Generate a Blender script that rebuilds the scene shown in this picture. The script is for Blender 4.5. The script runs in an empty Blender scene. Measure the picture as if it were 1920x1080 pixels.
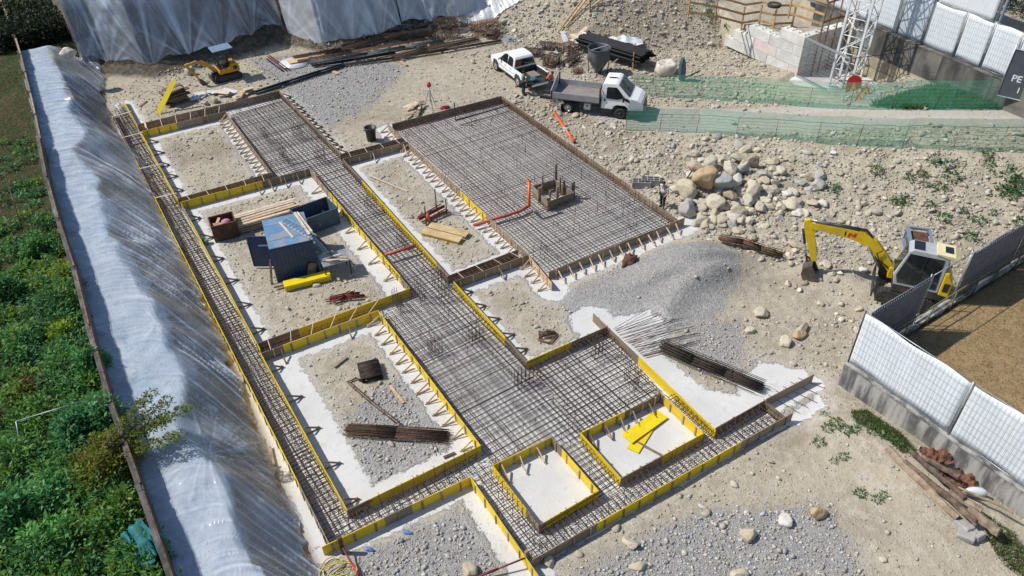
import bpy, bmesh, math, random
import numpy as np
from mathutils import Vector, Matrix, Euler, noise as mnoise
from math import radians as R, pi, sin, cos

# ------------------------------------------------------------------ camera, light, exposure
SC = bpy.context.scene
COL = SC.collection
H = 25.55                                     # camera height over the blinding concrete
FPX, YAW, PITCH, ROLL = 1446.57, R(33.0341), R(38.841), R(-1.18205)
_f = Vector((sin(YAW)*cos(PITCH), cos(YAW)*cos(PITCH), -sin(PITCH)))
_r0 = Vector((cos(YAW), -sin(YAW), 0)); _u0 = _r0.cross(_f)
_r = cos(ROLL)*_r0 + sin(ROLL)*_u0
_u = -sin(ROLL)*_r0 + cos(ROLL)*_u0
cam_d = bpy.data.cameras.new("drone_camera")
cam = bpy.data.objects.new("drone_camera", cam_d); COL.objects.link(cam)
cam.matrix_world = Matrix(((_r.x, _u.x, -_f.x, 0), (_r.y, _u.y, -_f.y, 0), (_r.z, _u.z, -_f.z, H), (0, 0, 0, 1)))
cam_d.sensor_width = 36.0; cam_d.lens = FPX/1920*36.0
cam_d.clip_start = 0.5; cam_d.clip_end = 2000
SC.camera = cam

SUN_EL, SUN_AZ = R(48.5), R(-51)              # azimuth from +Y towards +X
world = bpy.data.worlds.new("World"); SC.world = world; world.use_nodes = True
wn = world.node_tree; bg = wn.nodes["Background"]
sky = wn.nodes.new("ShaderNodeTexSky"); sky.sky_type = 'NISHITA'; sky.sun_disc = False
sky.sun_elevation = SUN_EL; sky.sun_rotation = SUN_AZ; sky.air_density = 1.0; sky.dust_density = 0.6
wn.links.new(sky.outputs[0], bg.inputs[0]); bg.inputs[1].default_value = 0.105
sl = bpy.data.lights.new("sun", 'SUN'); sun = bpy.data.objects.new("sun", sl); COL.objects.link(sun)
sl.energy = 4.2; sl.angle = R(0.53); sl.color = (1.0, 0.955, 0.88)
_sd = Vector((sin(SUN_AZ)*cos(SUN_EL), cos(SUN_AZ)*cos(SUN_EL), sin(SUN_EL)))
sun.rotation_euler = _sd.to_track_quat('Z', 'Y').to_euler()
SC.view_settings.view_transform = 'Standard'; SC.view_settings.look = 'None'
SC.view_settings.exposure = 0.10; SC.view_settings.gamma = 1.0; SC.view_settings.use_curve_mapping = False
SC.render.engine = 'CYCLES'
SC.cycles.max_bounces = 8; SC.cycles.transparent_max_bounces = 24

rng = np.random.default_rng(7); random.seed(7)

# ------------------------------------------------------------------ helpers
def G(px, py, z=0.0):
    """point at height z seen at photo position (px, py)"""
    d = _r*((px-960)/FPX) - _u*((py-540)/FPX) + _f
    t = (z-H)/d.z
    return Vector((d.x*t, d.y*t, z))

def tag(o, label=None, cat=None, group=None, kind=None):
    if label: o['label'] = label
    if cat: o['category'] = cat
    if group: o['group'] = group
    if kind: o['kind'] = kind
    return o

def thing(name, label, cat, loc=(0, 0, 0), rz=0.0, group=None, rot=None):
    o = bpy.data.objects.new(name, None); COL.objects.link(o)
    o.location = loc; o.rotation_euler = rot if rot else (0, 0, rz); o.empty_display_size = 0.3
    return tag(o, label, cat, group)

def link(name, me, mat=None, parent=None, loc=None, rot=None, scale=None, kind=None):
    o = bpy.data.objects.new(name, me); COL.objects.link(o)
    if mat is not None and not me.materials: me.materials.append(mat)
    if parent is not None: o.parent = parent
    if loc is not None: o.location = loc
    if rot is not None: o.rotation_euler = rot
    if scale is not None: o.scale = scale
    if kind: o['kind'] = kind
    return o

def copy_tree(o, parent=None):
    c = o.copy(); COL.objects.link(c)
    if parent is not None: c.parent = parent
    for ch in list(o.children): copy_tree(ch, c)
    return c

class MB:
    """collects simple solids and links them as ONE mesh object"""
    def __init__(s): s.v = []; s.f = []; s.sm = []
    def raw(s, vs, fs, smooth=False):
        b = len(s.v); s.v += [tuple(v) for v in vs]
        s.f += [tuple(b+i for i in f) for f in fs]; s.sm += [smooth]*len(fs); return s
    def box(s, c, d, rot=None):
        x, y, z = d[0]/2, d[1]/2, d[2]/2
        vs = [Vector((a*x, b*y, e*z)) for a in (-1, 1) for b in (-1, 1) for e in (-1, 1)]
        if rot is not None:
            m = rot if isinstance(rot, Matrix) else Euler(rot).to_matrix()
            vs = [m @ v for v in vs]
        c = Vector(c); vs = [v+c for v in vs]
        return s.raw(vs, [(0, 1, 3, 2), (4, 6, 7, 5), (0, 4, 5, 1), (2, 3, 7, 6), (0, 2, 6, 4), (1, 5, 7, 3)])
    def bar(s, a, b, w, h=None, up=(0, 0, 1)):
        a, b = Vector(a), Vector(b); h = h or w; d = b-a; L = d.length
        if L < 1e-6: return s
        x = d/L; u = Vector(up)
        if abs(x.dot(u)) > .98: u = Vector((1, 0, 0))
        y = u.cross(x).normalized(); z = x.cross(y)
        return s.box((a+b)/2, (L, w, h), Matrix((x, y, z)).transposed())
    def tube(s, pts, r, n=8, caps=True, smooth=True):
        pts = [Vector(p) for p in pts]
        rs = r if isinstance(r, (list, tuple)) else [r]*len(pts)
        b = len(s.v); prev = None
        for i, p in enumerate(pts):
            t = (pts[min(i+1, len(pts)-1)]-pts[max(i-1, 0)])
            t = t.normalized() if t.length > 1e-9 else Vector((0, 0, 1))
            if prev is None:
                q = Vector((0, 0, 1)) if abs(t.z) < .9 else Vector((1, 0, 0))
                n1 = (q - t*q.dot(t)).normalized()
            else:
                n1 = prev - t*prev.dot(t)
                n1 = n1.normalized() if n1.length > 1e-6 else t.orthogonal().normalized()
            prev = n1; n2 = t.cross(n1)
            for k in range(n):
                a = 2*pi*k/n
                s.v.append(tuple(p + (n1*cos(a)+n2*sin(a))*rs[i]))
        for i in range(len(pts)-1):
            for k in range(n):
                k2 = (k+1) % n
                s.f.append((b+i*n+k, b+i*n+k2, b+(i+1)*n+k2, b+(i+1)*n+k)); s.sm.append(smooth)
        if caps:
            s.f.append(tuple(b+k for k in range(n-1, -1, -1))); s.sm.append(False)
            e = b+(len(pts)-1)*n
            s.f.append(tuple(e+k for k in range(n))); s.sm.append(False)
        return s
    def prism(s, pts, w0, w1, axis='y', M=None):
        """polygon pts in the plane square to axis, from w0 to w1 along it"""
        def mk(a, b, w):
            v = {'y': (a, w, b), 'x': (w, a, b), 'z': (a, b, w)}[axis]
            return (M @ Vector(v)) if M is not None else Vector(v)
        n = len(pts)
        vs = [mk(a, b, w0) for a, b in pts]+[mk(a, b, w1) for a, b in pts]
        fs = [tuple(range(n))[::-1], tuple(range(n, 2*n))]
        for i in range(n):
            j = (i+1) % n; fs.append((i, j, n+j, n+i))
        return s.raw(vs, fs)
    def lathe(s, prof, n=20, axis='z', c=(0, 0, 0), smooth=True):
        b = len(s.v); c = Vector(c)
        for (r_, h_) in prof:
            for k in range(n):
                a = 2*pi*k/n; x, y = r_*cos(a), r_*sin(a)
                p = {'z': (x, y, h_), 'y': (x, h_, y), 'x': (h_, x, y)}[axis]
                s.v.append(tuple(Vector(p)+c))
        for i in range(len(prof)-1):
            for k in range(n):
                k2 = (k+1) % n
                s.f.append((b+i*n+k, b+i*n+k2, b+(i+1)*n+k2, b+(i+1)*n+k)); s.sm.append(smooth)
        return s
    def ell(s, c, rad, n=12, m=8, rot=None):
        b = len(s.v); c = Vector(c); Mx = Euler(rot).to_matrix() if rot else None
        for i in range(m+1):
            th = pi*i/m
            for k in range(n):
                a = 2*pi*k/n
                p = Vector((rad[0]*sin(th)*cos(a), rad[1]*sin(th)*sin(a), rad[2]*cos(th)))
                if Mx: p = Mx @ p
                s.v.append(tuple(p+c))
        for i in range(m):
            for k in range(n):
                k2 = (k+1) % n
                s.f.append((b+i*n+k, b+(i+1)*n+k, b+(i+1)*n+k2, b+i*n+k2)); s.sm.append(True)
        return s
    def mesh(s, name, mat=None):
        me = bpy.data.meshes.new(name); me.from_pydata(s.v, [], s.f)
        me.polygons.foreach_set("use_smooth", s.sm)
        bm = bmesh.new(); bm.from_mesh(me)
        bmesh.ops.recalc_face_normals(bm, faces=bm.faces)
        bm.to_mesh(me); bm.free(); me.update()
        if mat is not None: me.materials.append(mat)
        return me
    def build(s, name, mat=None, parent=None, kind=None, loc=None, rot=None, bevel=0, label=None):
        o = link(name, s.mesh(name, mat), None, parent, loc, rot, kind=kind)
        if bevel:
            b = o.modifiers.new("bevel", 'BEVEL'); b.width = bevel; b.segments = 2; b.limit_method = 'ANGLE'; b.angle_limit = R(35)
        if label: o['label'] = label
        return o

def np_mesh(name, V, F, mat=None, cols=None, smooth=False, attrs=None):
    """V (n,3), F (m,k) arrays -> mesh"""
    me = bpy.data.meshes.new(name); k = F.shape[1]
    me.vertices.add(len(V)); me.vertices.foreach_set("co", np.ascontiguousarray(V, np.float32).ravel())
    me.loops.add(F.size); me.loops.foreach_set("vertex_index", np.ascontiguousarray(F, np.int32).ravel())
    me.polygons.add(len(F)); me.polygons.foreach_set("loop_start", np.arange(0, F.size, k, dtype=np.int32))
    me.polygons.foreach_set("loop_total", np.full(len(F), k, np.int32))
    if smooth: me.polygons.foreach_set("use_smooth", np.ones(len(F), bool))
    me.update(calc_edges=True)
    if cols is not None:
        a = me.attributes.new("col", 'FLOAT_COLOR', 'POINT')
        a.data.foreach_set("color", np.ascontiguousarray(np.c_[cols, np.ones(len(cols))], np.float32).ravel())
    for n_, arr in (attrs or {}).items():
        a = me.attributes.new(n_, 'FLOAT', 'POINT'); a.data.foreach_set("value", np.ascontiguousarray(arr, np.float32))
    if mat is not None: me.materials.append(mat)
    return me

# value noise on arrays
_perm = rng.random((256, 256))
def vnoise(x, y, seed=0):
    x = np.asarray(x, float)+seed*17.31; y = np.asarray(y, float)+seed*9.77
    xi = np.floor(x).astype(int); yi = np.floor(y).astype(int)
    fx = x-xi; fy = y-yi; fx = fx*fx*(3-2*fx); fy = fy*fy*(3-2*fy)
    g = lambda a, b: _perm[a & 255, b & 255]
    return ((g(xi, yi)*(1-fx)+g(xi+1, yi)*fx)*(1-fy)+(g(xi, yi+1)*(1-fx)+g(xi+1, yi+1)*fx)*fy)*2-1
def fbm(x, y, o=4, seed=0):
    s = 0; a = 1.0; t = 0
    for i in range(o):
        s = s+a*vnoise(x*2**i, y*2**i, seed+i*3); t += a; a *= .5
    return s/t

# ------------------------------------------------------------------ materials
def nodes_of(name):
    m = bpy.data.materials.new(name); m.use_nodes = True
    nt = m.node_tree; return m, nt, nt.nodes["Principled BSDF"]
def N(nt, t, **kw):
    n = nt.nodes.new(t)
    for k, v in kw.items():
        if k in ('operation', 'blend_type', 'data_type', 'attribute_name', 'feature', 'noise_dimensions', 'wave_type', 'bands_direction', 'distance', 'clamp', 'attribute_type', 'vector_type'):
            setattr(n, k, v)
        else: n.inputs[k].default_value = v
    return n
def mixc(nt, fac, a, b, blend='MIX'):
    n = nt.nodes.new("ShaderNodeMix"); n.data_type = 'RGBA'; n.blend_type = blend
    for sock, val in ((n.inputs[0], fac), (n.inputs[6], a), (n.inputs[7], b)):
        if hasattr(val, 'node'): nt.links.new(val, sock)
        elif isinstance(val, (int, float)): sock.default_value = val
        else: sock.default_value = (*val, 1)
    return n.outputs[2]
def math_(nt, op, a, b=0.0, c=None, clamp=False):
    n = nt.nodes.new("ShaderNodeMath"); n.operation = op; n.use_clamp = clamp
    for i, val in enumerate((a, b) if c is None else (a, b, c)):
        if hasattr(val, 'node'): nt.links.new(val, n.inputs[i])
        else: n.inputs[i].default_value = val
    return n.outputs[0]
def smooth_(nt, v, lo, hi):
    n = nt.nodes.new("ShaderNodeMapRange"); n.interpolation_type = 'SMOOTHSTEP'
    nt.links.new(v, n.inputs[0]); n.inputs[1].default_value = lo; n.inputs[2].default_value = hi
    return n.outputs[0]
def noise_(nt, scale, detail=4, rough=.55, vec=None, out=0, stretch=None):
    n = nt.nodes.new("ShaderNodeTexNoise"); n.inputs["Scale"].default_value = scale
    n.inputs["Detail"].default_value = detail; n.inputs["Roughness"].default_value = rough
    if vec is not None:
        if stretch:
            mp = nt.nodes.new("ShaderNodeMapping"); mp.inputs["Scale"].default_value = stretch
            nt.links.new(vec, mp.inputs[0]); vec = mp.outputs[0]
        nt.links.new(vec, n.inputs["Vector"])
    return n.outputs[out]
def coord_(nt, which="Object"):
    return nt.nodes.new("ShaderNodeTexCoord").outputs[which]
def geo_pos(nt): return nt.nodes.new("ShaderNodeNewGeometry").outputs["Position"]

def mat(name, c1, c2=None, rough=.7, metal=0.0, scale=6.0, bump=0.0, spread=(.35, .65), rnd=0.0, stretch=None, detail=5, dirt=None, dirt_amt=.4, spec=.5, bdist=.02):
    """two-tone noisy surface; rnd varies brightness from object to object; dirt is a third colour in patches"""
    m, nt, p = nodes_of(name)
    p.inputs["Roughness"].default_value = rough; p.inputs["Metallic"].default_value = metal
    p.inputs["Specular IOR Level"].default_value = spec
    c2 = c2 or tuple(min(1, x*.8) for x in c1)
    vec = coord_(nt)
    oi = nt.nodes.new("ShaderNodeObjectInfo")
    add = nt.nodes.new("ShaderNodeVectorMath"); add.operation = 'ADD'
    nt.links.new(vec, add.inputs[0])
    sc = nt.nodes.new("ShaderNodeVectorMath"); sc.operation = 'SCALE'; sc.inputs["Scale"].default_value = 31.0
    nt.links.new(oi.outputs["Random"], sc.inputs[0]); nt.links.new(sc.outputs[0], add.inputs[1]); vec = add.outputs[0]
    n = noise_(nt, scale, detail, .6, vec, stretch=stretch)
    c = mixc(nt, smooth_(nt, n, *spread), c1, c2)
    if dirt:
        d = noise_(nt, scale*.35, 6, .65, vec)
        c = mixc(nt, math_(nt, 'MULTIPLY', smooth_(nt, d, .48, .68), dirt_amt), c, dirt)
    if rnd:
        k = math_(nt, 'MULTIPLY_ADD', oi.outputs["Random"], 2*rnd, 1-rnd)
        hs = nt.nodes.new("ShaderNodeHueSaturation"); nt.links.new(c, hs.inputs["Color"]); nt.links.new(k, hs.inputs["Value"]); c = hs.outputs[0]
    nt.links.new(c, p.inputs["Base Color"])
    if bump:
        b = nt.nodes.new("ShaderNodeBump"); b.inputs["Strength"].default_value = bump; b.inputs["Distance"].default_value = bdist
        nt.links.new(noise_(nt, scale*3, 6, .65, vec, stretch=stretch), b.inputs["Height"]); nt.links.new(b.outputs[0], p.inputs["Normal"])
    return m

M = {}
M['yellow'] = mat('yellow_panel', (.78, .55, .008), (.68, .47, .012), .5, scale=2.2, rnd=.09, dirt=(.50, .37, .10), dirt_amt=.5, bump=.15)
M['yellow_new'] = mat('yellow_panel_clean', (.80, .62, .01), (.72, .54, .012), .45, scale=2.0, rnd=.04)
M['ply'] = mat('grey_weathered_board', (.33, .255, .18), (.20, .145, .10), .8, scale=3.0, stretch=(1, 1, 4), rnd=.22, dirt=(.16, .10, .065), dirt_amt=.6, bump=.2)
M['wood'] = mat('fresh_timber', (.60, .43, .25), (.46, .31, .17), .75, scale=4.0, rnd=.2, bump=.2)
M['oldwood'] = mat('old_timber', (.34, .26, .19), (.20, .145, .10), .85, scale=4.0, rnd=.3, bump=.3)
M['palewood'] = mat('pale_sawn_timber', (.66, .55, .42), (.52, .41, .29), .8, scale=4.0, rnd=.14, bump=.2)
M['darkwood'] = mat('dark_rotten_timber', (.16, .105, .07), (.07, .05, .04), .9, scale=5.0, rnd=.3, bump=.5, dirt=(.3, .23, .17))
M['rebar'] = mat('rusted_rebar', (.15, .085, .055), (.07, .046, .036), .75, .3, scale=9.0, rnd=.15)
M['rebar_red'] = mat('fresh_rust_rebar', (.24, .115, .06), (.13, .07, .045), .8, .2, scale=9.0, rnd=.2)
M['rebar_dark'] = mat('dark_steel_bars', (.04, .033, .03), (.095, .062, .046), .65, .3, scale=7.0, rnd=.2)
M['concrete'] = mat('cast_concrete', (.40, .39, .37), (.30, .29, .27), .9, scale=2.0, bump=.25, dirt=(.2, .19, .17))
M['block'] = mat('concrete_block', (.66, .65, .62), (.54, .53, .50), .9, scale=1.5, rnd=.07, bump=.2, dirt=(.46, .43, .38), dirt_amt=.45)
M['block_pink'] = mat('concrete_block_pinkish', (.66, .56, .53), (.58, .49, .46), .9, scale=1.5, rnd=.05, bump=.2)
M['white'] = mat('white_car_paint', (.84, .84, .84), (.81, .81, .80), .22, scale=1.5, dirt=(.66, .63, .57), dirt_amt=.2)
M['white_steel'] = mat('white_painted_steel', (.78, .78, .77), (.68, .68, .66), .45, scale=3.0, dirt=(.5, .45, .38), dirt_amt=.3)
M['black'] = mat('black_plastic', (.018, .018, .02), (.03, .03, .032), .5, scale=4)
M['rubber'] = mat('tyre_rubber', (.022, .021, .02), (.05, .045, .04), .85, scale=8, bump=.2)
M['glass'] = mat('dark_window_glass', (.012, .016, .018), (.02, .024, .026), .06, scale=1.0, spec=.8)
M['steel'] = mat('galvanised_steel', (.46, .48, .50), (.36, .38, .40), .42, .6, scale=6.0, rnd=.1)
M['alu'] = mat('aluminium_dropside', (.52, .53, .54), (.44, .45, .46), .4, .5, scale=3.0, dirt=(.36, .33, .28), dirt_amt=.3)
M['rim'] = mat('alloy_rim', (.55, .56, .57), (.40, .41, .42), .35, .7, scale=8)
M['rust'] = mat('rusted_sheet', (.16, .065, .035), (.075, .04, .03), .85, .1, scale=4.0, bump=.3, dirt=(.035, .028, .026))
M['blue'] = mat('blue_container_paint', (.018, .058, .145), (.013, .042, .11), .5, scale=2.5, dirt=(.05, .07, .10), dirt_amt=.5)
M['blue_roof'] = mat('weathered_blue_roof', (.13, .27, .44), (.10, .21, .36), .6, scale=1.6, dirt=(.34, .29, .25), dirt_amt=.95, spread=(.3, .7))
M['blue_skip'] = mat('blue_grey_skip_paint', (.05, .10, .15), (.035, .07, .11), .6, scale=2.5, dirt=(.12, .10, .08), dirt_amt=.7)
M['orange_pipe'] = mat('orange_drain_pipe', (.78, .16, .035), (.66, .13, .03), .45, scale=3)
M['red_pipe'] = mat('red_dusty_pipe', (.50, .09, .045), (.38, .08, .05), .6, scale=4)
M['redsteel'] = mat('red_brown_props', (.22, .035, .03), (.12, .03, .028), .65, .2, scale=6, rnd=.2)
M['navy'] = mat('navy_pipe', (.02, .03, .12), (.015, .02, .08), .5, scale=4)
M['blackpipe'] = mat('black_plastic_pipe', (.010, .011, .014), (.018, .02, .024), .6, scale=5, rnd=.2, spec=.25)
M['bluepipe'] = mat('slate_blue_conduit', (.05, .065, .085), (.035, .045, .06), .45, scale=4, rnd=.2)
M['ex_yellow'] = mat('excavator_yellow', (.74, .50, .008), (.64, .42, .008), .4, scale=2.5, dirt=(.36, .27, .10), dirt_amt=.45)
M['ex_orange'] = mat('excavator_amber', (.66, .34, .012), (.54, .27, .012), .45, scale=3, dirt=(.32, .2, .08), dirt_amt=.6)
M['ex_grey'] = mat('excavator_silver', (.46, .48, .50), (.38, .40, .42), .4, scale=3)
M['ex_dark'] = mat('greasy_dark_steel', (.03, .03, .032), (.06, .055, .05), .55, .3, scale=6, dirt=(.16, .13, .10), dirt_amt=.4)
M['cream'] = mat('cream_cover_paint', (.78, .70, .40), (.70, .62, .34), .4, scale=3)
M['bucket'] = mat('worn_bucket_steel', (.17, .13, .11), (.09, .075, .068), .6, .5, scale=4, bump=.2, dirt=(.28, .23, .17))
M['greybucket'] = mat('grey_painted_hopper', (.075, .09, .105), (.055, .066, .078), .5, scale=3, dirt=(.3, .29, .27), dirt_amt=.35)
M['sheet_white'] = mat('white_fence_sheet', (.74, .78, .82), (.66, .71, .76), .45, scale=1.2, stretch=(5, 5, .5), rnd=.05, dirt=(.58, .60, .61), dirt_amt=.3)
M['sheet_shiny'] = mat('silvery_fence_sheet', (.42, .48, .55), (.60, .65, .70), .3, scale=1.6)
M['sheet_backlit'] = mat('backlit_grey_sheet', (.16, .16, .18), (.12, .12, .14), .7, scale=2.0)  # fence sheet seen against the sun, its shade put into the grey
M['fence_wire'] = mat('fence_wire', (.42, .46, .50), (.34, .37, .41), .5, .5, scale=5)
M['banner'] = mat('dark_grey_banner', (.075, .085, .105), (.062, .072, .09), .6, scale=2)
M['letter'] = mat('white_lettering', (.75, .76, .78), None, .6)
M['skin'] = mat('skin', (.45, .25, .17), (.38, .20, .13), .55)
M['hair'] = mat('dark_hair', (.02, .015, .012), None, .7)
M['green_shirt'] = mat('green_shirt', (.02, .20, .145), (.015, .16, .115), .85, scale=8)
M['orange_shirt'] = mat('orange_shirt', (.78, .15, .03), (.66, .12, .025), .85, scale=8)
M['white_shirt'] = mat('white_shirt', (.72, .75, .80), (.62, .65, .70), .85, scale=8)
M['jeans'] = mat('dark_jeans', (.025, .035, .065), (.018, .025, .045), .9, scale=8)
M['bluepost'] = mat('slate_blue_post', (.20, .29, .40), (.26, .34, .44), .45, .3, scale=4)
M['boots'] = mat('work_boots', (.03, .022, .018), None, .8)
M['cyan'] = mat('turquoise_tarp_cloth', (.02, .17, .18), (.014, .12, .135), .8, scale=5)
M['sign_red'] = mat('sign_red', (.55, .03, .02), (.45, .03, .02), .5)
M['sign_yellow'] = mat('sign_yellow', (.80, .48, .02), (.7, .42, .02), .5)
M['sign_black'] = mat('sign_black', (.02, .02, .02), None, .6)
M['amber'] = mat('amber_lens', (.8, .25, .02), None, .2)
M['clear'] = mat('headlamp_lens', (.62, .66, .70), (.5, .54, .58), .1)
M['redlens'] = mat('red_lens', (.45, .02, .02), None, .25)
M['green_mesh'] = mat('green_plastic_net', (.11, .42, .27), (.08, .34, .21), .6, scale=3)
M['green_post'] = mat('rebar_stake', (.06, .075, .055), (.09, .06, .045), .7)
M['plastic_white'] = mat('white_plastic_sheet', (.70, .71, .73), (.58, .60, .63), .35, scale=3)
M['bagging'] = mat('woven_sack_cloth', (.55, .45, .33), (.60, .57, .53), .85, scale=2, spread=(.48, .52))
M['bluecloth'] = mat('slate_blue_tarp', (.05, .08, .115), (.09, .125, .165), .6, scale=4)
M['redcloth'] = mat('red_plastic', (.62, .02, .05), None, .5)
M['railgreen'] = mat('olive_handrail', (.16, .18, .06), (.12, .14, .05), .6)
M['rail_wood'] = mat('guard_rail_timber', (.50, .32, .15), (.38, .23, .11), .8, scale=4, rnd=.2)
M['rail_rust'] = mat('rusty_brown_post', (.26, .13, .055), (.18, .09, .045), .8, scale=5, rnd=.2)
# ------------------------------------------------------------------ layout of the shuttering (photo positions of the board tops)
FT = 0.55
# key: (start, end, side of the outside (+1 = left of the direction), [(material, end point)], width of blinding outside,
#       (brace spacing, first, last) or None, label)
RUNS = {
 'outer_west': ((208,207),(617,1018),-1,[('w',(246,283)),('y',(263,315)),('w',(288,366)),('y',(560,907)),('w',None)],.55,None,
   'long outer shuttering of the narrow strip, beside the plastic covered bank'),
 'inner_a': ((228,183),(257,235),1,[('y',None)],.7,None,'short yellow board standing up at the far end of the narrow strip'),
 'inner_b': ((263,246),(333,375),1,[('y',None)],.85,(1.9,1.2,99),'yellow inner shuttering of the narrow strip beside the farthest soil bay'),
 'inner_c': ((338,379),(487,655),1,[('w',(353,408)),('y',None)],.85,(2.4,1.6,99),'yellow inner shuttering of the narrow strip beside the bay with the blue container'),
 'inner_d': ((488,662),(650,957),1,[('y',None)],1.5,(2.2,1.0,99),'yellow inner shuttering of the narrow strip beside the bay with the bar bundle'),
 'beam1_back': ((257,233),(523,170),1,[('w',None)],.35,None,'dark back board of the farthest cross beam'),
 'beam1_front': ((263,246),(423,208),-1,[('y',(329,229)),('w',None)],.75,None,'half yellow half brown front board of the farthest cross beam'),
 'centre_west_a': ((423,208),(510,325),-1,[('w',None)],.85,(.62,.35,99),'brown shuttering with a close row of struts, east side of the farthest soil bay'),
 'beam2_back': ((331,372),(510,323),1,[('w',None)],.35,None,'back board of the second cross beam'),
 'beam2_front': ((338,379),(580,315),-1,[('y',(490,338)),('w',None)],.8,(.85,4.6,99),'yellow then brown front board of the second cross beam'),
 'centre_west_b': ((580,315),(770,540),-1,[('w',(616,360)),('y',(748,518)),('w',None)],1.1,(1.75,2.3,99),'yellow shuttering with long struts, east side of the container bay'),
 'beam3_back': ((480,645),(770,540),1,[('w',(560,617)),('y',None)],.35,None,'back board of the third cross beam'),
 'beam3_front': ((488,662),(709,581),-1,[('w',(530,647)),('y',None)],.8,(3.4,.9,99),'front board of the third cross beam, yellow with a brown end'),
 'centre_west_c': ((709,581),(902,835),-1,[('y',None)],.9,(.78,.35,99),'yellow shuttering with a close row of struts beside the bar bundle'),
 'beam4_back': ((650,957),(902,835),1,[('w',(693,937)),('y',None)],1.0,None,'back board of the nearest cross beam, yellow with a brown end'),
 'beam4_front': ((603,1025),(882,893),-1,[('y',(720,970)),('w',(772,946)),('y',None)],.5,None,'front board of the nearest cross beam, yellow with one grey panel'),
 'front_west': ((882,893),(1010,1079),-1,[('y',None)],.75,None,'yellow shuttering at the bottom of the picture, running towards the viewer'),
 'pit_a_back': ((923,872),(1034,818),-1,[('y',None)],.3,(.85,.35,99),'yellow back board of the smaller white bay'),
 'pit_a_west': ((923,872),(1010,986),1,[('y',(986,955)),('w',None)],.3,None,'left board of the smaller white bay, yellow with a grey end'),
 'pit_a_east': ((1034,818),(1123,920),-1,[('w',(1054,841)),('y',None)],.3,None,'right board of the smaller white bay'),
 'pit_a_front': ((1010,986),(1123,920),1,[('w',(1024,978)),('y',None)],.3,None,'front board of the smaller white bay'),
 'pit_b_back': ((1088,811),(1240,737),-1,[('y',(1171,770)),('w',None)],.3,(.78,.4,99),'back board with grey struts of the white bay holding the loose yellow panels'),
 'pit_b_west': ((1088,811),(1164,897),1,[('y',None)],.3,None,'left yellow board of the white bay holding the loose yellow panels'),
 'pit_b_east': ((1240,737),(1320,812),-1,[('w',(1247,744)),('y',None)],.3,None,'right yellow board of the white bay holding the loose yellow panels'),
 'pit_b_front': ((1164,897),(1320,812),1,[('w',(1243,853)),('y',None)],.3,None,'front board, half grey half yellow, of the white bay holding the loose yellow panels'),
 'front_south': ((998,1048),(1487,772),-1,[('w',(1122,983)),('y',(1390,826)),('w',None)],.12,None,'long front shuttering facing the gravel at the bottom of the site'),
 'east_back': ((1342,803),(1434,751),1,[('w',None)],.6,None,'brown back board of the short eastern beam'),
 'east_end': ((1434,751),(1471,780),1,[('w',None)],.3,None,'short brown board closing the eastern beam'),
 'east_far': ((1437,748),(1527,701),1,[('w',None)],.6,None,'brown board sticking out past the eastern beam onto the white concrete'),
 'east_side': ((1112,587),(1342,807),1,[('w',(1198,668)),('y',None)],1.2,None,'grey then yellow shuttering in front of the long bent bar bundle'),
 'north_east': ((988,677),(1138,612),1,[('y',(1072,640)),('w',None)],.65,None,'yellow and grey board at the corner below the gravel heap'),
 'centre_east_c': ((850,527),(988,678),1,[('y',(945,633)),('w',None)],.7,(1.3,.8,99),'yellow shuttering of the central strip beside the small soil bay below the slab'),
 'beam5_back': ((840,517),(972,467),1,[('w',None)],.9,None,'back board of the cross beam joining the near corner of the slab'),
 'beam5_front': ((850,527),(991,477),-1,[('w',None)],.8,(3.0,2.7,99),'front board of the cross beam joining the near corner of the slab'),
 'centre_east_b': ((642,298),(840,517),1,[('w',(677,338)),('y',(817,493)),('w',None)],.8,None,'yellow shuttering of the central strip beside the bay with loose planks'),
 'beam6_back': ((638,289),(755,258),1,[('w',None)],.35,None,'dark back board of the cross beam behind the bay with loose planks'),
 'beam6_front': ((642,298),(764,265),-1,[('w',None)],.8,(2.2,2.1,99),'brown front board with one strut behind the bay with loose planks'),
 'centre_east_a': ((523,170),(638,287),1,[('w',None)],.75,(.75,.5,99),'brown shuttering with short stubs, far east side of the central strip'),
 'slab_west_a': ((727,230),(753,258),-1,[('w',None)],.9,(.8,.3,99),'short board with two struts at the far left corner of the slab'),
 'slab_west_b': ((764,265),(993,478),-1,[('w',(860,358)),('y',(912,402)),('w',None)],.95,(.66,.3,99),'long west shuttering of the slab with a close row of struts'),
 'slab_west_c': ((991,477),(1035,530),-1,[('yw',None)],.9,(.7,.35,99),'yellowish end board at the near left corner of the slab'),
 'slab_north': ((735,232),(940,180),1,[('w',None)],.4,None,'dark far board of the slab'),
 'slab_east': ((940,180),(1270,411),1,[('w',None)],.55,None,'east board of the slab beside the boulders'),
 'slab_south': ((1029,509),(1284,407),-1,[('w',None)],.95,(.68,.5,99),'south board of the slab with a row of leaning struts beside the gravel heap'),
}
def w2(p, z=FT):
    q = G(p[0], p[1], z); return (q.x, q.y)
OUTER = [(208,207),(617,1018),(603,1025),(882,893),(1010,1079),(998,1048),(1487,772),(1471,780),(1434,751),(1342,805),(1112,587),(1138,612),(988,677),(850,527),(840,517),(642,298),(638,287),(523,170),(257,233),(228,183)]
HOLES = [[(263,246),(423,208),(510,325),(333,374)],[(338,379),(580,315),(770,540),(480,645)],[(488,662),(709,581),(902,835),(650,957)],
         [(923,872),(1034,818),(1123,920),(1010,986)],[(1088,811),(1240,737),(1320,812),(1164,897)]]
SLAB = [(735,232),(940,180),(1275,409),(1030,508)]
PITBOX = [(999,352),(1040,340),(1076,364),(1027,382)]
BEAM5 = [(840,517),(972,467),(991,477),(850,527)]
BEAM6 = [(638,289),(755,258),(764,265),(642,298)]
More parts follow.
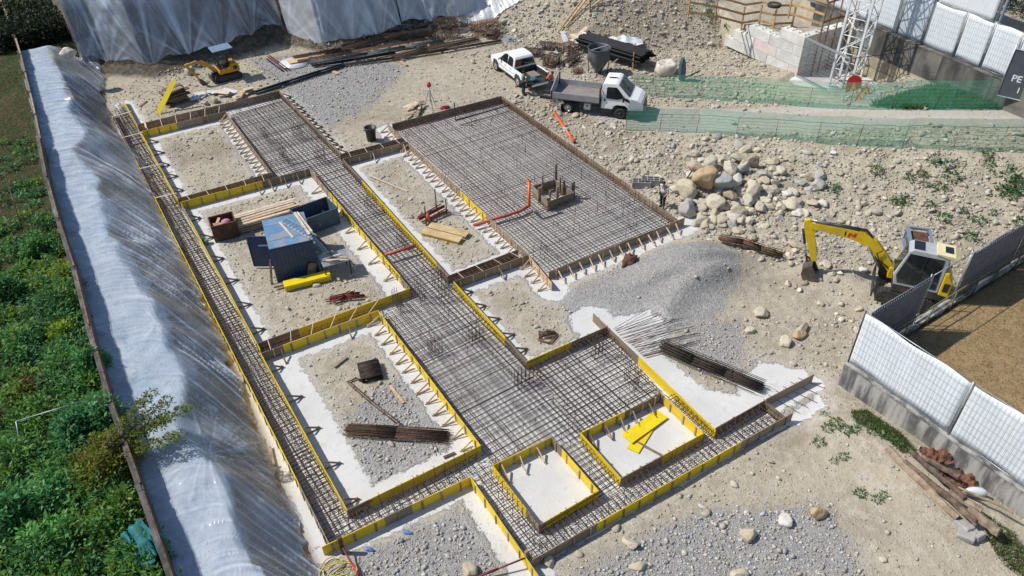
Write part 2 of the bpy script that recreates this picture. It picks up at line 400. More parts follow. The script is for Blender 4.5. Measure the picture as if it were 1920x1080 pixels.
wl = lambda L, z=FT: np.array([w2(p, z) for p in L])
W_OUT, W_HOLES, W_SLAB, W_BOX, W_B5, W_B6 = wl(OUTER), [wl(h) for h in HOLES], wl(SLAB), wl(PITBOX), wl(BEAM5), wl(BEAM6)

def inpoly(X, Y, P):
    ins = np.zeros(np.shape(X), bool); n = len(P)
    for i in range(n):
        x0, y0 = P[i]; x1, y1 = P[(i+1) % n]
        if y0 == y1: continue
        c = ((y0 > Y) != (y1 > Y)) & (X < (x1-x0)*(Y-y0)/(y1-y0)+x0)
        ins ^= c
    return ins
def segd(X, Y, a, b):
    dx, dy = b[0]-a[0], b[1]-a[1]
    t = np.clip(((X-a[0])*dx+(Y-a[1])*dy)/(dx*dx+dy*dy+1e-12), 0, 1)
    return np.hypot(X-a[0]-t*dx, Y-a[1]-t*dy)
def sdpoly(X, Y, P):
    d = np.full(np.shape(X), 1e9)
    for i in range(len(P)): d = np.minimum(d, segd(X, Y, P[i], P[(i+1) % len(P)]))
    return np.where(inpoly(X, Y, P), d, -d)
def sm(x, a, b):
    t = np.clip((x-a)/(b-a), 0, 1); return t*t*(3-2*t)

# ------------------------------------------------------------------ terrain
XW_Y = np.array([0, 17, 28, 37, 44, 57, 70, 90]); XW = np.array([-2.0, -1.85, -1.8, -1.35, -1.25, -.4, .3, .6])
XC_Y = np.array([0, 20, 25, 33, 41, 50, 60, 72]); XCR = np.array([.4, .4, .35, 1.0, .75, 1.3, 2.0, 2.2])
XT_Y = np.array([0, 17, 19, 25, 31, 40, 46, 52, 55, 58, 63, 68, 75]); XT = np.array([2.3, 2.4, 2.5, 3.0, 3.5, 3.95, 4.3, 4.7, 4.2, 4.0, 4.3, 5.4, 6.5])
YB_X = np.array([-5, 5.6, 8.4, 15.2, 19.0, 20.6, 22.0, 27.5, 29.6, 34.6, 40, 43]); YB = np.array([70.5, 69.8, 67.2, 66.8, 68.0, 66.2, 63.0, 62.0, 62.6, 60.6, 60.3, 57.0])
UP = np.array([(30,63),(36.3,58.3),(38.8,53.2),(39.6,49.3),(43.5,46.8),(46.5,45.0),(49.2,43.0),(54.5,43.0),(150,43),(150,200),(30,200)], float)
BW0, BW1 = (48.85, 34.7), (49.3, 42.7)                        # foot of the block wall
PLAT = np.array([(49.35,35.35), (49.75,42.6), (60,62), (150,90), (150,35.35), (54.2,35.35)], float)
LAWN = np.array([(25.75,12.15),(150,12.15),(150,-60),(25.0,-60)], float)
BANKH = 2.6
def XCF(Y): return np.interp(Y, XC_Y, XCR)+.5*vnoise(np.asarray(Y)*.31, np.asarray(Y)*0, 66)+.28*vnoise(np.asarray(Y)*.83, np.asarray(Y)*0, 67)
def xw_far(Y): return 52.0+(Y-21.7)*.13
def terrain(X, Y):
    X = np.asarray(X, float); Y = np.asarray(Y, float)
    base = .05*fbm(X*.5, Y*.5, 4, 1)+.03
    # road ramp to the right
    s = (X-34)*.69-(Y-38)*.73; q = -(X-34.2)*.73-(Y-36.6)*.69          # along the road / south-west of its near edge
    zr = 2.75*sm(s, 2, 27)
    right = zr*(1-sm(q, 0.3, 11))
    rough = sm(X, 29.5, 32)*sm(q, -1, 1.5)*(Y > 12)
    h = base + right*sm(X, 29, 36) + rough*(.28*fbm(X*.35, Y*.35, 4, 5)+.15*fbm(X*1.1, Y*1.1, 3, 6)+.22)
    # boulder heap, gravel heap, dirt near the corner wall, swales
    g = lambda cx, cy, rx, ry, a, hh: hh*np.exp(-((((X-cx)*cos(a)+(Y-cy)*sin(a))/rx)**2+((-(X-cx)*sin(a)+(Y-cy)*cos(a))/ry)**2))
    h = h + g(33.4,27.2,3.2,1.9,-.6,.75)
    h = h + .28*np.clip(1-np.abs(((X-25.5)*.5+(Y-22)*.87)+.35*np.sin(X*.8)-.9)*2.2,0,1)*np.exp(-(((X-26)/3.6)**2)) + .24*np.clip(1-np.abs(((X-25.5)*.5+(Y-22)*.87)+.3*np.sin(X*.9+1)+.5)*2.2,0,1)*np.exp(-(((X-25.5)/3.8)**2))
    h = h + g(26.4,21.9,2.6,1.5,-.25,.85) + g(24.6,22.9,2.8,.9,-.15,.35) + g(27.3,23.4,2.4,.55,-.35,.45) + g(25.6,21.0,2.2,.5,-.2,.4) + g(23.0,20.6,1.6,.6,.2,.3)
    h = h + g(24.0,8.5,1.6,4.5,.1,.55) + g(21.5,5.5,3,3,0,.25)
    # left bank
    xw = np.interp(Y, XW_Y, XW); xc = XCF(Y); xt = np.interp(Y, XT_Y, XT)
    t = np.clip((xt-X)/(xt-xc), 0, 1)
    hb = BANKH*(t**1.12) + .12*fbm(X*.8, Y*.8, 3, 9)*np.clip(t*3, 0, 1)
    hb = hb*(1-sm(Y, 70.6, 71.6))+2.2*sm(Y, 70.6, 71.6)*(X < 4.6)
    hb = np.where(X < xw-.25, 2.35+.12*fbm(X*.4, Y*.4, 3, 4), hb)
    h = np.where(X < xt, np.maximum(hb, h), h)
    # back bank
    yb = np.interp(X, YB_X, YB)
    e = Y-yb
    bb = .85*np.clip((e+1.6)/1.6, 0, 1)**.8 + .25*fbm(X*1.2, Y*1.2, 3, 12)*np.clip((e+1.6)/1, 0, 1)*(e < .6) + 4.7*np.clip((e-.15)/1.7, 0, 1) + .6*np.clip((e-1.9)/5, 0, 1)
    h = np.where((e > -1.6) & (X > 4.4) & (X < 45), np.maximum(bb, h), h)
    # stony slope and plateau
    u = sdpoly(X, Y, UP); slope = np.clip(u*.85, 0, 4.5) + sm(u, 0, 1)*(.30*fbm(X*.7, Y*.7, 4, 15))
    h = np.where((u > 0), np.maximum(slope, np.where(e > -1.6, h, 0)), h)
    pl = inpoly(X, Y, PLAT); h = np.where(pl, np.maximum(2.75+.15*fbm(X, Y, 3, 18), slope), h)
    # crane pit
    pit = sdpoly(X, Y, np.array([(47.6,34.9),(53.8,34.9),(53.2,29.4),(51.5,29.0),(48.4,31.6)], float))
    h = h*(1-sm(pit, -.9, .1)*(Y < 34.95)) + .7*sm(pit, -.9, .1)*(Y < 34.95)
    # beyond the far wall
    h = np.where((X > xw_far(Y)+.15) & (Y < 40), 4.5+.2*fbm(X*.3, Y*.3, 3, 20), h)
    # lawn behind the corner wall
    ln = inpoly(X, Y, LAWN); h = np.where(ln, 1.15+.04*fbm(X, Y, 3, 22), h)
    return h
def concd(X, Y):
    d = np.full(np.shape(X), -9.0)
    for a, b, side, segs, cw, br, lb in RUNS.values():
        d = np.maximum(d, cw-segd(X, Y, w2(a), w2(b)))
    net = inpoly(X, Y, W_OUT)
    for hh in W_HOLES[:3]: net &= ~inpoly(X, Y, hh)
    net |= inpoly(X, Y, W_SLAB) | inpoly(X, Y, W_B5) | inpoly(X, Y, W_B6)
    d = np.where(net, np.maximum(d, 1.2), d)
    d = np.maximum(d, sdpoly(X, Y, wl([(1340,805),(1450,755),(1525,705),(1500,695),(1425,678),(1385,712),(1390,740),(1330,735),(1240,668),(1180,640),(1120,600)], 0))+.1)
    d = np.maximum(d, sdpoly(X, Y, wl([(1130,600),(1215,585),(1245,605),(1255,650),(1200,660)], 0))+.1)
    d = np.maximum(d, sdpoly(X, Y, wl([(1440,800),(1530,740),(1560,755),(1500,800)], 0)))
    d = np.maximum(d, sdpoly(X, Y, wl([(480,770),(560,980),(605,1040),(560,1000),(500,860)], 0))+.2)
    return d
GRAV = [[(1035,550),(1150,500),(1265,452),(1390,478),(1372,540),(1340,605),(1200,625),(1090,590)],
        [(645,770),(760,690),(860,780),(850,860),(720,905),(665,880)],
        [(620,1055),(880,935),(950,1020),(920,1090),(620,1100)],
        [(1040,1095),(1180,1010),(1320,950),(1560,945),(1600,1010),(1620,1100)],
        [(470,105),(650,85),(760,120),(700,190),(610,235),(560,190),(500,140)],
        [(1530,195),(1920,208),(1960,262),(1640,243)],
        [(1270,620),(1390,590),(1400,700),(1310,690)]]
W_GRAV = [wl(g_, .3) for g_ in GRAV]

def axis(lo, hi, step, far):
    a = list(np.arange(lo, hi+1e-6, step)); d = step; x = lo; pre = []
    while x > -far: d *= 1.5; x -= d; pre.append(x)
    d = step; x = hi; post = []
    while x < far: d *= 1.5; x += d; post.append(x)
    return np.array(pre[::-1]+a+post)
gx = axis(-8, 62, .2, 900); gy = axis(3, 80, .2, 900)
GX, GY = np.meshgrid(gx, gy)
CD = concd(GX, GY)
GZ = terrain(GX, GY)
flat = sm(CD, -.35, .12); inside = (GX > np.interp(GY, XT_Y, XT)) & (GY < 62)
GZ = np.where(inside, GZ*(1-flat), GZ)
GV = np.full(GX.shape, -9.0)
for P in W_GRAV: GV = np.maximum(GV, sdpoly(GX, GY, P))
xw_, xc_, xt_ = (np.interp(GY, XW_Y, XW), XCF(GY), np.interp(GY, XT_Y, XT))
CLOTH = np.where((GX > xw_-.2) & (GY < 71), xc_+.35-GX+1.1*fbm(GX*.45, GY*.35, 4, 31)-.25*(GY > 45), -3)
GARD = np.maximum(xw_-.1-GX, np.where((GY > 71.0) & (GX < 4.35), 1.0, -3))
LN = sdpoly(GX, GY, LAWN)
ROADQ = -np.abs((-(GX-34.2)*.73-(GY-36.6)*.69)+1.7)+1.9
ROADQ = np.minimum(ROADQ, GX-33)
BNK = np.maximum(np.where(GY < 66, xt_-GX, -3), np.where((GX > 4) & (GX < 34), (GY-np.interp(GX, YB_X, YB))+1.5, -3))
def hgt(x, y):
    i = np.clip(np.searchsorted(gx, x)-1, 0, len(gx)-2); j = np.clip(np.searchsorted(gy, y)-1, 0, len(gy)-2)
    fx = (x-gx[i])/(gx[i+1]-gx[i]); fy = (y-gy[j])/(gy[j+1]-gy[j])
    return (GZ[j, i]*(1-fx)+GZ[j, i+1]*fx)*(1-fy)+(GZ[j+1, i]*(1-fx)+GZ[j+1, i+1]*fx)*fy
def GT(px, py, dz=0.0):
    """point of the ground seen at a photo position"""
    d = _r*((px-960)/FPX) - _u*((py-540)/FPX) + _f
    t = 18.0/-d.z; last = t
    for k in range(700):
        p = d*t; z = H+p.z
        if z <= hgt(p.x, p.y)+dz: break
        last = t; t += .12
    lo, hi = last, t
    for k in range(14):
        m = (lo+hi)/2; p = d*m
        if H+p.z <= hgt(p.x, p.y)+dz: hi = m
        else: lo = m
    p = d*hi; return Vector((p.x, p.y, float(hgt(p.x, p.y))))

def ground_material():
    m, nt, p = nodes_of('site_ground'); L = nt.links.new
    pos = geo_pos(nt)
    at = lambda n: N(nt, "ShaderNodeAttribute", attribute_name=n).outputs["Fac"]
    n1 = noise_(nt, .35, 6, .6, pos); n2 = noise_(nt, 2.2, 6, .65, pos); n3 = noise_(nt, 14, 4, .7, pos)
    soil = mixc(nt, smooth_(nt, n1, .35, .65), (.43, .375, .285), (.36, .315, .245))
    soil = mixc(nt, smooth_(nt, n2, .42, .66), soil, (.49, .44, .35))
    soil = mixc(nt, math_(nt, 'MULTIPLY', smooth_(nt, n3, .5, .75), .5), soil, (.21, .165, .115))
    dampn = noise_(nt, .11, 5, .6, pos)
    soil = mixc(nt, math_(nt, 'MULTIPLY', smooth_(nt, dampn, .52, .64), .55), soil, (.24, .19, .13))
    soil = mixc(nt, math_(nt, 'MULTIPLY', smooth_(nt, noise_(nt, .75, 5, .7, pos), .56, .66), .45), soil, (.46, .42, .355))
    # pebbles in the soil
    def pebbles(scale, r0, r1):
        v = nt.nodes.new("ShaderNodeTexVoronoi"); v.inputs["Scale"].default_value = scale; v.inputs["Randomness"].default_value = 1
        w = nt.nodes.new("ShaderNodeVectorMath"); w.operation = 'ADD'
        nz = nt.nodes.new("ShaderNodeTexNoise"); nz.inputs["Scale"].default_value = scale*.7; L(pos, nz.inputs["Vector"])
        sc = nt.nodes.new("ShaderNodeVectorMath"); sc.operation = 'SCALE'; sc.inputs["Scale"].default_value = .5/scale
        L(nz.outputs["Color"], sc.inputs[0]); L(pos, w.inputs[0]); L(sc.outputs[0], w.inputs[1]); L(w.outputs[0], v.inputs["Vector"])
        sep = nt.nodes.new("ShaderNodeSeparateColor"); L(v.outputs["Color"], sep.inputs[0])
        rad = math_(nt, 'MULTIPLY_ADD', sep.outputs[0], r1-r0, r0)
        msk = smooth_(nt, math_(nt, 'SUBTRACT', rad, v.outputs["Distance"]), 0, .12)
        return msk, sep.outputs[1], v.outputs["Distance"]
    pm, pc, pd = pebbles(7.0, -.25, .42)
    pcol = mixc(nt, pc, (.36, .345, .32), (.62, .57, .47))
    soil = mixc(nt, math_(nt, 'MULTIPLY', pm, .8), soil, pcol)
    # grey gravel
    gm, gc, gd = pebbles(11.0, .28, .55)
    gcol = mixc(nt, gc, (.35, .34, .325), (.60, .58, .545))
    gcol = mixc(nt, math_(nt, 'MULTIPLY', math_(nt, 'SUBTRACT', 1.0, gm), .65), gcol, (.24, .23, .22))
    gmask = smooth_(nt, math_(nt, 'ADD', at('grav'), math_(nt, 'MULTIPLY_ADD', n2, 2.4, -1.2)), -.35, .35)
    col = mixc(nt, gmask, soil, gcol)
    # dusty road surface
    rmask = math_(nt, 'MULTIPLY', smooth_(nt, math_(nt, 'ADD', at('road'), math_(nt, 'MULTIPLY_ADD', n2, 1.2, -.6)), -.5, .3), .9)
    rcol = mixc(nt, smooth_(nt, n2, .4, .62), (.45, .405, .345), (.43, .415, .395))
    col = mixc(nt, rmask, col, rcol)
    rut = math_(nt, 'MULTIPLY', smooth_(nt, math_(nt, 'ABSOLUTE', math_(nt, 'SUBTRACT', math_(nt, 'ADD', at('road'), math_(nt, 'MULTIPLY_ADD', n1, .9, -.45)), 1.0)), .34, .12), .55)
    col = mixc(nt, rut, col, (.50, .46, .40))
    # blinding concrete, edges frayed
    e = math_(nt, 'ADD', at('conc'), math_(nt, 'MULTIPLY_ADD', n2, 1.1, -.55))
    e = math_(nt, 'ADD', e, math_(nt, 'MULTIPLY_ADD', n3, .35, -.17))
    cm = smooth_(nt, e, -.06, .12); film = smooth_(nt, e, -.75, .05)
    ccol = mixc(nt, smooth_(nt, n1, .3, .7), (.66, .65, .63), (.57, .565, .55))
    ccol = mixc(nt, math_(nt, 'MULTIPLY', smooth_(nt, n2, .52, .72), .75), ccol, (.54, .525, .50))
    ccol = mixc(nt, math_(nt, 'MULTIPLY', smooth_(nt, noise_(nt, .9, 7, .75, pos), .56, .68), .5), ccol, (.47, .43, .37))
    ccol = mixc(nt, math_(nt, 'MULTIPLY', smooth_(nt, n3, .62, .72), .5), ccol, (.42, .39, .34))
    col = mixc(nt, math_(nt, 'MULTIPLY', film, math_(nt, 'MULTIPLY', smooth_(nt, n3, .38, .62), .55)), col, (.60, .59, .575))
    col = mixc(nt, cm, col, ccol)
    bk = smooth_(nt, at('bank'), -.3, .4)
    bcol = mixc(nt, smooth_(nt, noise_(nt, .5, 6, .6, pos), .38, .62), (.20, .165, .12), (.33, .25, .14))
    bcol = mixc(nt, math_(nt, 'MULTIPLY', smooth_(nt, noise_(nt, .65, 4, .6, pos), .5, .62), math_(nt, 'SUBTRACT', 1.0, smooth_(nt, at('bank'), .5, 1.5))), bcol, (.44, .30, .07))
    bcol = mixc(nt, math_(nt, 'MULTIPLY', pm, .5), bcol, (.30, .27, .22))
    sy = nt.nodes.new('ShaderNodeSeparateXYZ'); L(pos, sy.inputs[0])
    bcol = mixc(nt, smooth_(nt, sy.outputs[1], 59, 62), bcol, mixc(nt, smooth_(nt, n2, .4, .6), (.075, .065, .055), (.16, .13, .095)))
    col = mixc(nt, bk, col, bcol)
    # white fleece on the ledge, garden soil, dry lawn
    clm = smooth_(nt, at('cloth'), -.1, .15)
    fl = mixc(nt, smooth_(nt, noise_(nt, .9, 5, .65, pos), .35, .7), (.58, .64, .70), (.40, .49, .60))
    fl = mixc(nt, math_(nt, 'MULTIPLY', smooth_(nt, noise_(nt, .8, 7, .7, pos), .54, .68), .8), fl, (.24, .38, .42))
    fl = mixc(nt, math_(nt, 'MULTIPLY', smooth_(nt, noise_(nt, 3.7, 5, .7, pos), .62, .72), .6), fl, (.25, .26, .24))
    col = mixc(nt, clm, col, fl)
    gdn = mixc(nt, smooth_(nt, n2, .4, .6), (.035, .055, .016), (.075, .06, .035))
    col = mixc(nt, smooth_(nt, at('garden'), -.1, .2), col, gdn)
    lw = mixc(nt, smooth_(nt, n2, .35, .65), (.33, .235, .125), (.24, .17, .085))
    lw = mixc(nt, smooth_(nt, n3, .5, .7), lw, (.38, .28, .15))
    col = mixc(nt, smooth_(nt, at('lawn'), -.05, .1), col, lw)
    L(col, p.inputs["Base Color"]); p.inputs["Roughness"].default_value = .93; p.inputs["Specular IOR Level"].default_value = .2
    # relief
    keep = math_(nt, 'SUBTRACT', 1.0, cm)
    hgt_ = math_(nt, 'MULTIPLY_ADD', n2, .10, 0.0)
    hgt_ = math_(nt, 'ADD', hgt_, math_(nt, 'MULTIPLY', n3, .035))
    hgt_ = math_(nt, 'ADD', hgt_, math_(nt, 'MULTIPLY', pm, .035))
    hgt_ = math_(nt, 'ADD', hgt_, math_(nt, 'MULTIPLY', math_(nt, 'MULTIPLY', gm, gmask), .05))
    hgt_ = math_(nt, 'MULTIPLY', hgt_, math_(nt, 'MULTIPLY_ADD', keep, .85, .15))
    b = nt.nodes.new("ShaderNodeBump"); b.inputs["Strength"].default_value = 1.0; b.inputs["Distance"].default_value = 1.0
    L(hgt_, b.inputs["Height"]); L(b.outputs[0], p.inputs["Normal"])
    return m
M['ground'] = ground_material()
ny, nx = GX.shape
idx = np.arange(nx*ny).reshape(ny, nx)
Fq = np.stack([idx[:-1, :-1], idx[:-1, 1:], idx[1:, 1:], idx[1:, :-1]], -1).reshape(-1, 4)
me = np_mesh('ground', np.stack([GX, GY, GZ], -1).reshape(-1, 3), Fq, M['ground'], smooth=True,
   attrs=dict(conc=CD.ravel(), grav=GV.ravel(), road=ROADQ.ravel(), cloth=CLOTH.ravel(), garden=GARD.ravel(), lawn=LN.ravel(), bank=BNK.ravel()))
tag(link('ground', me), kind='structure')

# ------------------------------------------------------------------ shuttering: every run of boards is a thing, every panel, batten and strut a part
PT = .027
bx_cache = {}
def unit_box(key, matname):
    k = ('unit', matname)
    if k not in bx_cache:
        me = MB().box((.5, .5, .5), (1, 1, 1)).mesh('board', M[matname]); bx_cache[k] = me
    return bx_cache[k]
def brace_mesh(n, seed):
    k = ('brace', n, seed)
    if k not in bx_cache:
        r_ = random.Random(seed); b = MB(); reach = .62+.14*r_.random()
        # local: x along run, +y outside
        b.bar((0, .09, .46), (r_.uniform(-.05, .05), reach, .045), .09, .024, up=(1, 0, 0))
        b.bar((.028, .085, .04), (.03+r_.uniform(-.03, .03), reach+.06, .03), .085, .024, up=(1, 0, 0))
        b.bar((.03, reach-.02, .0), (.03, reach-.02, .17), .045)
        bx_cache[k] = b.mesh('strut', M['palewood' if n == 'f' else 'oldwood'])
    return bx_cache[k]
for key, (a, b, side, segs, cw, br, lab) in RUNS.items():
    A = Vector((*w2(a), 0)); B = Vector((*w2(b), 0)); d = B-A; L = d.length; ang = math.atan2(d.y, d.x)
    run = thing('formwork', lab, 'formwork', A, ang, 'shuttering runs of the foundation')
    x = 0.0
    for mk, e in segs:
        if e is None: xe = L
        else: q = Vector((*w2(e), 0))-A; xe = q.dot(d)/L
        n = max(1, round((xe-x)/2.3)); w = (xe-x)/n
        for i in range(n):
            mk2 = {'y': 'yellow', 'w': 'ply', 'yw': 'wood'}[mk]
            jt = random.uniform(-.006, .006); zt = FT+random.uniform(-.012, .012)
            y0 = (0 if side > 0 else -PT)+jt
            link('panel', unit_box('panel', mk2), None, run, (x+i*w+.002, y0, -.01), None, (w-.004, PT, zt))
            # battens of this panel
            nb = max(1, round(w/.8)) if L > 1 else 1
            for k in range(nb):
                xb = x+i*w+w*(k+.5)/nb+random.uniform(-.05, .05)
                wb = random.uniform(.05, .09); th = random.uniform(.022, .04)
                yb_ = (PT+.003+jt) if side > 0 else -PT-.003-th+jt
                link('batten', unit_box('batten', 'wood' if mk == 'w' and br else 'oldwood'), None, run, (xb-wb/2, yb_, -.01), (0, random.uniform(-.02, .02), 0), (wb, th, FT+random.uniform(-.1, .02)))
        x = xe
    if br:
        sp, x0, xl = br; xx = x0
        fresh = key.startswith(('slab', 'centre_west_a', 'beam6', 'centre_west_c', 'centre_west_b', 'pit_a_back'))
        while xx < L-.2:
            me = brace_mesh('f' if fresh else 'o', random.randrange(6))
            if side > 0: link('strut', me, None, run, (xx+random.uniform(-.06, .06), PT, 0), (0, 0, random.uniform(-.1, .1)))
            else: link('strut', me, None, run, (xx+random.uniform(-.06, .06), -PT, 0), (0, 0, pi+random.uniform(-.1, .1)))
            xx += sp
# ------------------------------------------------------------------ reinforcement
class Bars:
    """many thin straight bars in one mesh"""
    def __init__(s): s.a = []; s.b = []; s.r = []
    def add(s, a, b, r=.013): s.a.append(tuple(a)); s.b.append(tuple(b)); s.r.append(r); return s
    def poly(s, pts, r=.013):
        for a, b in zip(pts[:-1], pts[1:]): s.add(a, b, r)
        return s
    def mesh(s, name, m):
        A = np.array(s.a, float); B = np.array(s.b, float); r = np.array(s.r)[:, None]
        d = B-A; d /= np.linalg.norm(d, axis=1)[:, None]+1e-9
        ref = np.where(np.abs(d[:, 2:3]) > .9, [[1., 0, 0]], [[0, 0, 1.]])
        n1 = np.cross(d, ref); n1 /= np.linalg.norm(n1, axis=1)[:, None]; n2 = np.cross(d, n1)
        V = []
        for P in (A, B):
            for k in range(4):
                a = pi/4+k*pi/2; V.append(P+(n1*cos(a)+n2*sin(a))*r)
        V = np.stack(V, 1).reshape(-1, 3); n = len(A); o = np.arange(n)[:, None]*8
        q = np.array([[0, 1, 5, 4], [1, 2, 6, 5], [2, 3, 7, 6], [3, 0, 4, 7], [3, 2, 1, 0], [4, 5, 6, 7]])
        return np_mesh(name, V, (o[:, None, :]+q[None]).reshape(-1, 4), m)
    def build(s, name, m, parent=None, kind='stuff', loc=None):
        return link(name, s.mesh(name, m), None, parent, loc, kind=kind)

def clip_bars(P, ang, spacing, along, z, r, out, margin=.05, jit=.02, rr=None, zj=.012, drop=0.0):
    """parallel bars inside polygon P (world), along x ('x') or y ('y') of a frame turned by ang"""
    rr = rr or random
    c, s_ = cos(ang), sin(ang)
    Q = np.array([(x*c+y*s_, -x*s_+y*c) for x, y in P])
    k = 0 if along == 'y' else 1
    lo, hi = Q[:, k].min()+margin, Q[:, k].max()-margin
    n = max(1, int((hi-lo)/spacing))
    for i in range(n+1):
        v = lo+(hi-lo)*i/n+rr.uniform(-jit, jit)
        if rr.random() < drop: continue
        xs = []
        for j in range(len(Q)):
            a, b = Q[j], Q[(j+1) % len(Q)]
            if (a[k] > v) != (b[k] > v): xs.append(a[1-k]+(b[1-k]-a[1-k])*(v-a[k])/(b[k]-a[k]))
        xs.sort()
        for e0, e1 in zip(xs[::2], xs[1::2]):
            if e1-e0 < .2: continue
            e0 += margin; e1 -= margin; zz = z+rr.uniform(-zj, zj)
            w0, w1 = v+rr.uniform(-.02, .02), v+rr.uniform(-.02, .02)
            p = [(w0, e0), (w1, e1)] if k == 0 else [(e0, w0), (e1, w1)]
            p = [(x*c-y*s_, x*s_+y*c, zz) for x, y in p]
            out.add(p[0], p[1], r)

MATS = {
 'strip': ([(208,207),(228,183),(650,957),(617,1018)], .0283, .23, .22, 'rebar mat of the long narrow strip beside the plastic covered bank'),
 'centre': ([(425,207),(523,170),(638,287),(840,517),(988,677),(1098,809),(1034,818),(923,872),(902,835),(709,581),(770,540),(748,520),(580,315),(510,323)], .012, .25, .26, 'rebar mat of the wide central strip'),
 'east': ([(988,677),(1138,612),(1243,733),(1088,811)], .0, .24, .25, 'rebar mat right of the central strip, behind the bay with loose yellow panels'),
 'front': ([(1010,986),(1123,920),(1164,897),(1320,812),(1342,805),(1434,751),(1471,780),(998,1048)], .0, .26, .3, 'rebar mat of the long front beam facing the gravel'),
 'between': ([(1034,818),(1088,811),(1164,897),(1123,920)], .0, .24, .26, 'rebar mat between the two white bays'),
 'side': ([(1243,735),(1266,733),(1342,806),(1322,811)], .0, .16, .2, 'narrow rebar mat right of the bay with loose yellow panels'),
 'south_west': ([(882,893),(902,835),(923,872),(1010,986),(1003,1046)], .012, .3, .3, 'rebar mat left of the smaller white bay'),
 'beam4': ([(650,957),(902,835),(882,893),(603,1025)], .02, .3, .42, 'rebar mat of the nearest cross beam with tall hooked bars'),
 'slab': (SLAB, -.02, .22, .22, 'large rebar mat of the rectangular slab'),
}
rb = random.Random(3)
for key, (pp, ang, sx, sy, lab) in MATS.items():
    P = wl(pp); cx, cy = P.mean(0)
    o = thing('rebar_mat', lab, 'rebar mat', (0, 0, 0), 0, 'reinforcement mats in the foundation')
    lo, cr, ch = Bars(), Bars(), Bars()
    slab = key == 'slab'; th = .012 if not slab else .0095
    for z in ((.07, .40) if not slab else (.07, .30)):
        clip_bars(P, ang, sx, 'y', z, th, lo, rr=rb); clip_bars(P, ang, sy, 'x', z+.028, th, cr, rr=rb)
    if key in ('centre', 'east', 'slab'):
        clip_bars(P, ang, .62 if not slab else .55, 'y', .43 if not slab else .33, th, lo, jit=.12, rr=rb, drop=.3)
        clip_bars(P, ang, .8, 'x', .10, th, cr, jit=.2, rr=rb, drop=.3)
    # chairs and ties between the layers
    x0, y0 = P.min(0); x1, y1 = P.max(0); n = int((x1-x0)*(y1-y0)*(2.4 if not slab else 2.6))
    for i in range(n):
        x, y = rb.uniform(x0, x1), rb.uniform(y0, y1)
        if not inpoly(np.array([x]), np.array([y]), P)[0]: continue
        top = .46 if not slab else .40
        if rb.random() < .16: top = rb.uniform(.65, 1.0)
        ch.add((x, y, .05), (x+rb.uniform(-.05, .05), y+rb.uniform(-.05, .05), top), .0105)
    lo.build('longitudinal_bars', M['rebar'], o); cr.build('cross_bars', M['rebar_dark' if not slab else 'rebar'], o)
    if key in ('strip', 'beam4', 'front', 'between', 'south_west', 'side'):
        # closed stirrups square to the beam
        pass
    ch.build('spacer_bars', M['rebar'], o)
    hk = Bars()
    def along(p, q, step, fn):
        A = Vector(w2(p)+(0,)); B = Vector(w2(q)+(0,)); d = B-A; L = d.length; d /= L; t = step*.5
        while t < L: fn(A+d*t, d, Vector((-d.y, d.x, 0))); t += step*rb.uniform(.85, 1.15)
    def hook(off, ztop, rad=.0135):
        def fn(p, d, n):
            b_ = p+n*off; z = ztop+rb.uniform(-.06, .08)
            lean = n*rb.uniform(-.06, .06)+d*rb.uniform(-.07, .07)
            hk.poly([b_+Vector((0, 0, .06)), b_+lean+Vector((0, 0, z-.03)), b_+lean+n*(-.05 if off > 0 else .05)+Vector((0, 0, z)), b_+lean+n*(-.11 if off > 0 else .11)+Vector((0, 0, z-.06))], rad)
        return fn
    def zig(off, z0, z1, w):
        def fn(p, d, n):
            b_ = p+n*off
            hk.poly([b_+Vector((0, 0, z0)), b_+d*w/2+Vector((0, 0, z1)), b_+d*w+Vector((0, 0, z0))], .010)
        return fn
    def stir(wd, z1):
        def fn(p, d, n):
            a_, c_ = p+n*.06, p+n*(wd-.06); k = d*rb.uniform(-.05, .05)
            hk.poly([a_+Vector((0, 0, .06)), a_+k+Vector((0, 0, z1)), c_+k+Vector((0, 0, z1)), c_+Vector((0, 0, .06))], .009)
        return fn
    if key == 'strip':
        along((228,183), (650,957), .45, hook(-.3, .52)); along((617,1018), (208,207), .5, hook(-.45, .50))
        along((617,1018), (208,207), .4, stir(-.95, .47)); along((440,570), (650,957), .5, hook(-.55, .66))
    if key == 'beam4':
        along((603,1025), (882,893), .42, hook(.45, .95)); along((650,957), (902,835), .5, hook(-.25, .9)); along((603,1025), (882,893), .36, stir(.9, .42))
    if key == 'front':
        along((1010,986), (1123,920), .38, hook(-.12, .72)); along((1164,897), (1320,812), .38, hook(-.12, .72)); along((1342,805), (1434,751), .38, hook(-.15, .74)); along((998,1048), (1471,780), .34, stir(.75, .46))
        along((998,1048), (1471,780), .36, hook(.35, .55))
    if key == 'between': along((1088,811), (1164,897), .3, zig(-.09, .07, .50, .28))
    if key == 'side': along((1266,733), (1342,806), .3, zig(-.09, .07, .50, .28))
    if key == 'south_west': along((923,872), (1010,986), .4, hook(-.15, .72)); along((882,893), (1003,1046), .5, hook(.5, .55))
    if key == 'centre':
        along((642,298), (840,517), .3, zig(-.09, .07, .50, .28)); along((850,527), (988,677), .3, zig(-.09, .07, .50, .28)); along((523,170), (638,287), .3, zig(-.09, .07, .50, .28))
        along((580,315), (748,520), .5, hook(.1, .52)); along((709,581), (902,835), .5, hook(.1, .50))
    if key == 'east': along((1138,612), (1243,733), .3, zig(-.09, .07, .50, .28)); along((988,677), (1138,612), .42, hook(-.12, .62))
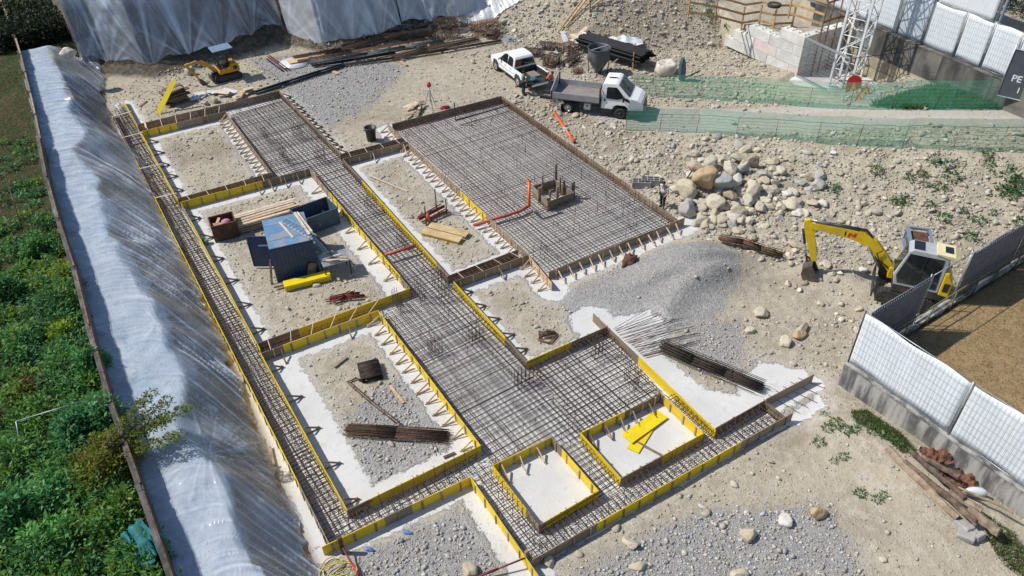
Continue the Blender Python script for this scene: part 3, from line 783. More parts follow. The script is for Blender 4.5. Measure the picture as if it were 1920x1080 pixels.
    if key == 'slab':
        along((940,180), (1275,409), .23, zig(-.09, .06, .54, .2)); along((940,180), (1275,409), .3, hook(-.16, .80, .009)); along((735,232), (940,180), .45, hook(-.12, .85, .009)); along((940,180), (1275,409), .5, hook(-.4, .6, .009))
    if hk.a: hk.build('hooked_bars', M['rebar_red' if key == 'slab' else 'rebar'], o)

# narrow cross beams: cage inside and pale spacer straps across the top
for nm, A0, A1, B0, B1, lab in (
    ('1', (257,233), (425,197), (263,246), (423,208), 'bar cage inside the farthest cross beam'),
    ('2', (331,372), (508,324), (338,379), (512,335), 'bar cage inside the second cross beam'),
    ('3', (480,645), (727,559), (488,662), (709,581), 'bar cage inside the third cross beam'),
    ('5', (840,517), (972,467), (850,527), (991,477), 'bar cage inside the cross beam at the near corner of the slab'),
    ('6', (638,289), (755,258), (642,298), (764,265), 'bar cage inside the cross beam behind the bay with loose planks')):
    o = thing('rebar_cage', lab, 'rebar cage', (0, 0, 0), 0, 'bar cages of the narrow cross beams')
    a0, a1, b0, b1 = (Vector((*w2(p), 0)) for p in (A0, A1, B0, B1))
    bs = Bars(); L = (b1-b0).length
    for t in (.15, .5, .85):
        for z in (.08, .36): bs.add(b0.lerp(a0, t)+Vector((0, 0, z)), b1.lerp(a1, t)+Vector((0, 0, z)), .011)
    n = int(L/.28)
    for i in range(1, n):
        p, q = b0.lerp(b1, i/n), a0.lerp(a1, i/n); d = q-p
        bs.poly([p+d*.12+Vector((0, 0, .06)), p+d*.12+Vector((0, 0, .4)), p+d*.88+Vector((0, 0, .4)), p+d*.88+Vector((0, 0, .06))], .009)
    bs.build('bars', M['rebar_red'], o)
    n = max(2, int(L/.95)); sm_ = MB().box((.5, 0, 0), (1, .03, .012)).mesh('strap', M['palewood'])
    for i in range(n):
        p, q = b0.lerp(b1, (i+.5)/n), a0.lerp(a1, (i+.5)/n); d = q-p
        link('strap', sm_, None, o, p+Vector((0, 0, FT+.022))-d*.08, (0, 0, math.atan2(d.y, d.x)), (d.length*1.16, 1, 1))
# dark blinding in the bottom of those beams is soil stained: a rusty lining of used boards
CAGES = [((500,262), 'far left of the central strip'), ((560,258), 'far right of the central strip, nearest the gravel yard'), ((533,300), 'second from the far end on the left'), ((602,303), 'beside the second cross beam'),
 ((697,395), 'above the first long struts of the container bay'), ((755,462), 'just behind the red pipe'), ((823,535), 'where the slab cross beam meets the strip'), ((836,560), 'in front of the slab cross beam'),
 ((747,575), 'behind the third cross beam'), ((790,560), 'at the yellow corner of the third cross beam'), ((817,665), 'alone in the middle of the white bars'), ((893,640), 'beside the long yellow board facing the soil bay'), ((978,722), 'at the inner corner below the soil bay'),
 ((1000,712), 'just right of the inner corner below the soil bay'), ((1122,668), 'at the far grey corner of the eastern mat'), ((1183,722), 'with red ties, above the bay with loose yellow panels')]
for (px, py), lab in CAGES:
    c = G(px, py, .1); o = thing('column_cage', 'upright starter bar cage ' + lab, 'column cage', c, rb.uniform(-.06, .06), 'upright starter bar cages')
    v, t = Bars(), Bars(); w, d = (.62, .28) if rb.random() < .6 else (.3, .62); hh = rb.uniform(1.0, 1.3)
    pts = [(-w/2+w*i/3, y) for i in range(4) for y in (-d/2, d/2)]
    for x, y in pts: v.add((x, y, 0), (x+rb.uniform(-.03, .03), y+rb.uniform(-.03, .03), hh+rb.uniform(-.12, .1)), .012)
    for z in np.arange(.1, hh*.75, .22):
        t.poly([(-w/2, -d/2, z), (w/2, -d/2, z), (w/2, d/2, z), (-w/2, d/2, z), (-w/2, -d/2, z)], .008)
    v.build('vertical_bars', M['rebar_dark'], o); t.build('ties', M['rebar'], o)
    if rb.random() < .8:
        q = Bars()
        for k in range(5): x, y = rb.uniform(-.4, .4), rb.uniform(-.35, .35); q.add((x, y, .36), (x+rb.uniform(-.25, .25), y+rb.uniform(-.2, .2), .37), .009)
        q.build('red_ties', M['redsteel'], o)
# pale slats nailed across the narrow strip
par = thing('cross_slats', 'pale timber slats nailed across the top of the narrow strip', 'slats', (0, 0, 0))
for (a, b) in (((209,219),(246,209)), ((227,259),(268,248)), ((263,316),(305,307)), ((291,371),(331,362))):
    A, B = G(*a, FT+.03), G(*b, FT+.03); MB().bar(A, B, .09, .025).build('slat', M['palewood'], par)
# loose tails of bars lying on the concrete right of the eastern mat
o = thing('rebar_fan', 'fan of straight bars sticking out over white concrete and gravel by the long bent bundle', 'rebar')
q = Bars()
for i in range(26):
    t = i/25; a = G(1150+t*60, 618+t*52+rb.uniform(-3, 3), .12); b = G(1215+t*62+rb.uniform(-12, 60), 583+t*68+rb.uniform(-6, 6), .14)
    q.add(a, b, .013)
q.build('bars', M['rebar'], o)
o = thing('rebar_tails', 'dark bars lying on the white ground past the eastern beam end', 'rebar')
q = Bars()
for a, b in (((1490,705),(1500,770)),): pass
for i in range(5): q.add(G(1440+i*14, 740-i*8, .05), G(1500+i*16, 775-i*10, .05), .010)
q.build('bars', M['rebar_dark'], o)

# ------------------------------------------------------------------ lift pit box in the slab
o = thing('pit_shutter_box', 'grey shutter box with posts standing in the slab mat', 'formwork', G(1027,382,FT), 0)
Z0 = Vector((*w2((1027,382)), 0)); cs = [Vector((*w2(p), 0))-Z0 for p in PITBOX]
for i in range(4):
    a, b = cs[i], cs[(i+1) % 4]; d = (b-a).normalized(); n = Vector((d.y, -d.x, 0))
    MB().bar(a+Vector((0, 0, .36)), b+Vector((0, 0, .36)), .03, .66).build('panel', M['ply'], o, loc=(0, 0, -FT))
for i, (px, py, hh) in enumerate(((1017,345,1.15),(1042,330,1.4),(1012,362,.95),(1050,345,1.0),(1057,348,.9),(1074,352,.95),(1031,362,.7),(1045,356,.8),(1028,372,.6))):
    p = G(px, py+12, .3)-Z0; w = .1+.08*(i % 3)
    MB().box((p.x, p.y, hh/2+.15-FT), (w, .06, hh+.1)).build('post', M['oldwood'], o)

# ------------------------------------------------------------------ pipes at the slab
o = thing('drain_pipe', 'orange drain pipe standing up with a red run through the slab board', 'pipe')
MB().tube([G(992,386,.42), G(992,386,.9), G(992,386,.42)+Vector((0, 0, 1.75))], .095, 14).build('upright', M['orange_pipe'], o)
c = G(992,386,.42)+Vector((0, 0, 1.75)); MB().lathe([(.12, -.12), (.12, .05), (.098, .05), (.09, -.1)], 14, c=c).build('socket', M['orange_pipe'], o)
MB().tube([G(990,387,.34), G(975,396,.32), G(888,422,.32)], .095, 12).build('run', M['red_pipe'], o)
o = thing('sleeve_pipe', 'short red pipe laid across the central strip', 'pipe')
MB().tube([G(722,478,.5), G(779,461,.5)], .09, 12).build('tube', M['red_pipe'], o)
o = thing('orange_pipe', 'orange pipe lying on soil beside the east slab board', 'pipe')
A, B = GT(1040,215)+Vector((0, 0, .1)), GT(1077,270)+Vector((0, 0, .12))
MB().tube([A, B], .1, 14).build('tube', M['orange_pipe'], o); d = (B-A).normalized()
MB().tube([A-d*.05, A+d*.2], .125, 14).build('socket', M['orange_pipe'], o)
MB().tube([B-d*.01, B+d*.006], .085, 14).build('bore', M['sign_black'], o)
o = thing('water_pipe', 'dark blue pipe rising at the far edge of the slab and bending along it', 'pipe')
p = G(854,226,.35); MB().tube([p+Vector((0, 0, 1.35)), p, G(955,197,.38)], .05, 10).build('tube', M['navy'], o)
MB().bar(G(964,195,.6), G(980,190,.6), .06).build('end_piece', M['navy'], o)
# ------------------------------------------------------------------ plastic sheeting over the banks
def plastic_material(name, tint, a0, a1, rough=.2):
    m, nt, p = nodes_of(name); L = nt.links.new
    pos = geo_pos(nt)
    ridge = N(nt, "ShaderNodeAttribute", attribute_name='ridge').outputs["Fac"]
    n = noise_(nt, 1.1, 6, .65, pos); n2 = noise_(nt, 9, 5, .7, pos, stretch=(1, .35, 1))
    c = mixc(nt, smooth_(nt, n, .35, .7), tint, tuple(x*.82 for x in tint))
    L(c, p.inputs["Base Color"]); p.inputs["Roughness"].default_value = rough; p.inputs["Specular IOR Level"].default_value = .8
    a = math_(nt, 'MULTIPLY_ADD', ridge, a1, a0)  # fold ridges more opaque: doubled film, with their bright highlights painted in
    a = math_(nt, 'ADD', a, math_(nt, 'MULTIPLY_ADD', n, .22, -.11))
    a = math_(nt, 'ADD', a, math_(nt, 'MULTIPLY_ADD', n2, .10, -.05), clamp=True)
    b = nt.nodes.new("ShaderNodeBump"); b.inputs["Strength"].default_value = .10; b.inputs["Distance"].default_value = .05
    L(n2, b.inputs["Height"]); L(b.outputs[0], p.inputs["Normal"])
    tr = nt.nodes.new("ShaderNodeBsdfTransparent"); tr.inputs[0].default_value = (.93, .94, .95, 1)
    mx = nt.nodes.new("ShaderNodeMixShader"); L(a, mx.inputs[0]); L(tr.outputs[0], mx.inputs[1]); L(p.outputs[0], mx.inputs[2])
    L(mx.outputs[0], nt.nodes["Material Output"].inputs[0]); return m
M['plastic'] = plastic_material('clear_plastic_sheet', (.56, .62, .71), .19, .95, .19)  # blue in these film tints stands in for reflected sky
M['plastic_back'] = plastic_material('bluish_plastic_sheet', (.56, .62, .73), .20, .95, .14)
M['plastic_milky'] = plastic_material('milky_plastic_sheet', (.66, .70, .75), .50, .6, .2)
M['plastic_light'] = plastic_material('white_film', (.74, .75, .77), .75, .3, .35)
def ridged(x, seed): return np.clip(1-np.abs(vnoise(x, x*0+.37*seed, seed))*2.4, 0, 1)**1.6
def grid_faces(nv, nu):
    i = np.arange(nv*nu).reshape(nv, nu)
    return np.stack([i[:-1, :-1], i[:-1, 1:], i[1:, 1:], i[1:, :-1]], -1).reshape(-1, 4)
# left bank
vy = np.arange(12, 70.6, .065); uu = np.linspace(0, 1, 100)
Yg, Ug = np.meshgrid(vy, uu, indexing='ij')
xw_, xc_, xt_ = np.interp(Yg, XW_Y, XW)+.12, XCF(Yg), np.interp(Yg, XT_Y, XT)
xt_ = xt_-.15+.28*vnoise(Yg*.9, Yg*0, 3)+.14*vnoise(Yg*2.6, Yg*0, 4)
Xg = xw_+(xt_-xw_)*Ug; sl_ = np.clip((Xg-xc_)/(xt_-xc_), 0, 1)
d1 = Xg-xw_
c = Yg+.12*d1+.42*np.maximum(0, d1-1.3)**1.75+.10*vnoise(Xg*.35, Yg*.25, 8)
def lines(x, seed, w=5.0): return np.clip(1-np.abs(vnoise(x, x*0+.37*seed, seed))*w, 0, 1)**1.3
r_ = .8*lines(c*1.15, 5, 6)+.7*lines(c*2.7, 6)+.55*lines(c*5.3, 14, 4)+.4*lines(c*10.5, 15, 3.5)
r_ = r_*(.35+.9*np.clip(fbm(Xg*.5, Yg*.3, 3, 23)+.45, 0, 1))
wgt = sm(Xg+.5*vnoise(Xg*.5, Yg*.45, 33), xc_-1.5, xc_+.8)
for (px_, py_, pw) in ((.6,22.4,2.6),(1.1,43.5,1.6),(.9,31.0,1.4)):
    an = np.arctan2(Yg-py_, Xg-px_); dist = np.hypot(Yg-py_, Xg-px_)
    k = .6*np.exp(-(dist/pw)**2); r_ = r_*(1-k)+k*(.8*lines(an*4.4, int(py_), 5)+.5*lines(an*9.0, int(py_)+1, 4)); wgt = np.maximum(wgt, k*.9)
big = fbm(Xg*.55, Yg*.38, 3, 40)
Zg = np.maximum(hgt(Xg, Yg), .04)+.07+wgt*(.085*r_+.26*np.maximum(big+.15, 0)*np.sin(sl_*pi))+.10*wgt*np.maximum(vnoise(c*.5, c*0, 22)+.3, 0)*np.sin(sl_*pi)+.025*fbm(Xg*1.2, Yg*1.6, 3, 44)+.02*r_
edge = (Ug > .985); Zg = np.where(edge, np.maximum(Zg-.03, .03), Zg)
ridge = np.clip((.25+.75*wgt)*r_, 0, 1)*.85+.22*sm(fbm(Xg*.4, Yg*.22, 3, 52), -.1, .4)*wgt+.35*np.clip(fbm(Xg*.7, Yg*.5, 4, 47)+.1, 0, 1)+.25*ridged(Yg*.9+1.6*Xg+.6*vnoise(Xg*.8, Yg*.8, 12), 49)*(1-wgt)
me = np_mesh('left_bank_sheet', np.stack([Xg, Yg, Zg], -1).reshape(-1, 3), grid_faces(*Xg.shape), M['plastic'], smooth=True, attrs=dict(ridge=ridge.ravel()))
o = link('plastic_sheet', me); tag(o, 'long wrinkled clear plastic sheet over the left earth bank with a pale ledge', 'plastic sheet', 'plastic sheets over the earth banks')
# hem: timber batten holding the lower edge near the viewer
o = thing('hem_boards', 'grey boards weighing down the lower hem of the plastic near the narrow strip', 'boards')
pp = [(505,838),(520,905),(536,960),(556,1010),(575,1050),(590,1085)]
for i in range(5):
    if i in (1, 2, 3, 4, 0): MB().bar(G(*pp[i], .10), G(*pp[i+1], .08), .16, .05).build('board', M['oldwood'], o)
# back sheets
def back_sheet(x0, x1, zb, pins, mat_, seed, label, top=5.75, du=.07):
    xs = np.arange(x0, x1, du); ts = np.linspace(0, 1, 70)
    Xb, Tb = np.meshgrid(xs, ts)
    yb_ = np.interp(Xb, YB_X, YB)
    pins = np.array(pins); pz = np.interp(xs, pins[:, 0], pins[:, 1])
    dp = np.min(np.abs(xs[None]-pins[:, :1]), axis=0); sag = .45*np.clip(dp/1.6, 0, 1)**.7
    zbot = zb+pz-.0+sag*.9-.25+.12*vnoise(xs*1.7, xs*0, seed)
    Hh = top-zbot[None]; Zb = zbot[None]+Hh*(1-np.clip(Tb/.86, 0, 1))
    back = np.clip((Tb-.86)/.14, 0, 1)                          # (unused rows fold over the crest)
    frac = np.clip((Zb-.85)/4.7, 0, 1)
    Yb = yb_-.10+1.7*frac
    # fold field: nearest pins
    num = np.zeros_like(Xb); den = np.zeros_like(Xb)
    for k, (pxx, pzz) in enumerate(pins):
        dx = Xb-pxx; dz = np.maximum(Zb-(zb+pzz-.3), .05); an = np.arctan2(dx, dz+.35)
        w = np.exp(-(dx/(1.1+.38*dz))**2)+1e-4
        f_ = .75*ridged(an*3.6, seed+k)+.35*ridged(an*8.5, seed+k+7)+.10*ridged(an*20, seed+k+9)
        num += w*f_; den += w
    rr_ = num/den
    rr_ = rr_*(.55+.6*np.clip(fbm(Xb*.45, Zb*.4, 3, seed+40)+.5, 0, 1))+.12*ridged((Xb+.12*Zb)*2.6+.4*vnoise(Xb*.7, Zb*.7, seed), seed+20)
    bel = fbm(Xb*.8, Zb*.6, 3, seed+30)
    Yb = Yb-.20*rr_*(.3+.7*np.clip((Zb-zbot[None])/1.5, 0, 1))-.18*(bel+.2)-.08
    V = np.stack([Xb, Yb, Zb], -1); 
    # crest rows run back over the top of the bank
    n = int(70*.14); 
    for i in range(n):
        row = 69-i; q = (n-i)/n
        V[n-1-i if False else i, :, 0] = V[i, :, 0]
    crest = V[0].copy(); extra = [crest+np.array([0, .35*(j+1), .05+.06*j])+np.stack([0*xs, 0*xs, .06*vnoise(xs*2.3, xs*0+j, seed)], -1) for j in range(6)][::-1]
    rr_ = rr_+.55*sm(Zb, 4.6, 5.6)*(.4+.8*ridged(Xb*1.9+.3*Zb, seed+3)); V = np.concatenate([np.array(extra), V], 0); rr_ = np.concatenate([np.repeat(rr_[:1], 6, 0)*.6+.3, rr_], 0)  # crest made whiter and denser to paint in its highlights
    me = np_mesh('back_sheet', V.reshape(-1, 3), grid_faces(V.shape[0], V.shape[1]), M[mat_], smooth=True, attrs=dict(ridge=np.clip(rr_, 0, 1.2).ravel()))
    return tag(link('plastic_sheet', me), label, 'plastic sheet', 'plastic sheets over the earth banks')
back_sheet(4.25, 20.2, .75, [(4.25,.9),(5.9,.3),(8.9,.1),(11.9,.35),(14.6,.4),(17.6,.55),(20.2,.9)], 'plastic_back', 50, 'bluish shiny plastic sheet hung over the far bank behind the small digger')
back_sheet(20.35, 29.4, .25, [(20.35,.9),(22.2,-.1),(24.4,.35),(26.9,.45),(29.4,.85)], 'plastic_milky', 80, 'milky grey plastic sheet with vertical folds in the middle of the far bank')
back_sheet(29.5, 34.3, .65, [(29.5,.6),(31.8,.5),(34.3,.6)], 'plastic_milky', 95, 'short grey plastic sheet right of the milky one on the far bank')
# drape on the stony slope
xs = np.linspace(34.0, 43.6, 130); ts = np.linspace(0, 1, 60)
Xb, Tb = np.meshgrid(xs, ts); yb0 = np.interp(xs, [34, 39, 41.2, 42.2, 43.0, 43.6], [60.2, 58.2, 56.8, 55.6, 54.9, 54.9])
Yb = yb0[None]+Tb*7-.3*vnoise(Xb*.9, Tb*0, 61)*(1-Tb); r_ = .6*ridged((Xb-.25*Yb)*1.3, 60)+.5*ridged((Xb-.2*Yb)*3.4, 62)
Zb = terrain(Xb, Yb)+.14+.16*r_
me = np_mesh('drape', np.stack([Xb, Yb, Zb], -1).reshape(-1, 3), grid_faces(*Xb.shape), M['plastic_light'], smooth=True, attrs=dict(ridge=r_.ravel()))
tag(link('plastic_sheet', me), 'whitish plastic sheet draped on top of the stony slope behind the pickup', 'plastic sheet', 'plastic sheets over the earth banks')
o = MB().ell((3.3, 66.9, 3.0), (.55, .42, .38), 14, 8).build('plastic_bundle', M['bagging']); me = o.data
for v in me.vertices: v.co += Vector((mnoise.noise(v.co*3), mnoise.noise(v.co*3+Vector((5, 0, 0))), mnoise.noise(v.co*3+Vector((0, 5, 0)))))*.22
tag(o, 'crumpled whitish bundle where the left and far plastic sheets meet', 'bundle')

# ------------------------------------------------------------------ walls and fences
def wall_strip(name, p0, p1, z0, z1, th, label, cat, seg, m='concrete', coping=True, group=None):
    a, b = Vector((*p0, 0)), Vector((*p1, 0)); d = b-a; L = d.length
    o = thing(name, label, cat, a, math.atan2(d.y, d.x), group)
    n = max(1, round(L/seg)); w = L/n
    for i in range(n):
        MB().box((i*w+w/2, 0, (z0+z1)/2), (w-.012, th, z1-z0)).build('wall_section', M[m], o)
    if coping: MB().box((L/2, 0, z1+.03), (L, th+.06, .06)).build('coping', M[m], o)
    return o, L
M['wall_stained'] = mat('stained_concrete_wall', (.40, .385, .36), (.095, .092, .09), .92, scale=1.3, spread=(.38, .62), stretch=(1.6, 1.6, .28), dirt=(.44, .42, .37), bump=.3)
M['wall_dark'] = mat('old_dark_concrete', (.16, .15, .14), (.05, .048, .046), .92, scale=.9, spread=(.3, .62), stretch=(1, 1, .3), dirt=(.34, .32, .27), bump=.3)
M['wall_tan'] = mat('tan_stone_block', (.42, .37, .27), (.33, .28, .2), .92, scale=1.2, rnd=.18, bump=.4, dirt=(.14, .12, .10), dirt_amt=.5)
# boundary wall on the left, with boards on the site side
lw_pts = [(np.interp(y, XW_Y, XW), y) for y in (4, 10, 16, 21, 26, 31, 36, 41, 46, 52)]
o = thing('boundary_wall', 'old concrete kerb wall with dark boards between garden and plastic sheet', 'wall')
for (xa, ya), (xb, yb2) in zip(lw_pts[:-1], lw_pts[1:]):
    MB().bar((xa-.06, ya, 2.9), (xb-.06, yb2-.02, 2.9), .15, 1.3).build('wall_section', M['wall_dark'], o)
    MB().bar((xa+.045, ya, 3.02), (xb+.045, yb2-.03, 3.0), .05, .98).build('board', M['darkwood'], o)
    MB().bar((xa+.03, ya+.3, 3.57), (xb+.03, yb2-.1, 3.56), .07, .05).build('top_rail', M['darkwood'], o)
o = thing('edge_fence', 'low dark fence with sagging boards along the far lawn edge', 'fence')
fp = [(np.interp(y, XW_Y, XW), y) for y in (52, 56, 60, 64, 68, 72, 77, 83)]
for (xa, ya), (xb, yb2) in zip(fp[:-1], fp[1:]):
    MB().bar((xa-.02, ya, 2.9), (xb-.02, yb2-.03, 2.9), .06, .75).build('board', M['darkwood'], o)
    MB().bar((xa+.05, ya+.1, 3.3), (xb+.05, yb2-.1, 3.3), .1, .05).build('rail', M['oldwood'], o)
    MB().box((xa-.09, ya, 2.95), (.09, .09, 1.2)).build('post', M['oldwood'], o)
# corner retaining walls
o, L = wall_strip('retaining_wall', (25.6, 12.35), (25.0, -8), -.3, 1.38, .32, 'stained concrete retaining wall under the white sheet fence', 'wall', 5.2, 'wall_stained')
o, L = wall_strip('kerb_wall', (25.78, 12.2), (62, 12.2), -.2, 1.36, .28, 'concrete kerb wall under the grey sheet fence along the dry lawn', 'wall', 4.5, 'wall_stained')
MB().box((2, -.17, 1.2), (4, .03, .2)).build('dark_band', M['wall_dark'], o)  # darker strip along the lawn side of the kerb
def fence_panel(o, x, w, z, h, sheet, y=0, sheeted=True, part='sheet', wires=True):
    """one site-fence panel in the plane y of thing o: frame, sheet, wires"""
    f = MB(); r = .022
    for (a, b) in (((x+.03, z+.03), (x+w-.03, z+.03)), ((x+.03, z+h-.03), (x+w-.03, z+h-.03)), ((x+.03, z), (x+.03, z+h)), ((x+w-.03, z), (x+w-.03, z+h))):
        f.tube([(a[0], y, a[1]), (b[0], y, b[1])], r, 6)
    f.build('frame', M['steel'], o)
    if wires:
        b = Bars(); n = int(w/.16)
        for i in range(1, n): b.add((x+w*i/n, y-.075, z+.04), (x+w*i/n, y-.075, z+h-.04), .0055)
        n = int(h/.36)
        for i in range(1, n): b.add((x+.04, y-.085, z+h*i/n), (x+w-.04, y-.085, z+h*i/n), .003)
        b.build('wire_grid', M['fence_wire'], o)
    if sheeted:
        nx_, nz_ = 18, 10; V = []; F = []
        for j in range(nz_+1):
            for i in range(nx_+1):
                xx = x+.05+(w-.1)*i/nx_; zz = z+.07+(h-.14)*j/nz_+(.05*sin(xx*2.1) if j in (0, nz_) else 0)
                V.append((xx, y-.03+.005*sin(i*1.7+j*.3)+.006*sin(i*.7+j*1.1+x)*(1 if sheet != 'sheet_backlit' else .3), zz))
        for j in range(nz_):
            for i in range(nx_): k = j*(nx_+1)+i; F.append((k, k+1, k+nx_+2, k+nx_+1))
        mb = MB(); mb.raw(V, F, True); s_ = mb.build(part, M[sheet], o)
        so = s_.modifiers.new("thick", 'SOLIDIFY'); so.thickness = .004
def fence_post(o, x, z0, z1, y=.0, r=.03): MB().tube([(x, y, z0), (x, y, z1)], r, 8).build('post', M['steel'], o)
a = Vector((25.6, 12.3, 0)); d = Vector((-.6, -20.35, 0)).normalized()
fen = thing('site_fence', 'white sheeted site fence on the stained retaining wall beside the dry lawn', 'fence', a, math.atan2(d.y, d.x))
x = .0
for w in (4.85, 4.9, 4.9, 4.9):
    fence_panel(fen, x, w, 1.47, 2.88, 'sheet_white', 0.0); fence_post(fen, x+w+.02, 1.2, 4.4, -.05, .035); x += w+.05
MB().tube([(0, 0, .9), (0, 0, 4.38)], .04, 8).build('post', M['ex_dark'], fen)
fen = thing('site_fence', 'backlit sheeted site fence, shade painted grey, with one open bay in front of the yellow excavator', 'fence', (25.78, 12.2, 0), 0)
xs_ = G(1757, 521, 4.3).x-25.78; xe_ = G(1838, 478, 4.3).x-25.78
fence_panel(fen, .05, xs_-.1, 1.45, 2.85, 'sheet_backlit'); fence_panel(fen, xs_+.05, xe_-xs_-.1, 1.45, 2.85, 'sheet_backlit', sheeted=False, wires=False)
x = xe_
for w in (4.9, 4.9, 4.9): fence_panel(fen, x, w, 1.45, 2.85, 'sheet_backlit'); x += w+.04
for xx in (xs_, xe_, xe_+4.92, xe_+9.86): fence_post(fen, xx, 1.2, 4.35, .05)
rail = thing('handrail', 'olive green handrail along the lawn side of the grey fence', 'handrail', (26.6, 11.95, 0), 0)
MB().tube([(0, 0, 2.35), (20, 0, 2.35)], .032, 8).build('top_rail', M['railgreen'], rail); MB().tube([(0, 0, 1.75), (20, 0, 1.75)], .018, 8).build('mid_rail', M['railgreen'], rail)
pm_ = MB().tube([(0, 0, 1.1), (0, 0, 2.35)], .03, 8).mesh('post', M['railgreen'])
for i in range(11): link('post', pm_, None, rail, (.6+i*1.85, 0, 0))
# far wall beside the crane
WF = lambda y: (xw_far(y), y)
ang_w = math.atan2(-1, -.13)
far = thing('retaining_wall', 'tall dark stained wall of concrete and tan blocks behind the tower crane', 'wall', (xw_far(38), 38, 0), ang_w)
L = 30; zt = 4.42
for i in range(8):
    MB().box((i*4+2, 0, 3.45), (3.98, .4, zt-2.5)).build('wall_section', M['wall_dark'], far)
for r_i in range(2):
    for i in range(13):
        w = 1.8; x = i*w+(r_i % 2)*.9
        MB().box((x+w/2, .02+.03*random.random(), .75+r_i*.9+.44), (w-.03, .42, .86)).build('block', M['wall_tan'] if x < 16 else M['wall_stained'], far)
MB().box((15, .03, zt+.03), (32, .5, .08)).build('coping', M['wall_dark'], far)
fen = thing('site_fence', 'row of white sheeted fence panels on top of the dark wall by the crane', 'fence', (xw_far(38), 38, 0), ang_w)
ds = [(Vector((G(px, py, 4.5).x, G(px, py, 4.5).y, 0))-Vector((xw_far(38), 38, 0))).dot(Vector((cos(ang_w), sin(ang_w), 0))) for px, py in ((1560,8),(1598,24),(1686,62),(1728,82),(1787,107),(1834,128),(1890,148))]
ds += [ds[-1]+3.2, ds[-1]+6.4]; ds = [ds[0]-4.0]+ds
for i, (p, q) in enumerate(zip(ds[:-1], ds[1:])):
    fence_panel(fen, p+.06, q-p-.12, 4.52, 3.0, 'sheet_shiny' if i == 3 else 'sheet_white', .1); fence_post(fen, q, 4.4, 7.55, .12, .04)
for i, k in enumerate((4, 6)):
    x = ds[k]-.0; lab = ('tall slate blue pole bolted to the dark wall, nearer the crane', 'tall slate blue pole bolted to the dark wall, nearer the banner')[i]
    o = thing('fence_pole', lab, 'pole', Vector((xw_far(38), 38, 0))+Vector((cos(ang_w), sin(ang_w), 0))*x, ang_w, 'tall poles on the dark wall')
    MB().tube([(0, .36, 3.0), (0, .36, 13)], .085, 10).build('pole', M['bluepost'] if 'bluepost' in M else M['steel'], o)
    for s_ in (-.14, .14): MB().box((s_, .32, 3.6), (.1, .16, 1.7)).build('bracket', M['steel'], o)
# upper white sheet and the wall and planting behind
P0 = G(1757, 8, 5.0); P1 = G(1862, 44, 5.0); dd = P1-P0
o = thing('upper_screen', 'large white cloth screen on poles above the fence row at the top right', 'screen', (P0.x, P0.y, 5.0), math.atan2(dd.y, dd.x))
fence_panel(o, 0, dd.length, 0, 4.2, 'sheet_white', wires=False)
for x in (-.1, dd.length+.1): MB().tube([(x, .05, -.6), (x, .05, 5.0)], .09, 8).build('pole', M['steel'], o)
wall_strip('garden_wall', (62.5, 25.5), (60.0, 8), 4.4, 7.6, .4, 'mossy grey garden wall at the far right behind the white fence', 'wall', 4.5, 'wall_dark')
# dark banner
B0 = G(1869, 178, 3.7); B1 = G(1925, 191, 3.7); dd = (B1-B0)
o = thing('banner_fence', 'dark grey banner fence with large white letters at the right edge', 'banner', B0, math.atan2(dd.y, dd.x))
MB().box((3.0, 0, 1.5), (6.0, .02, 3.0)).build('banner_cloth', M['banner'], o)
f = MB()
for p, q in (((0, 0), (6, 0)), ((0, 3.05), (6, 3.05)), ((0, -.1), (0, 3.3)), ((3, -.1), (3, 3.1)), ((6, -.1), (6, 3.1))): f.tube([(p[0], -.03, p[1]), (q[0], -.03, q[1])], .03, 6)
f.build('frame', M['steel'], o)
def text(body, size, parent, loc, rot, m, bold=0.0):
    cu = bpy.data.curves.new('lettering', 'FONT'); cu.body = body; cu.size = size; cu.extrude = .004; cu.offset = bold
    t = bpy.data.objects.new('lettering_curve', cu); COL.objects.link(t); bpy.context.view_layer.update()
    dg = bpy.context.evaluated_depsgraph_get(); me = bpy.data.meshes.new_from_object(t.evaluated_get(dg))
    bpy.data.objects.remove(t); me.materials.clear(); me.materials.append(m)
    return link('lettering', me, None, parent, loc, rot)
text("PE", .58, o, (.42, -.02, 1.08), (R(90), 0, 0), M['letter'], .012)
text("I", .5, o, (.98, -.02, .42), (R(90), 0, 0), M['letter'], .012)

# block wall of big concrete blocks
a = Vector((*BW0, 0)); b = Vector((*BW1, 0)); d = (b-a).normalized(); ang_b = math.atan2(d.y, d.x)
bw = thing('block_wall', 'stepped wall of big pale studded concrete blocks beside the crane', 'wall', (BW0[0], BW0[1], .68), ang_b)
stud = MB().lathe([(.13, 0), (.11, .09), (0, .09)], 10).mesh('stud', M['block'])
def blk(x0, x1, row, y0=-.8, y1=0.0, pink=False, studs=False):
    BH = .8; w = x1-x0
    e = MB().box(((x0+x1)/2, (y0+y1)/2+random.uniform(-.02, .02), row*BH+BH/2), (w-.03, y1-y0-.02, BH-.025)).build('block', M['block_pink' if pink else 'block'], bw, bevel=.02)
    if studs:
        k = max(1, int(w/.6))
        for i in range(k):
            for yy in (.28, .66): link('stud', stud, None, e, (x0+(i+.5)*w/k, y0+(y1-y0)*yy, row*BH+BH-.012))
rows = [[0, .95, 3.25, 5.65, 8.0], [0, 2.4, 4.8, 7.1], [0, .9, 3.3, 5.6], [0, 2.4]]
for r_i, bs in enumerate(rows):
    for i in range(len(bs)-1):
        top = r_i == 3 or bs[i+1] > rows[r_i+1][-1]+.1 if r_i < 3 else True
        blk(bs[i], bs[i+1], r_i, pink=(r_i, i) in ((0, 0), (1, 1)), studs=top)
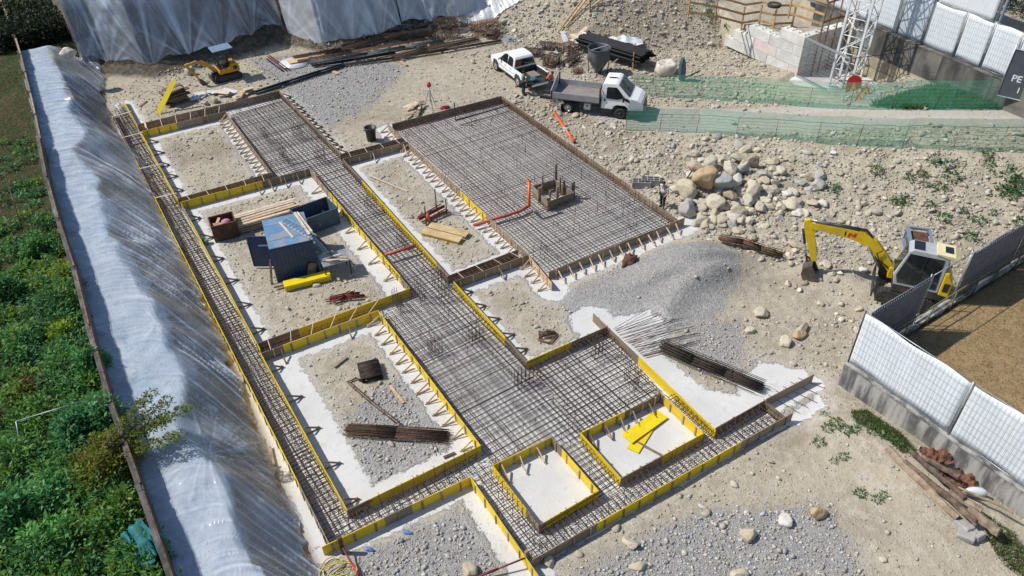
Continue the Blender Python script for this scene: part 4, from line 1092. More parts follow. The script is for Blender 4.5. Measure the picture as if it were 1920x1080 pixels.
for r_i in range(4):                                             # return wall, square to the first
    ys = [0.0, -.9] if False else None
    st = -.8; off = [0, 1.2, .6, 1.8][r_i]; y = -.83
    cuts = [-.83]+[-.83-off-2.3*k for k in range(0 if off > .1 else 1, 4)]
    for c0, c1 in zip(cuts[:-1], cuts[1:]):
        blk(.02, .8, r_i, c1, c0, pink=(r_i == 0 and c0 < -3), studs=(r_i == 3))
# timber guard rail on the block wall and along the slope edge
gr = thing('guard_rail', 'pale timber guard rail with braces above the block wall', 'guard rail')
pts = [(1180,-14),(1290,8),(1312,14),(1390,28),(1425,36),(1457,44),(1500,56)]
zz = 4.3
def rp(px, py, dz): q = G(px, py, zz); return q+Vector((0, 0, dz))
gpts = [(1160,0),(1232,14),(1304,30),(1388,50),(1421,44),(1449,55),(1490,58),(1526,74)]
wp = [G(px, py, zz) for px, py in gpts[3:]]
wp = [G(1290,30,4.3), G(1340,38,3.6)] + [G(1390,51,2.5), G(1422,47,2.7), G(1449,53,2.7), G(1484,52,2.7)]
wp = [Vector((p.x, p.y, max(p.z-.1, 2.4))) for p in wp]
for i, p in enumerate(wp):
    MB().bar(p+Vector((0, 0, -.1)), p+Vector((0, 0, 1.75)), .11, .11).build('post', M['rail_wood'], gr)
    if i in (3, 4): MB().bar(p+Vector((-.7, -.5, -.05)), p+Vector((0, 0, 1.3)), .1, .05).build('brace', M['rail_wood'], gr)
for p, q in zip(wp[:-1], wp[1:]):
    for h_ in (.45, 1.15, 1.9): MB().bar(p+Vector((0, 0, h_)), q+Vector((0, 0, h_+random.uniform(-.05, .05))), .035, .17).build('rail', M['rail_wood'], gr)
# taller frame in front of the return wall
gf = thing('edge_rail', 'tall rusty brown posts with timber rails over the block wall corner', 'guard rail')
base = [G(1520,142,.8), G(1532,137,.8), G(1548,131,.8), G(1575,128,.8)]; tops = 6.4
for i, p in enumerate(base): MB().bar(p, Vector((p.x, p.y, tops)), .08, .08).build('post', M['rail_rust'], gf)
for h_ in (4.9, 6.3):
    for p, q in zip(base[:-1], base[1:]): MB().bar(Vector((p.x, p.y, h_)), Vector((q.x, q.y, h_)), .04, .16).build('rail', M['rail_rust'], gf)
a0 = Vector((*BW0, 0)); 
for h_ in (4.75, 5.45, 6.3): MB().bar(Vector((base[0].x, base[0].y, h_)), Vector((a0.x+1.0, a0.y+2.6, h_)), .04, .17).build('rail', M['rail_wood'], gf)
MB().bar(Vector((a0.x+1.0, a0.y+2.6, 4.3)), Vector((a0.x+1.0, a0.y+2.6, 6.7)), .1).build('post', M['rail_wood'], gf)
# tyre-like coil behind the blocks
o = tag(MB().lathe([(.28, -.1), (.5, -.12), (.55, 0), (.5, .12), (.28, .1), (.28, -.1)], 20, c=(50.9, 39.6, 4.5)).build('tyre', M['rubber']), 'dark tyre lying on the ground behind the block wall', 'tyre')

# crane
CR = Vector((50.35, 31.55, .72))
pad = [(1480,150),(1500,134),(1560,128),(1640,150),(1690,178),(1640,198),(1590,203),(1548,194)]
tag(MB().prism([(G(*p, .76).x, G(*p, .76).y) for p in pad], .5, .79, 'z').build('crane_pad', M['block']), 'pale concrete pad under the tower crane', 'concrete pad')
cr_ = thing('tower_crane', 'white lattice mast of a tower crane standing on a concrete pad', 'tower crane', CR, R(12))
W = .78
leg = MB().box((0, 0, 7), (.15, .15, 14)).mesh('mast_leg', M['white_steel'])
for sx in (-1, 1):
    for sy in (-1, 1): link('mast_leg', leg, None, cr_, (sx*W, sy*W, .05))
    
for k in range(11):
    z0, z1 = .3+k*1.25, .3+(k+1)*1.25
    lat = MB()
    for (ax, s_) in (('x', -1), ('x', 1), ('y', -1), ('y', 1)):
        P = (lambda t, z: Vector((t*W, s_*W, z))) if ax == 'x' else (lambda t, z: Vector((s_*W, t*W, z)))
        lat.tube([P(-1, z0), P(1, z0)], .032, 6)
        lat.tube([P(-1 if k % 2 else 1, z0), P(1 if k % 2 else -1, z1)], .036, 6)
    lat.build('lattice_bay', M['white_steel'], cr_)
MB().box((W+.08, -.1, 3.6), (.04, 1.0, 1.3)).build('notice_board', M['steel'], cr_)
cf = thing('crane_fence', 'galvanised mesh fence frame around the foot of the tower crane', 'fence')
c0, c1, c2 = G(1494,143,.8), G(1574,185,.8), G(1672,172,.8); hh = 3.0
def mesh_panel(p, q, top=True):
    f = MB()
    for z in ((.08, hh)): f.bar(p+Vector((0, 0, z)), q+Vector((0, 0, z)), .14 if z > 1 else .2, .12)
    f.bar(p, p+Vector((0, 0, hh)), .09); f.bar(q, q+Vector((0, 0, hh)), .09); f.build('frame', M['steel'], cf)
    b = Bars(); n = int((q-p).length/.14)
    for i in range(1, n): e = p.lerp(q, i/n); b.add(e, e+Vector((0, 0, hh)), .006)
    for i in range(1, 12): b.add(p+Vector((0, 0, hh*i/12)), q+Vector((0, 0, hh*i/12)), .006)
    b.build('wire_mesh', M['fence_wire'], cf)
mesh_panel(c0, c1)
f = MB(); f.tube([c1+Vector((0, 0, hh)), c2+Vector((0, 0, hh))], .03, 6); f.tube([c2, c2+Vector((0, 0, hh))], .03, 6); f.build('side_frame', M['ex_dark'], cf)
# stacked warning signs
def warn_sign(loc, rz, tilt, lab, shape):
    s_ = thing('warning_sign', lab, 'road sign', loc, group='warning signs by the crane', rot=(tilt, 0, rz)); s_.scale = (1.25,)*3
    if shape == 'arch':
        pts = [(.42*cos(t), .62+.42*sin(t)) for t in np.linspace(0, pi, 10)]+[(-.42, -.35), (.42, -.35)]
        MB().prism(pts, 0, .04).build('plate', M['sign_red'], s_)
        MB().prism([(-.34, -.2), (.34, -.2), (0, .62)], -.012, -.002).build('triangle', M['sign_yellow'], s_)
    else:
        MB().prism([(-.55, -.32), (.55, -.32), (0, .62)], 0, .04).build('plate', M['sign_red'], s_)
        MB().prism([(-.40, -.23), (.40, -.23), (0, .46)], -.012, -.002).build('triangle', M['sign_yellow'], s_)
    MB().box((0, -.018, .10), (.06, .008, .24)).build('mark', M['sign_black'], s_); MB().box((0, -.018, -.1), (.06, .008, .07)).build('mark_dot', M['sign_black'], s_)
    MB().bar((0, .06, .3), (0, .75, -.35), .05).build('stand', M['ex_dark'], s_)
camyaw = -YAW
warn_sign(G(1599,176,1.5), -.6, R(-18), 'red arched sign with a yellow warning triangle, rearmost of the stacked signs', 'arch')
warn_sign(G(1621,180,1.7), -.9, R(-10), 'red warning triangle turned sideways beside the arched sign', 'tri')
warn_sign(G(1611,196,1.5), -.5, R(-38), 'yellow warning triangle leaning low in front of the other signs', 'tri')

# green net fences along the site road
def net_fence(tops_, label, h0, h1, posts_px, seed):
    P = [GT(px, py) for px, py in tops_]; P = [p+Vector((0, 0, -.02)) for p in P]
    o = thing('net_fence', label, 'net fence', P[0], 0, 'green net fences along the site road'); O = P[0].copy()
    # dense polyline
    pts = []; 
    for a, b in zip(P[:-1], P[1:]):
        n = max(2, int((b-a).length/.1))
        for i in range(n): pts.append(a.lerp(b, i/n))
    pts.append(P[-1]); rr = random.Random(seed)
    N_ = len(pts); V = []; F = []; zl = []
    for i, p in enumerate(pts):
        t = i/(N_-1); h = (h0+(h1-h0)*t)*(1+.05*vnoise(np.array(i*.045), np.array(0.), seed).item())
        zg = max(p.z, float(hgt(p.x, p.y)))
        sag = .05*vnoise(np.array(i*.2), np.array(3.), seed).item()
        zl.append((Vector((p.x, p.y, zg)), h, sag))
    def ribbon(a, b, w, d):
        n = Vector((0, 0, 1)).cross(d).normalized(); ax = (b-a).normalized(); s_ = ax.cross(n)*w/2
        k = len(V); V.extend([tuple(a-s_-O), tuple(a+s_-O), tuple(b+s_-O), tuple(b-s_-O)]); F.append((k, k+1, k+2, k+3))
    for i in range(N_-1):
        (p, h, s0), (q, h2, s1) = zl[i], zl[i+1]; d = (q-p)
        nrm = Vector((-d.y, d.x, 0)).normalized()
        lean = lambda e, s_, k: e+nrm*(s_*sin(k*pi)+.12*k)
        prev = None
        for k in range(0, 7):
            kk = k/6
            ribbon(lean(p+Vector((0, 0, h*kk)), s0, kk), lean(q+Vector((0, 0, h2*kk)), s1, kk), .022 if k not in (0, 6) else .045, d)
        for m_ in range(2):
            e = p.lerp(q, m_/2)
            a_ = None
            for k in range(4):
                k0, k1 = k/3, (k+1)/3
                ribbon(lean(e+Vector((0, 0, h*k0)), s0, k0), lean(e+Vector((0, 0, h*k1)), s0, k1), .019, d)
    me = np_mesh('net', np.array(V), np.array(F), M['green_mesh'])
    link('net', me, None, o, kind='stuff')
    pm = MB().tube([(0, 0, -.2), (0, 0, 1)], .014, 6).mesh('post', M['green_post'])
    for px, py in posts_px:
        g = GT(px, py); j = min(range(N_), key=lambda i: (zl[i][0]-g).length); p, h, s_ = zl[j]
        link('post', pm, None, o, p-O, (rr.uniform(-.04, .04), rr.uniform(-.02, .1), 0), (1, 1, h*1.06))
net_fence([(1173,243),(1245,246),(1308,249),(1380,256),(1450,260),(1530,268),(1606,274),(1690,279),(1790,282),(1875,285),(1960,288)], 'green plastic net fence on the near side of the site road', 1.15, 1.65,
    [(1174,243),(1238,246),(1306,248),(1380,256),(1452,261),(1529,268),(1606,274),(1691,279),(1788,282),(1873,285)], 71)
net_fence([(1186,180),(1250,183),(1320,186),(1400,192),(1470,197),(1560,204),(1640,206),(1700,205),(1780,207),(1840,207),(1885,206)], 'green plastic net fence on the far side of the site road', 1.3, 1.5,
    [(1186,180),(1246,182),(1312,186),(1380,190),(1448,195),(1515,201),(1590,204),(1670,204),(1750,206),(1838,207)], 72)
# ------------------------------------------------------------------ stones
def stone_material(name, rough=.9):
    m, nt, p = nodes_of(name); pos = coord_(nt)
    a = N(nt, "ShaderNodeAttribute", attribute_name='col').outputs["Color"]
    n = noise_(nt, 5, 6, .7, pos)
    c = mixc(nt, math_(nt, 'MULTIPLY', smooth_(nt, n, .4, .7), .45), a, (.30, .24, .17))
    nt.links.new(c, p.inputs["Base Color"]); p.inputs["Roughness"].default_value = rough; p.inputs["Specular IOR Level"].default_value = .25
    b = nt.nodes.new("ShaderNodeBump"); b.inputs["Strength"].default_value = .5; b.inputs["Distance"].default_value = .03
    nt.links.new(noise_(nt, 12, 5, .7, pos), b.inputs["Height"]); nt.links.new(b.outputs[0], p.inputs["Normal"]); return m
M['stone'] = stone_material('stone')
def ico(sub):
    bm = bmesh.new(); bmesh.ops.create_icosphere(bm, subdivisions=sub, radius=1)
    V = np.array([v.co[:] for v in bm.verts]); F = np.array([[v.index for v in f.verts] for f in bm.faces]); bm.free(); return V, F
ICO1, ICO2, ICO4 = ico(1), ico(2), ico(4)
WARM = np.array([(.50,.445,.345),(.44,.385,.30),(.55,.505,.41),(.40,.36,.295),(.48,.46,.42),(.60,.56,.47)]); GREY = np.array([(.46,.47,.48),(.40,.415,.43),(.54,.54,.53),(.60,.59,.56),(.34,.35,.365),(.50,.46,.40)])
def stones(name, X, Y, S, pal, base, sink=.15, flat=.62, parent=None, label=None, zoff=None):
    V0, F0 = base; n = len(X); nv = len(V0)
    npl = 7; dirs = rng.normal(size=(n, npl, 3)); dirs /= np.linalg.norm(dirs, axis=2, keepdims=True)
    lim = rng.uniform(.45, .88, (n, npl))
    V = np.repeat(V0[None], n, 0)
    D = np.einsum('vc,nkc->nkv', V0, dirs); rad = np.min(np.where(D > lim[..., None], lim[..., None]/np.maximum(D, 1e-6), 1.0), axis=1)*1.12
    V = V*rad[..., None]
    sc = np.stack([rng.uniform(.75, 1.3, n), rng.uniform(.65, 1.0, n), rng.uniform(flat*.6, flat*1.25, n)], -1)*S[:, None]
    V = V*sc[:, None, :]
    tx = rng.uniform(-.4, .4, n); rz = rng.uniform(0, 2*pi, n)
    c, s_ = np.cos(tx)[:, None], np.sin(tx)[:, None]
    V = np.stack([V[..., 0], V[..., 1]*c-V[..., 2]*s_, V[..., 1]*s_+V[..., 2]*c], -1)
    c, s_ = np.cos(rz)[:, None], np.sin(rz)[:, None]
    V = np.stack([V[..., 0]*c-V[..., 1]*s_, V[..., 0]*s_+V[..., 1]*c, V[..., 2]], -1)
    Z = hgt(X, Y)+sc[:, 2]*(1-2*sink)*.75
    if zoff is not None: Z = Z+zoff
    V = V+np.stack([X, Y, Z], -1)[:, None, :]
    F = (F0[None]+(np.arange(n)*nv)[:, None, None]).reshape(-1, 3)
    col = pal[rng.integers(0, len(pal), n)]*rng.uniform(.78, 1.12, (n, 1)); col = np.repeat(col, nv, 0)
    me = np_mesh(name, V.reshape(-1, 3), F, M['stone'], cols=np.clip(col, 0, .8))
    return tag(link(name, me), label=label, kind='stuff')
def frustum(x, y, z=0.0):
    d = np.stack([x, y, np.full(np.shape(x), z-H)], -1)
    cx = d@np.array(_r); cy = d@np.array(_u); cz = d@np.array(_f)
    return (np.abs(cx/cz*FPX) < 1010) & (np.abs(cy/cz*FPX) < 600) & (cz > 0)
def sample(n, f, box=(2, 58, 2, 66)):
    X = rng.uniform(box[0], box[1], n); Y = rng.uniform(box[2], box[3], n)
    k = frustum(X, Y, 1.0); X, Y = X[k], Y[k]
    k = rng.random(len(X)) < f(X, Y); return X[k], Y[k]
cd_at = lambda X, Y: CD[np.clip(np.searchsorted(gy, Y), 0, len(gy)-1), np.clip(np.searchsorted(gx, X), 0, len(gx)-1)]
gv_at = lambda X, Y: GV[np.clip(np.searchsorted(gy, Y), 0, len(gy)-1), np.clip(np.searchsorted(gx, X), 0, len(gx)-1)]
rd_at = lambda X, Y: ROADQ[np.clip(np.searchsorted(gy, Y), 0, len(gy)-1), np.clip(np.searchsorted(gx, X), 0, len(gx)-1)]
def okground(X, Y):
    k = cd_at(X, Y) < -.15
    k &= X > np.interp(Y, XT_Y, XT)+.1
    k &= ~((X > 25.2) & (Y < 12.6)); k &= X < xw_far(Y)-.3
    k &= ~((X > 46) & (Y > 29.3) & (Y < 36)); k &= ~inpoly(X, Y, PLAT)
    k &= Y < np.interp(X, YB_X, YB)+.3
    return k
def dens(X, Y):
    d = .34+.4*np.clip(fbm(X*.5, Y*.5, 3, 77)+.1, 0, 1)
    d = np.where(X > 29, .6+.5*np.clip(fbm(X*.35, Y*.35, 3, 78)+.25, 0, 1), d)
    up = sdpoly(X, Y, UP); d = np.where(up > 0, .95, d)
    e = Y-np.interp(X, YB_X, YB); d = np.where((e > -2.2) & (X > 4.5) & (X < 34), .9, d)
    d = np.where((X > 20) & (Y < 12), .10, d)
    heap = np.exp(-(((X-32.6)/4.2)**2+((Y-25)/3.6)**2)); d = np.maximum(d, heap*1.3)
    gvl = gv_at(X, Y); d = np.where((gvl > 0) & (X > 18) & (Y > 19) & (Y < 26), .03, d)
    d = np.where((X > 17) & (X < 36) & (Y > 46) & (up < -1) & (e < -2.5), .16, d)
    wk = sdpoly(X, Y, wl([(1365,470),(1500,500),(1640,515),(1650,575),(1500,575),(1350,565)], .4)); d = np.where(wk > -.4, .14, d)
    d = np.where((rd_at(X, Y) > -.35) & (X > 34), .03, d)
    return np.clip(d*okground(X, Y), 0, 1)
X, Y = sample(160000, dens); S = np.exp(rng.normal(math.log(.036), .5, len(X))); S = np.clip(S, .02, .17)*np.where(X > 29, 1.3, 1.0)
stones('rubble', X, Y, S, WARM, ICO1, label='small pale stones strewn over the soil')
def gdens(X, Y):
    k = np.zeros(len(X))
    for i, w in ((1, .9), (2, .85), (3, .95), (4, .4), (6, .4)): k = np.maximum(k, w*(sdpoly(X, Y, W_GRAV[i])+.5*fbm(X*1.2, Y*1.2, 3, 81) > 0))
    return k*okground(X, Y)
X, Y = sample(130000, gdens); S = np.clip(np.exp(rng.normal(math.log(.05), .38, len(X))), .02, .14)
stones('gravel', X, Y, S, GREY, ICO1, label='coarse grey gravel')
X, Y = sample(26000, lambda X, Y: np.clip(dens(X, Y)*np.where((X > 28.5) & (Y > 13), 1.2, .45), 0, 1)); S = np.clip(np.exp(rng.normal(math.log(.085), .45, len(X))), .04, .26)*np.where(X > 29, 1.2, .85)
k = S > .13; print('STONES', len(X), k.sum())
stones('small_cobbles', X[~k], Y[~k], S[~k], WARM, ICO1, flat=.5, label='angular pale cobbles in the soil'); X, Y, S = X[k], Y[k], S[k]
stones('cobbles', X, Y, S, WARM, ICO2, flat=.5, label='fist sized pale stones in the soil')
# single boulders
def boulder_mesh(i, sub=4):
    V, F = ico(sub); r_ = np.random.default_rng(100+i)
    dirs = r_.normal(size=(16, 3)); dirs /= np.linalg.norm(dirs, axis=1)[:, None]
    lim = r_.uniform(.52, .86, 16)                                  # flattened facets
    D = V@dirs.T; f = np.min(np.where(D > lim, lim/np.maximum(D, 1e-6), 1), axis=1)
    V = V*f[:, None]
    nz = np.array([mnoise.noise(Vector(v)*1.7+Vector((i*3.1, 0, 0)))*.10+mnoise.noise(Vector(v)*4.5+Vector((0, i*2.3, 0)))*.06+mnoise.noise(Vector(v)*11+Vector((0, i*2.3, 0)))*.025 for v in V])
    V = V*(1+nz)[:, None]
    return V, F
BV = [boulder_mesh(i) for i in range(9)]
BCOL = dict(orange=(.50,.36,.21), blue=(.38,.41,.39), cream=(.56,.50,.39), tan=(.50,.43,.32), grey=(.44,.43,.40), white=(.62,.60,.55), brown=(.36,.29,.21), green=(.46,.44,.36))
bcache = {}
def boulder(px, py, size, col, asp, label=None, rz=None, lift=0.0, group='boulders and large stones', shared=None):
    i = random.randrange(9); k = (i, col)
    if k not in bcache:
        V, F = BV[i]; bcache[k] = np_mesh('stone', V, F, M['stone'], cols=np.repeat(np.array([BCOL[col]]), len(V), 0), smooth=True)
    p = GT(px, py)
    o = link('boulder' if size > .4 else 'stone', bcache[k], None, None, p+Vector((0, 0, size*asp[2]*.42+lift)), (random.uniform(-.3, .3), random.uniform(-.3, .3), random.uniform(0, 6.3) if rz is None else rz), (size*asp[0], size*asp[1], size*asp[2]))
    return tag(o, label or shared, 'stone', group if label else shared.split(' coloured ')[0]+' loose stones '+shared.split(' lying ')[1])
BL = [(1320,352,.85,'orange',(1,.9,.95),'big orange brown boulder in the middle of the heap',.35),(1352,357,.66,'blue',(.9,.9,1),'blue grey rounded boulder beside the big orange brown one',.3),
 (1331,318,.62,'green',(1.15,.7,.75),'long greenish boulder at the top of the heap',.3),(1306,322,.6,'tan',(1.1,.7,.6),'tan slab shaped boulder at the upper left of the heap',.1),
 (1368,330,.58,'cream',(1,.85,.8),'cream angular boulder at the top middle of the heap',.35),(1391,325,.52,'grey',(1.15,.75,.7),'mauve grey boulder lying right of the cream angular one',.2),
 (1379,352,.5,'white',(1,.9,.8),'whitish block shaped boulder right of the blue grey boulder',.35),(1411,362,.6,'cream',(.85,.9,1),'upright cream boulder on the right flank of the heap',.1),
 (1286,366,.85,'tan',(.7,.9,.95),'tall tan boulder behind the worker in white',.0),(1268,358,.48,'cream',(1,.9,.8),'cream boulder nearest the grey hollow blocks',.0),
 (1288,400,.75,'grey',(.85,.9,.95),'tall grey boulder at the slab corner beside the worker',.0),(1341,388,.58,'cream',(1.1,.9,.8),'cream boulder below the blue grey one',.15),
 (1370,377,.46,'brown',(.8,1.1,.8),'leaning brown boulder in the centre right of the heap',.2),(1311,420,.56,'green',(1.1,.8,.75),'greenish boulder at the foot of the heap nearest the slab',.0),
 (1296,402,.42,'cream',(1,.9,.8),'round cream boulder between the tall grey one and the heap foot',.05),(1404,380,.62,'green',(1.2,.7,.6),'flat greenish slab boulder on the right of the heap',.1),
 (1384,399,.56,'tan',(1,.8,.7),'tan boulder low on the right of the heap',.0),(1424,393,.44,'cream',(1.1,.8,.7),'cream boulder at the right end of the heap',.0),
 (1406,312,.55,'brown',(.7,.9,1.1),'dark brown boulder standing at the top right of the heap',.1),(1382,305,.5,'green',(1.3,.7,.5),'flat slab boulder tilted at the very top of the heap',.25),
 (1357,311,.4,'cream',(1,.9,.8),'small cream boulder between the two top slabs of the heap',.25),(1340,405,.36,'tan',(.8,.9,1),'small tan boulder low in the middle of the heap foot',.0),
 (1486,384,.62,'cream',(1.2,.9,.45),'broad flat cream boulder right of the heap',.0),(1500,402,.5,'white',(1.1,.8,.6),'white angular boulder left of the excavator boom',.0),
 (1463,390,.42,'cream',(1,.8,.7),'cream boulder between the heap and the broad flat one',.0),(1491,462,.5,'tan',(1.2,.8,.6),'tan oval boulder left of the excavator arm',.0),
 (1533,350,.5,'grey',(1,.9,.8),'round grey boulder on the bare slope below the net fence',.0),(1517,335,.42,'tan',(1,.9,.6),'tan boulder just left of the round grey one on the slope',.0),
 (1538,330,.46,'grey',(1.2,.7,.6),'flat grey boulder just above the round grey one on the slope',.0),(1501,346,.36,'blue',(1.1,.8,.6),'bluish stone left of the round grey boulder on the slope',.0),
 (1425,590,.48,'cream',(1,.9,.6),'large pale angular stone between the gravel heap and the excavator',.0),(1408,622,.33,'cream',(1.1,.8,.6),'oval pale stone below the large angular one',.0),
 (1470,645,.42,'cream',(1.1,.8,.6),'pale stone nearest the white concrete and the corner fence',.0),(1503,622,.5,'tan',(1.5,.6,.6),'long tan stone lying like a log above the corner wall',.0),
 (1497,632,.4,'orange',(1.1,.9,.6),'orange tan stone beside the long log like one',.0),(1530,965,.52,'orange',(1.05,.9,.85),'orange brown boulder alone on the bottom gravel',.0),
 (1473,978,.46,'white',(1,.9,.6),'white stone left of the orange brown boulder on the gravel',.0),(1182,1022,.42,'cream',(1.2,.8,.6),'cream stone at the upper left of the bottom gravel',.0),
 (1196,1065,.4,'tan',(1.2,.8,.6),'tan stone at the lower left of the bottom gravel',.0),(1402,1008,.48,'tan',(.9,1.1,.8),'tan stone in the middle of the bottom gravel',.0),
 (1028,1055,.36,'tan',(1.2,.8,.7),'tan stone under the end of the front shuttering',.0),(1386,1078,.45,'cream',(1.2,.8,.6),'cream stone at the bottom edge of the gravel',.0),
 (880,1074,.5,'tan',(1.1,.8,.7),'tan stone at the foot of the red brown pipe',.0),
 (388,196,.30,'tan',(1,.8,.8),'left one of two tan boulders near the board heap',.0),(404,192,.36,'tan',(.9,.8,.9),'right one of two tan boulders near the board heap',.0),
 (357,140,.5,'grey',(1,.8,.9),'grey boulder under the hem of the far plastic',.1),(1322,262,.3,'cream',(1,.9,.7),'cream stone on the slope under the net fence',.0),(1298,276,.34,'cream',(.7,1,.8),'upright cream stone just below the other on the slope under the net fence',.0)]
for px, py, s_, c_, asp, lb, lf in BL: boulder(px, py, s_*(1.08 if s_ > .35 and py < 420 else 1.0)*(.8 if py > 900 else 1), c_, asp, lb, None, lf)
import re
SHORT = [(px, py, re.split(r' (?:in|at|on|beside|below|right|left|lying|behind|nearest|low|standing|between|of|just|tilted|alone|under|like|above) ', lb)[0]) for px, py, s_, c_, asp, lb, lf in BL if py < 700 and px > 1200]
def near_(px, py):
    q = min(SHORT, key=lambda t: (t[0]-px)**2+(t[1]-py)**2); dx, dy = px-q[0], py-q[1]
    w = ('right of' if dx > 0 else 'left of') if abs(dx) > abs(dy) else ('below' if dy > 0 else 'above')
    return ('close ' if dx*dx+dy*dy < 900 else 'well ')+w+' the '+q[2]
cnt = 0
while cnt < 245:
    if cnt < 150: px, py = random.gauss(1372, 72), random.gauss(375, 46)
    elif cnt < 205: px, py = random.uniform(1240, 1620), random.uniform(240, 690)
    else: px, py = random.uniform(1060, 1900), random.uniform(230, 470)
    if not (0 < px < 1920 and 0 < py < 1080): continue
    p = GT(px, py)
    if p.x < 29 or concd(np.array([p.x]), np.array([p.y]))[0] > -.3 or rd_at(p.x, p.y) > 0 or p.y < 13: continue
    if 22 < p.x < 29.5 and 19 < p.y < 25: continue
    cc_ = random.choice(['cream','cream','tan','white','grey','tan'])
    where = 'in the boulder heap' if cnt < 150 else ('on the bare slope between net fence and grey fence' if py < 470 else 'between the gravel heap and the corner fence')
    boulder(px, py, random.uniform(.18, .50 if cnt < 150 else .26), cc_, (random.uniform(.9, 1.3), random.uniform(.7, .95), random.uniform(.5, .8)), None, None, 0.0, None, cc_+' coloured loose stone lying '+near_(px, py))
    cnt += 1

# ------------------------------------------------------------------ vegetation
def leaf_material():
    m, nt, p = nodes_of('leaf'); a = N(nt, "ShaderNodeAttribute", attribute_name='col').outputs["Color"]
    nt.links.new(a, p.inputs["Base Color"]); p.inputs["Roughness"].default_value = .55; p.inputs["Specular IOR Level"].default_value = .3
    t = nt.nodes.new("ShaderNodeBsdfTranslucent"); hs = nt.nodes.new("ShaderNodeHueSaturation"); hs.inputs["Value"].default_value = 1.5; hs.inputs["Hue"].default_value = .485
    nt.links.new(a, hs.inputs["Color"]); nt.links.new(hs.outputs[0], t.inputs[0])
    mx = nt.nodes.new("ShaderNodeMixShader"); mx.inputs[0].default_value = .3
    nt.links.new(p.outputs[0], mx.inputs[1]); nt.links.new(t.outputs[0], mx.inputs[2]); nt.links.new(mx.outputs[0], nt.nodes["Material Output"].inputs[0]); return m
M['leaf'] = leaf_material()
def leaves(P, D, S, C, asp=.42):
    """pointed leaves at P along D, length S, colour C"""
    n = len(P); D = D/np.linalg.norm(D, axis=1, keepdims=True)
    up = rng.normal(size=(n, 3))*.55+[0, 0, 1.]; W = np.cross(D, up); W /= np.linalg.norm(W, axis=1, keepdims=True)+1e-9
    Nn = np.cross(W, D); S = S[:, None]
    V = np.stack([P, P+D*S*.45+W*S*asp*.5-Nn*S*.05, P+D*S-Nn*S*.18, P+D*S*.45-W*S*asp*.5-Nn*S*.05], 1).reshape(-1, 3)
    return V, np.arange(4*n).reshape(n, 4), np.repeat(C, 4, 0)
def dome_leaves(cx, cy, cz, rx, ry, rz, n, s0, s1, col, var=.3, spiky=.5):
    u = rng.normal(size=(n, 3)); u /= np.linalg.norm(u, axis=1, keepdims=True); u[:, 2] = np.abs(u[:, 2])*1.0-.12
    rad = rng.uniform(.45, 1.05, n)**.6; lump = 1+.28*np.sin(u[:, 0]*5+cx*7)*np.sin(u[:, 1]*6+cy*5)
    P = u*(rad*lump)[:, None]*[rx, ry, rz]+[cx, cy, cz]
    D = u*[1, 1, .5]+rng.normal(size=(n, 3))*spiky+[0, 0, .15]
    C = np.array(col)*rng.uniform(1-var, 1+var, (n, 1))*np.array([1, 1, 1])+rng.normal(size=(n, 3))*.006
    return P, D, rng.uniform(s0, s1, n), np.clip(C, .006, .6)
def cat_leaf(name, parts, parent=None, kind=None, asp=.42):
    P, D, S, C = (np.concatenate([p[i] for p in parts]) for i in range(4))
    V, F, c = leaves(P, D, S, C, asp); me = np_mesh(name, V, F, M['leaf'], cols=c); return link(name, me, None, parent, kind=kind)
gpt = lambda px, py: GT(px, py)
GREENS = [(.085,.23,.05),(.07,.19,.06),(.115,.25,.045),(.08,.23,.085),(.15,.25,.034),(.055,.15,.045)]
parts = []
for i in range(760):
    y = 13+42*rng.random()**1.1; x = np.interp(y, XW_Y, XW)-.45-rng.random()**1.15*min(6.5, .8+y*.14+4)
    if y > 44 and rng.random() < .7: continue
    r_ = rng.uniform(.35, .95)*(1 if y < 36 else .6); hh = r_*rng.uniform(.6, 1.7)
    parts.append(dome_leaves(x, y, float(hgt(x, y))-.05, r_, r_*rng.uniform(.8, 1.2), hh, int(190*r_/.7*(1.5 if y < 28 else 1)), .12, .27, GREENS[rng.integers(0, 6)]))
tag(cat_leaf('undergrowth', parts, kind='stuff'), 'dense green weeds and leaves filling the garden left of the wall')
# short lawn at the far left
n = 26000; Yl = rng.uniform(40, 86, n); Xl = np.interp(Yl, XW_Y, XW)-.3-rng.random(n)*7; pn = fbm(Xl*.5, Yl*.35, 3, 90)
C = np.where((pn > .12)[:, None], [[.22,.17,.07]], [[.075,.14,.03]])*rng.uniform(.7, 1.3, (n, 1))
P = np.stack([Xl, Yl, hgt(Xl, Yl)], -1); D = rng.normal(size=(n, 3))*.6+[0, 0, .9]
V, F, c = leaves(P, D, rng.uniform(.08, .2, n), C, .25); tag(link('grass', np_mesh('grass', V, F, M['leaf'], cols=c), kind='stuff'), 'mown patchy grass left of the far plastic')
def shrub(px, py, r_, hh, col, label, n=1300, s=(.07, .15), cat='shrub', name='shrub', stems=5, asp=.42, grp='shrubs in the garden', spiky=.5, z=None):
    p = GT(px, py) if z is None else G(px, py, z)
    o = thing(name, label, cat, p, 0, grp)
    ps = []
    for k in range(5):
        a = rng.uniform(0, 6.28); d = r_*rng.uniform(.15, .55)
        ps.append(dome_leaves(d*cos(a), d*sin(a), hh*.25*rng.random(), r_*rng.uniform(.5, .75), r_*rng.uniform(.5, .75), hh*rng.uniform(.6, .95), n//5, s[0], s[1], np.array(col)*rng.uniform(.85, 1.2), spiky=spiky))
    cat_leaf('foliage', ps, o, asp=asp)
    st = MB()
    for k in range(stems):
        a = rng.uniform(0, 6.28); st.tube([(0, 0, -.05), (r_*.3*cos(a), r_*.3*sin(a), hh*.45), (r_*.6*cos(a), r_*.6*sin(a), hh*.8)], [.03, .022, .008], 6)
    st.build('stem', M['darkwood'], o); return o
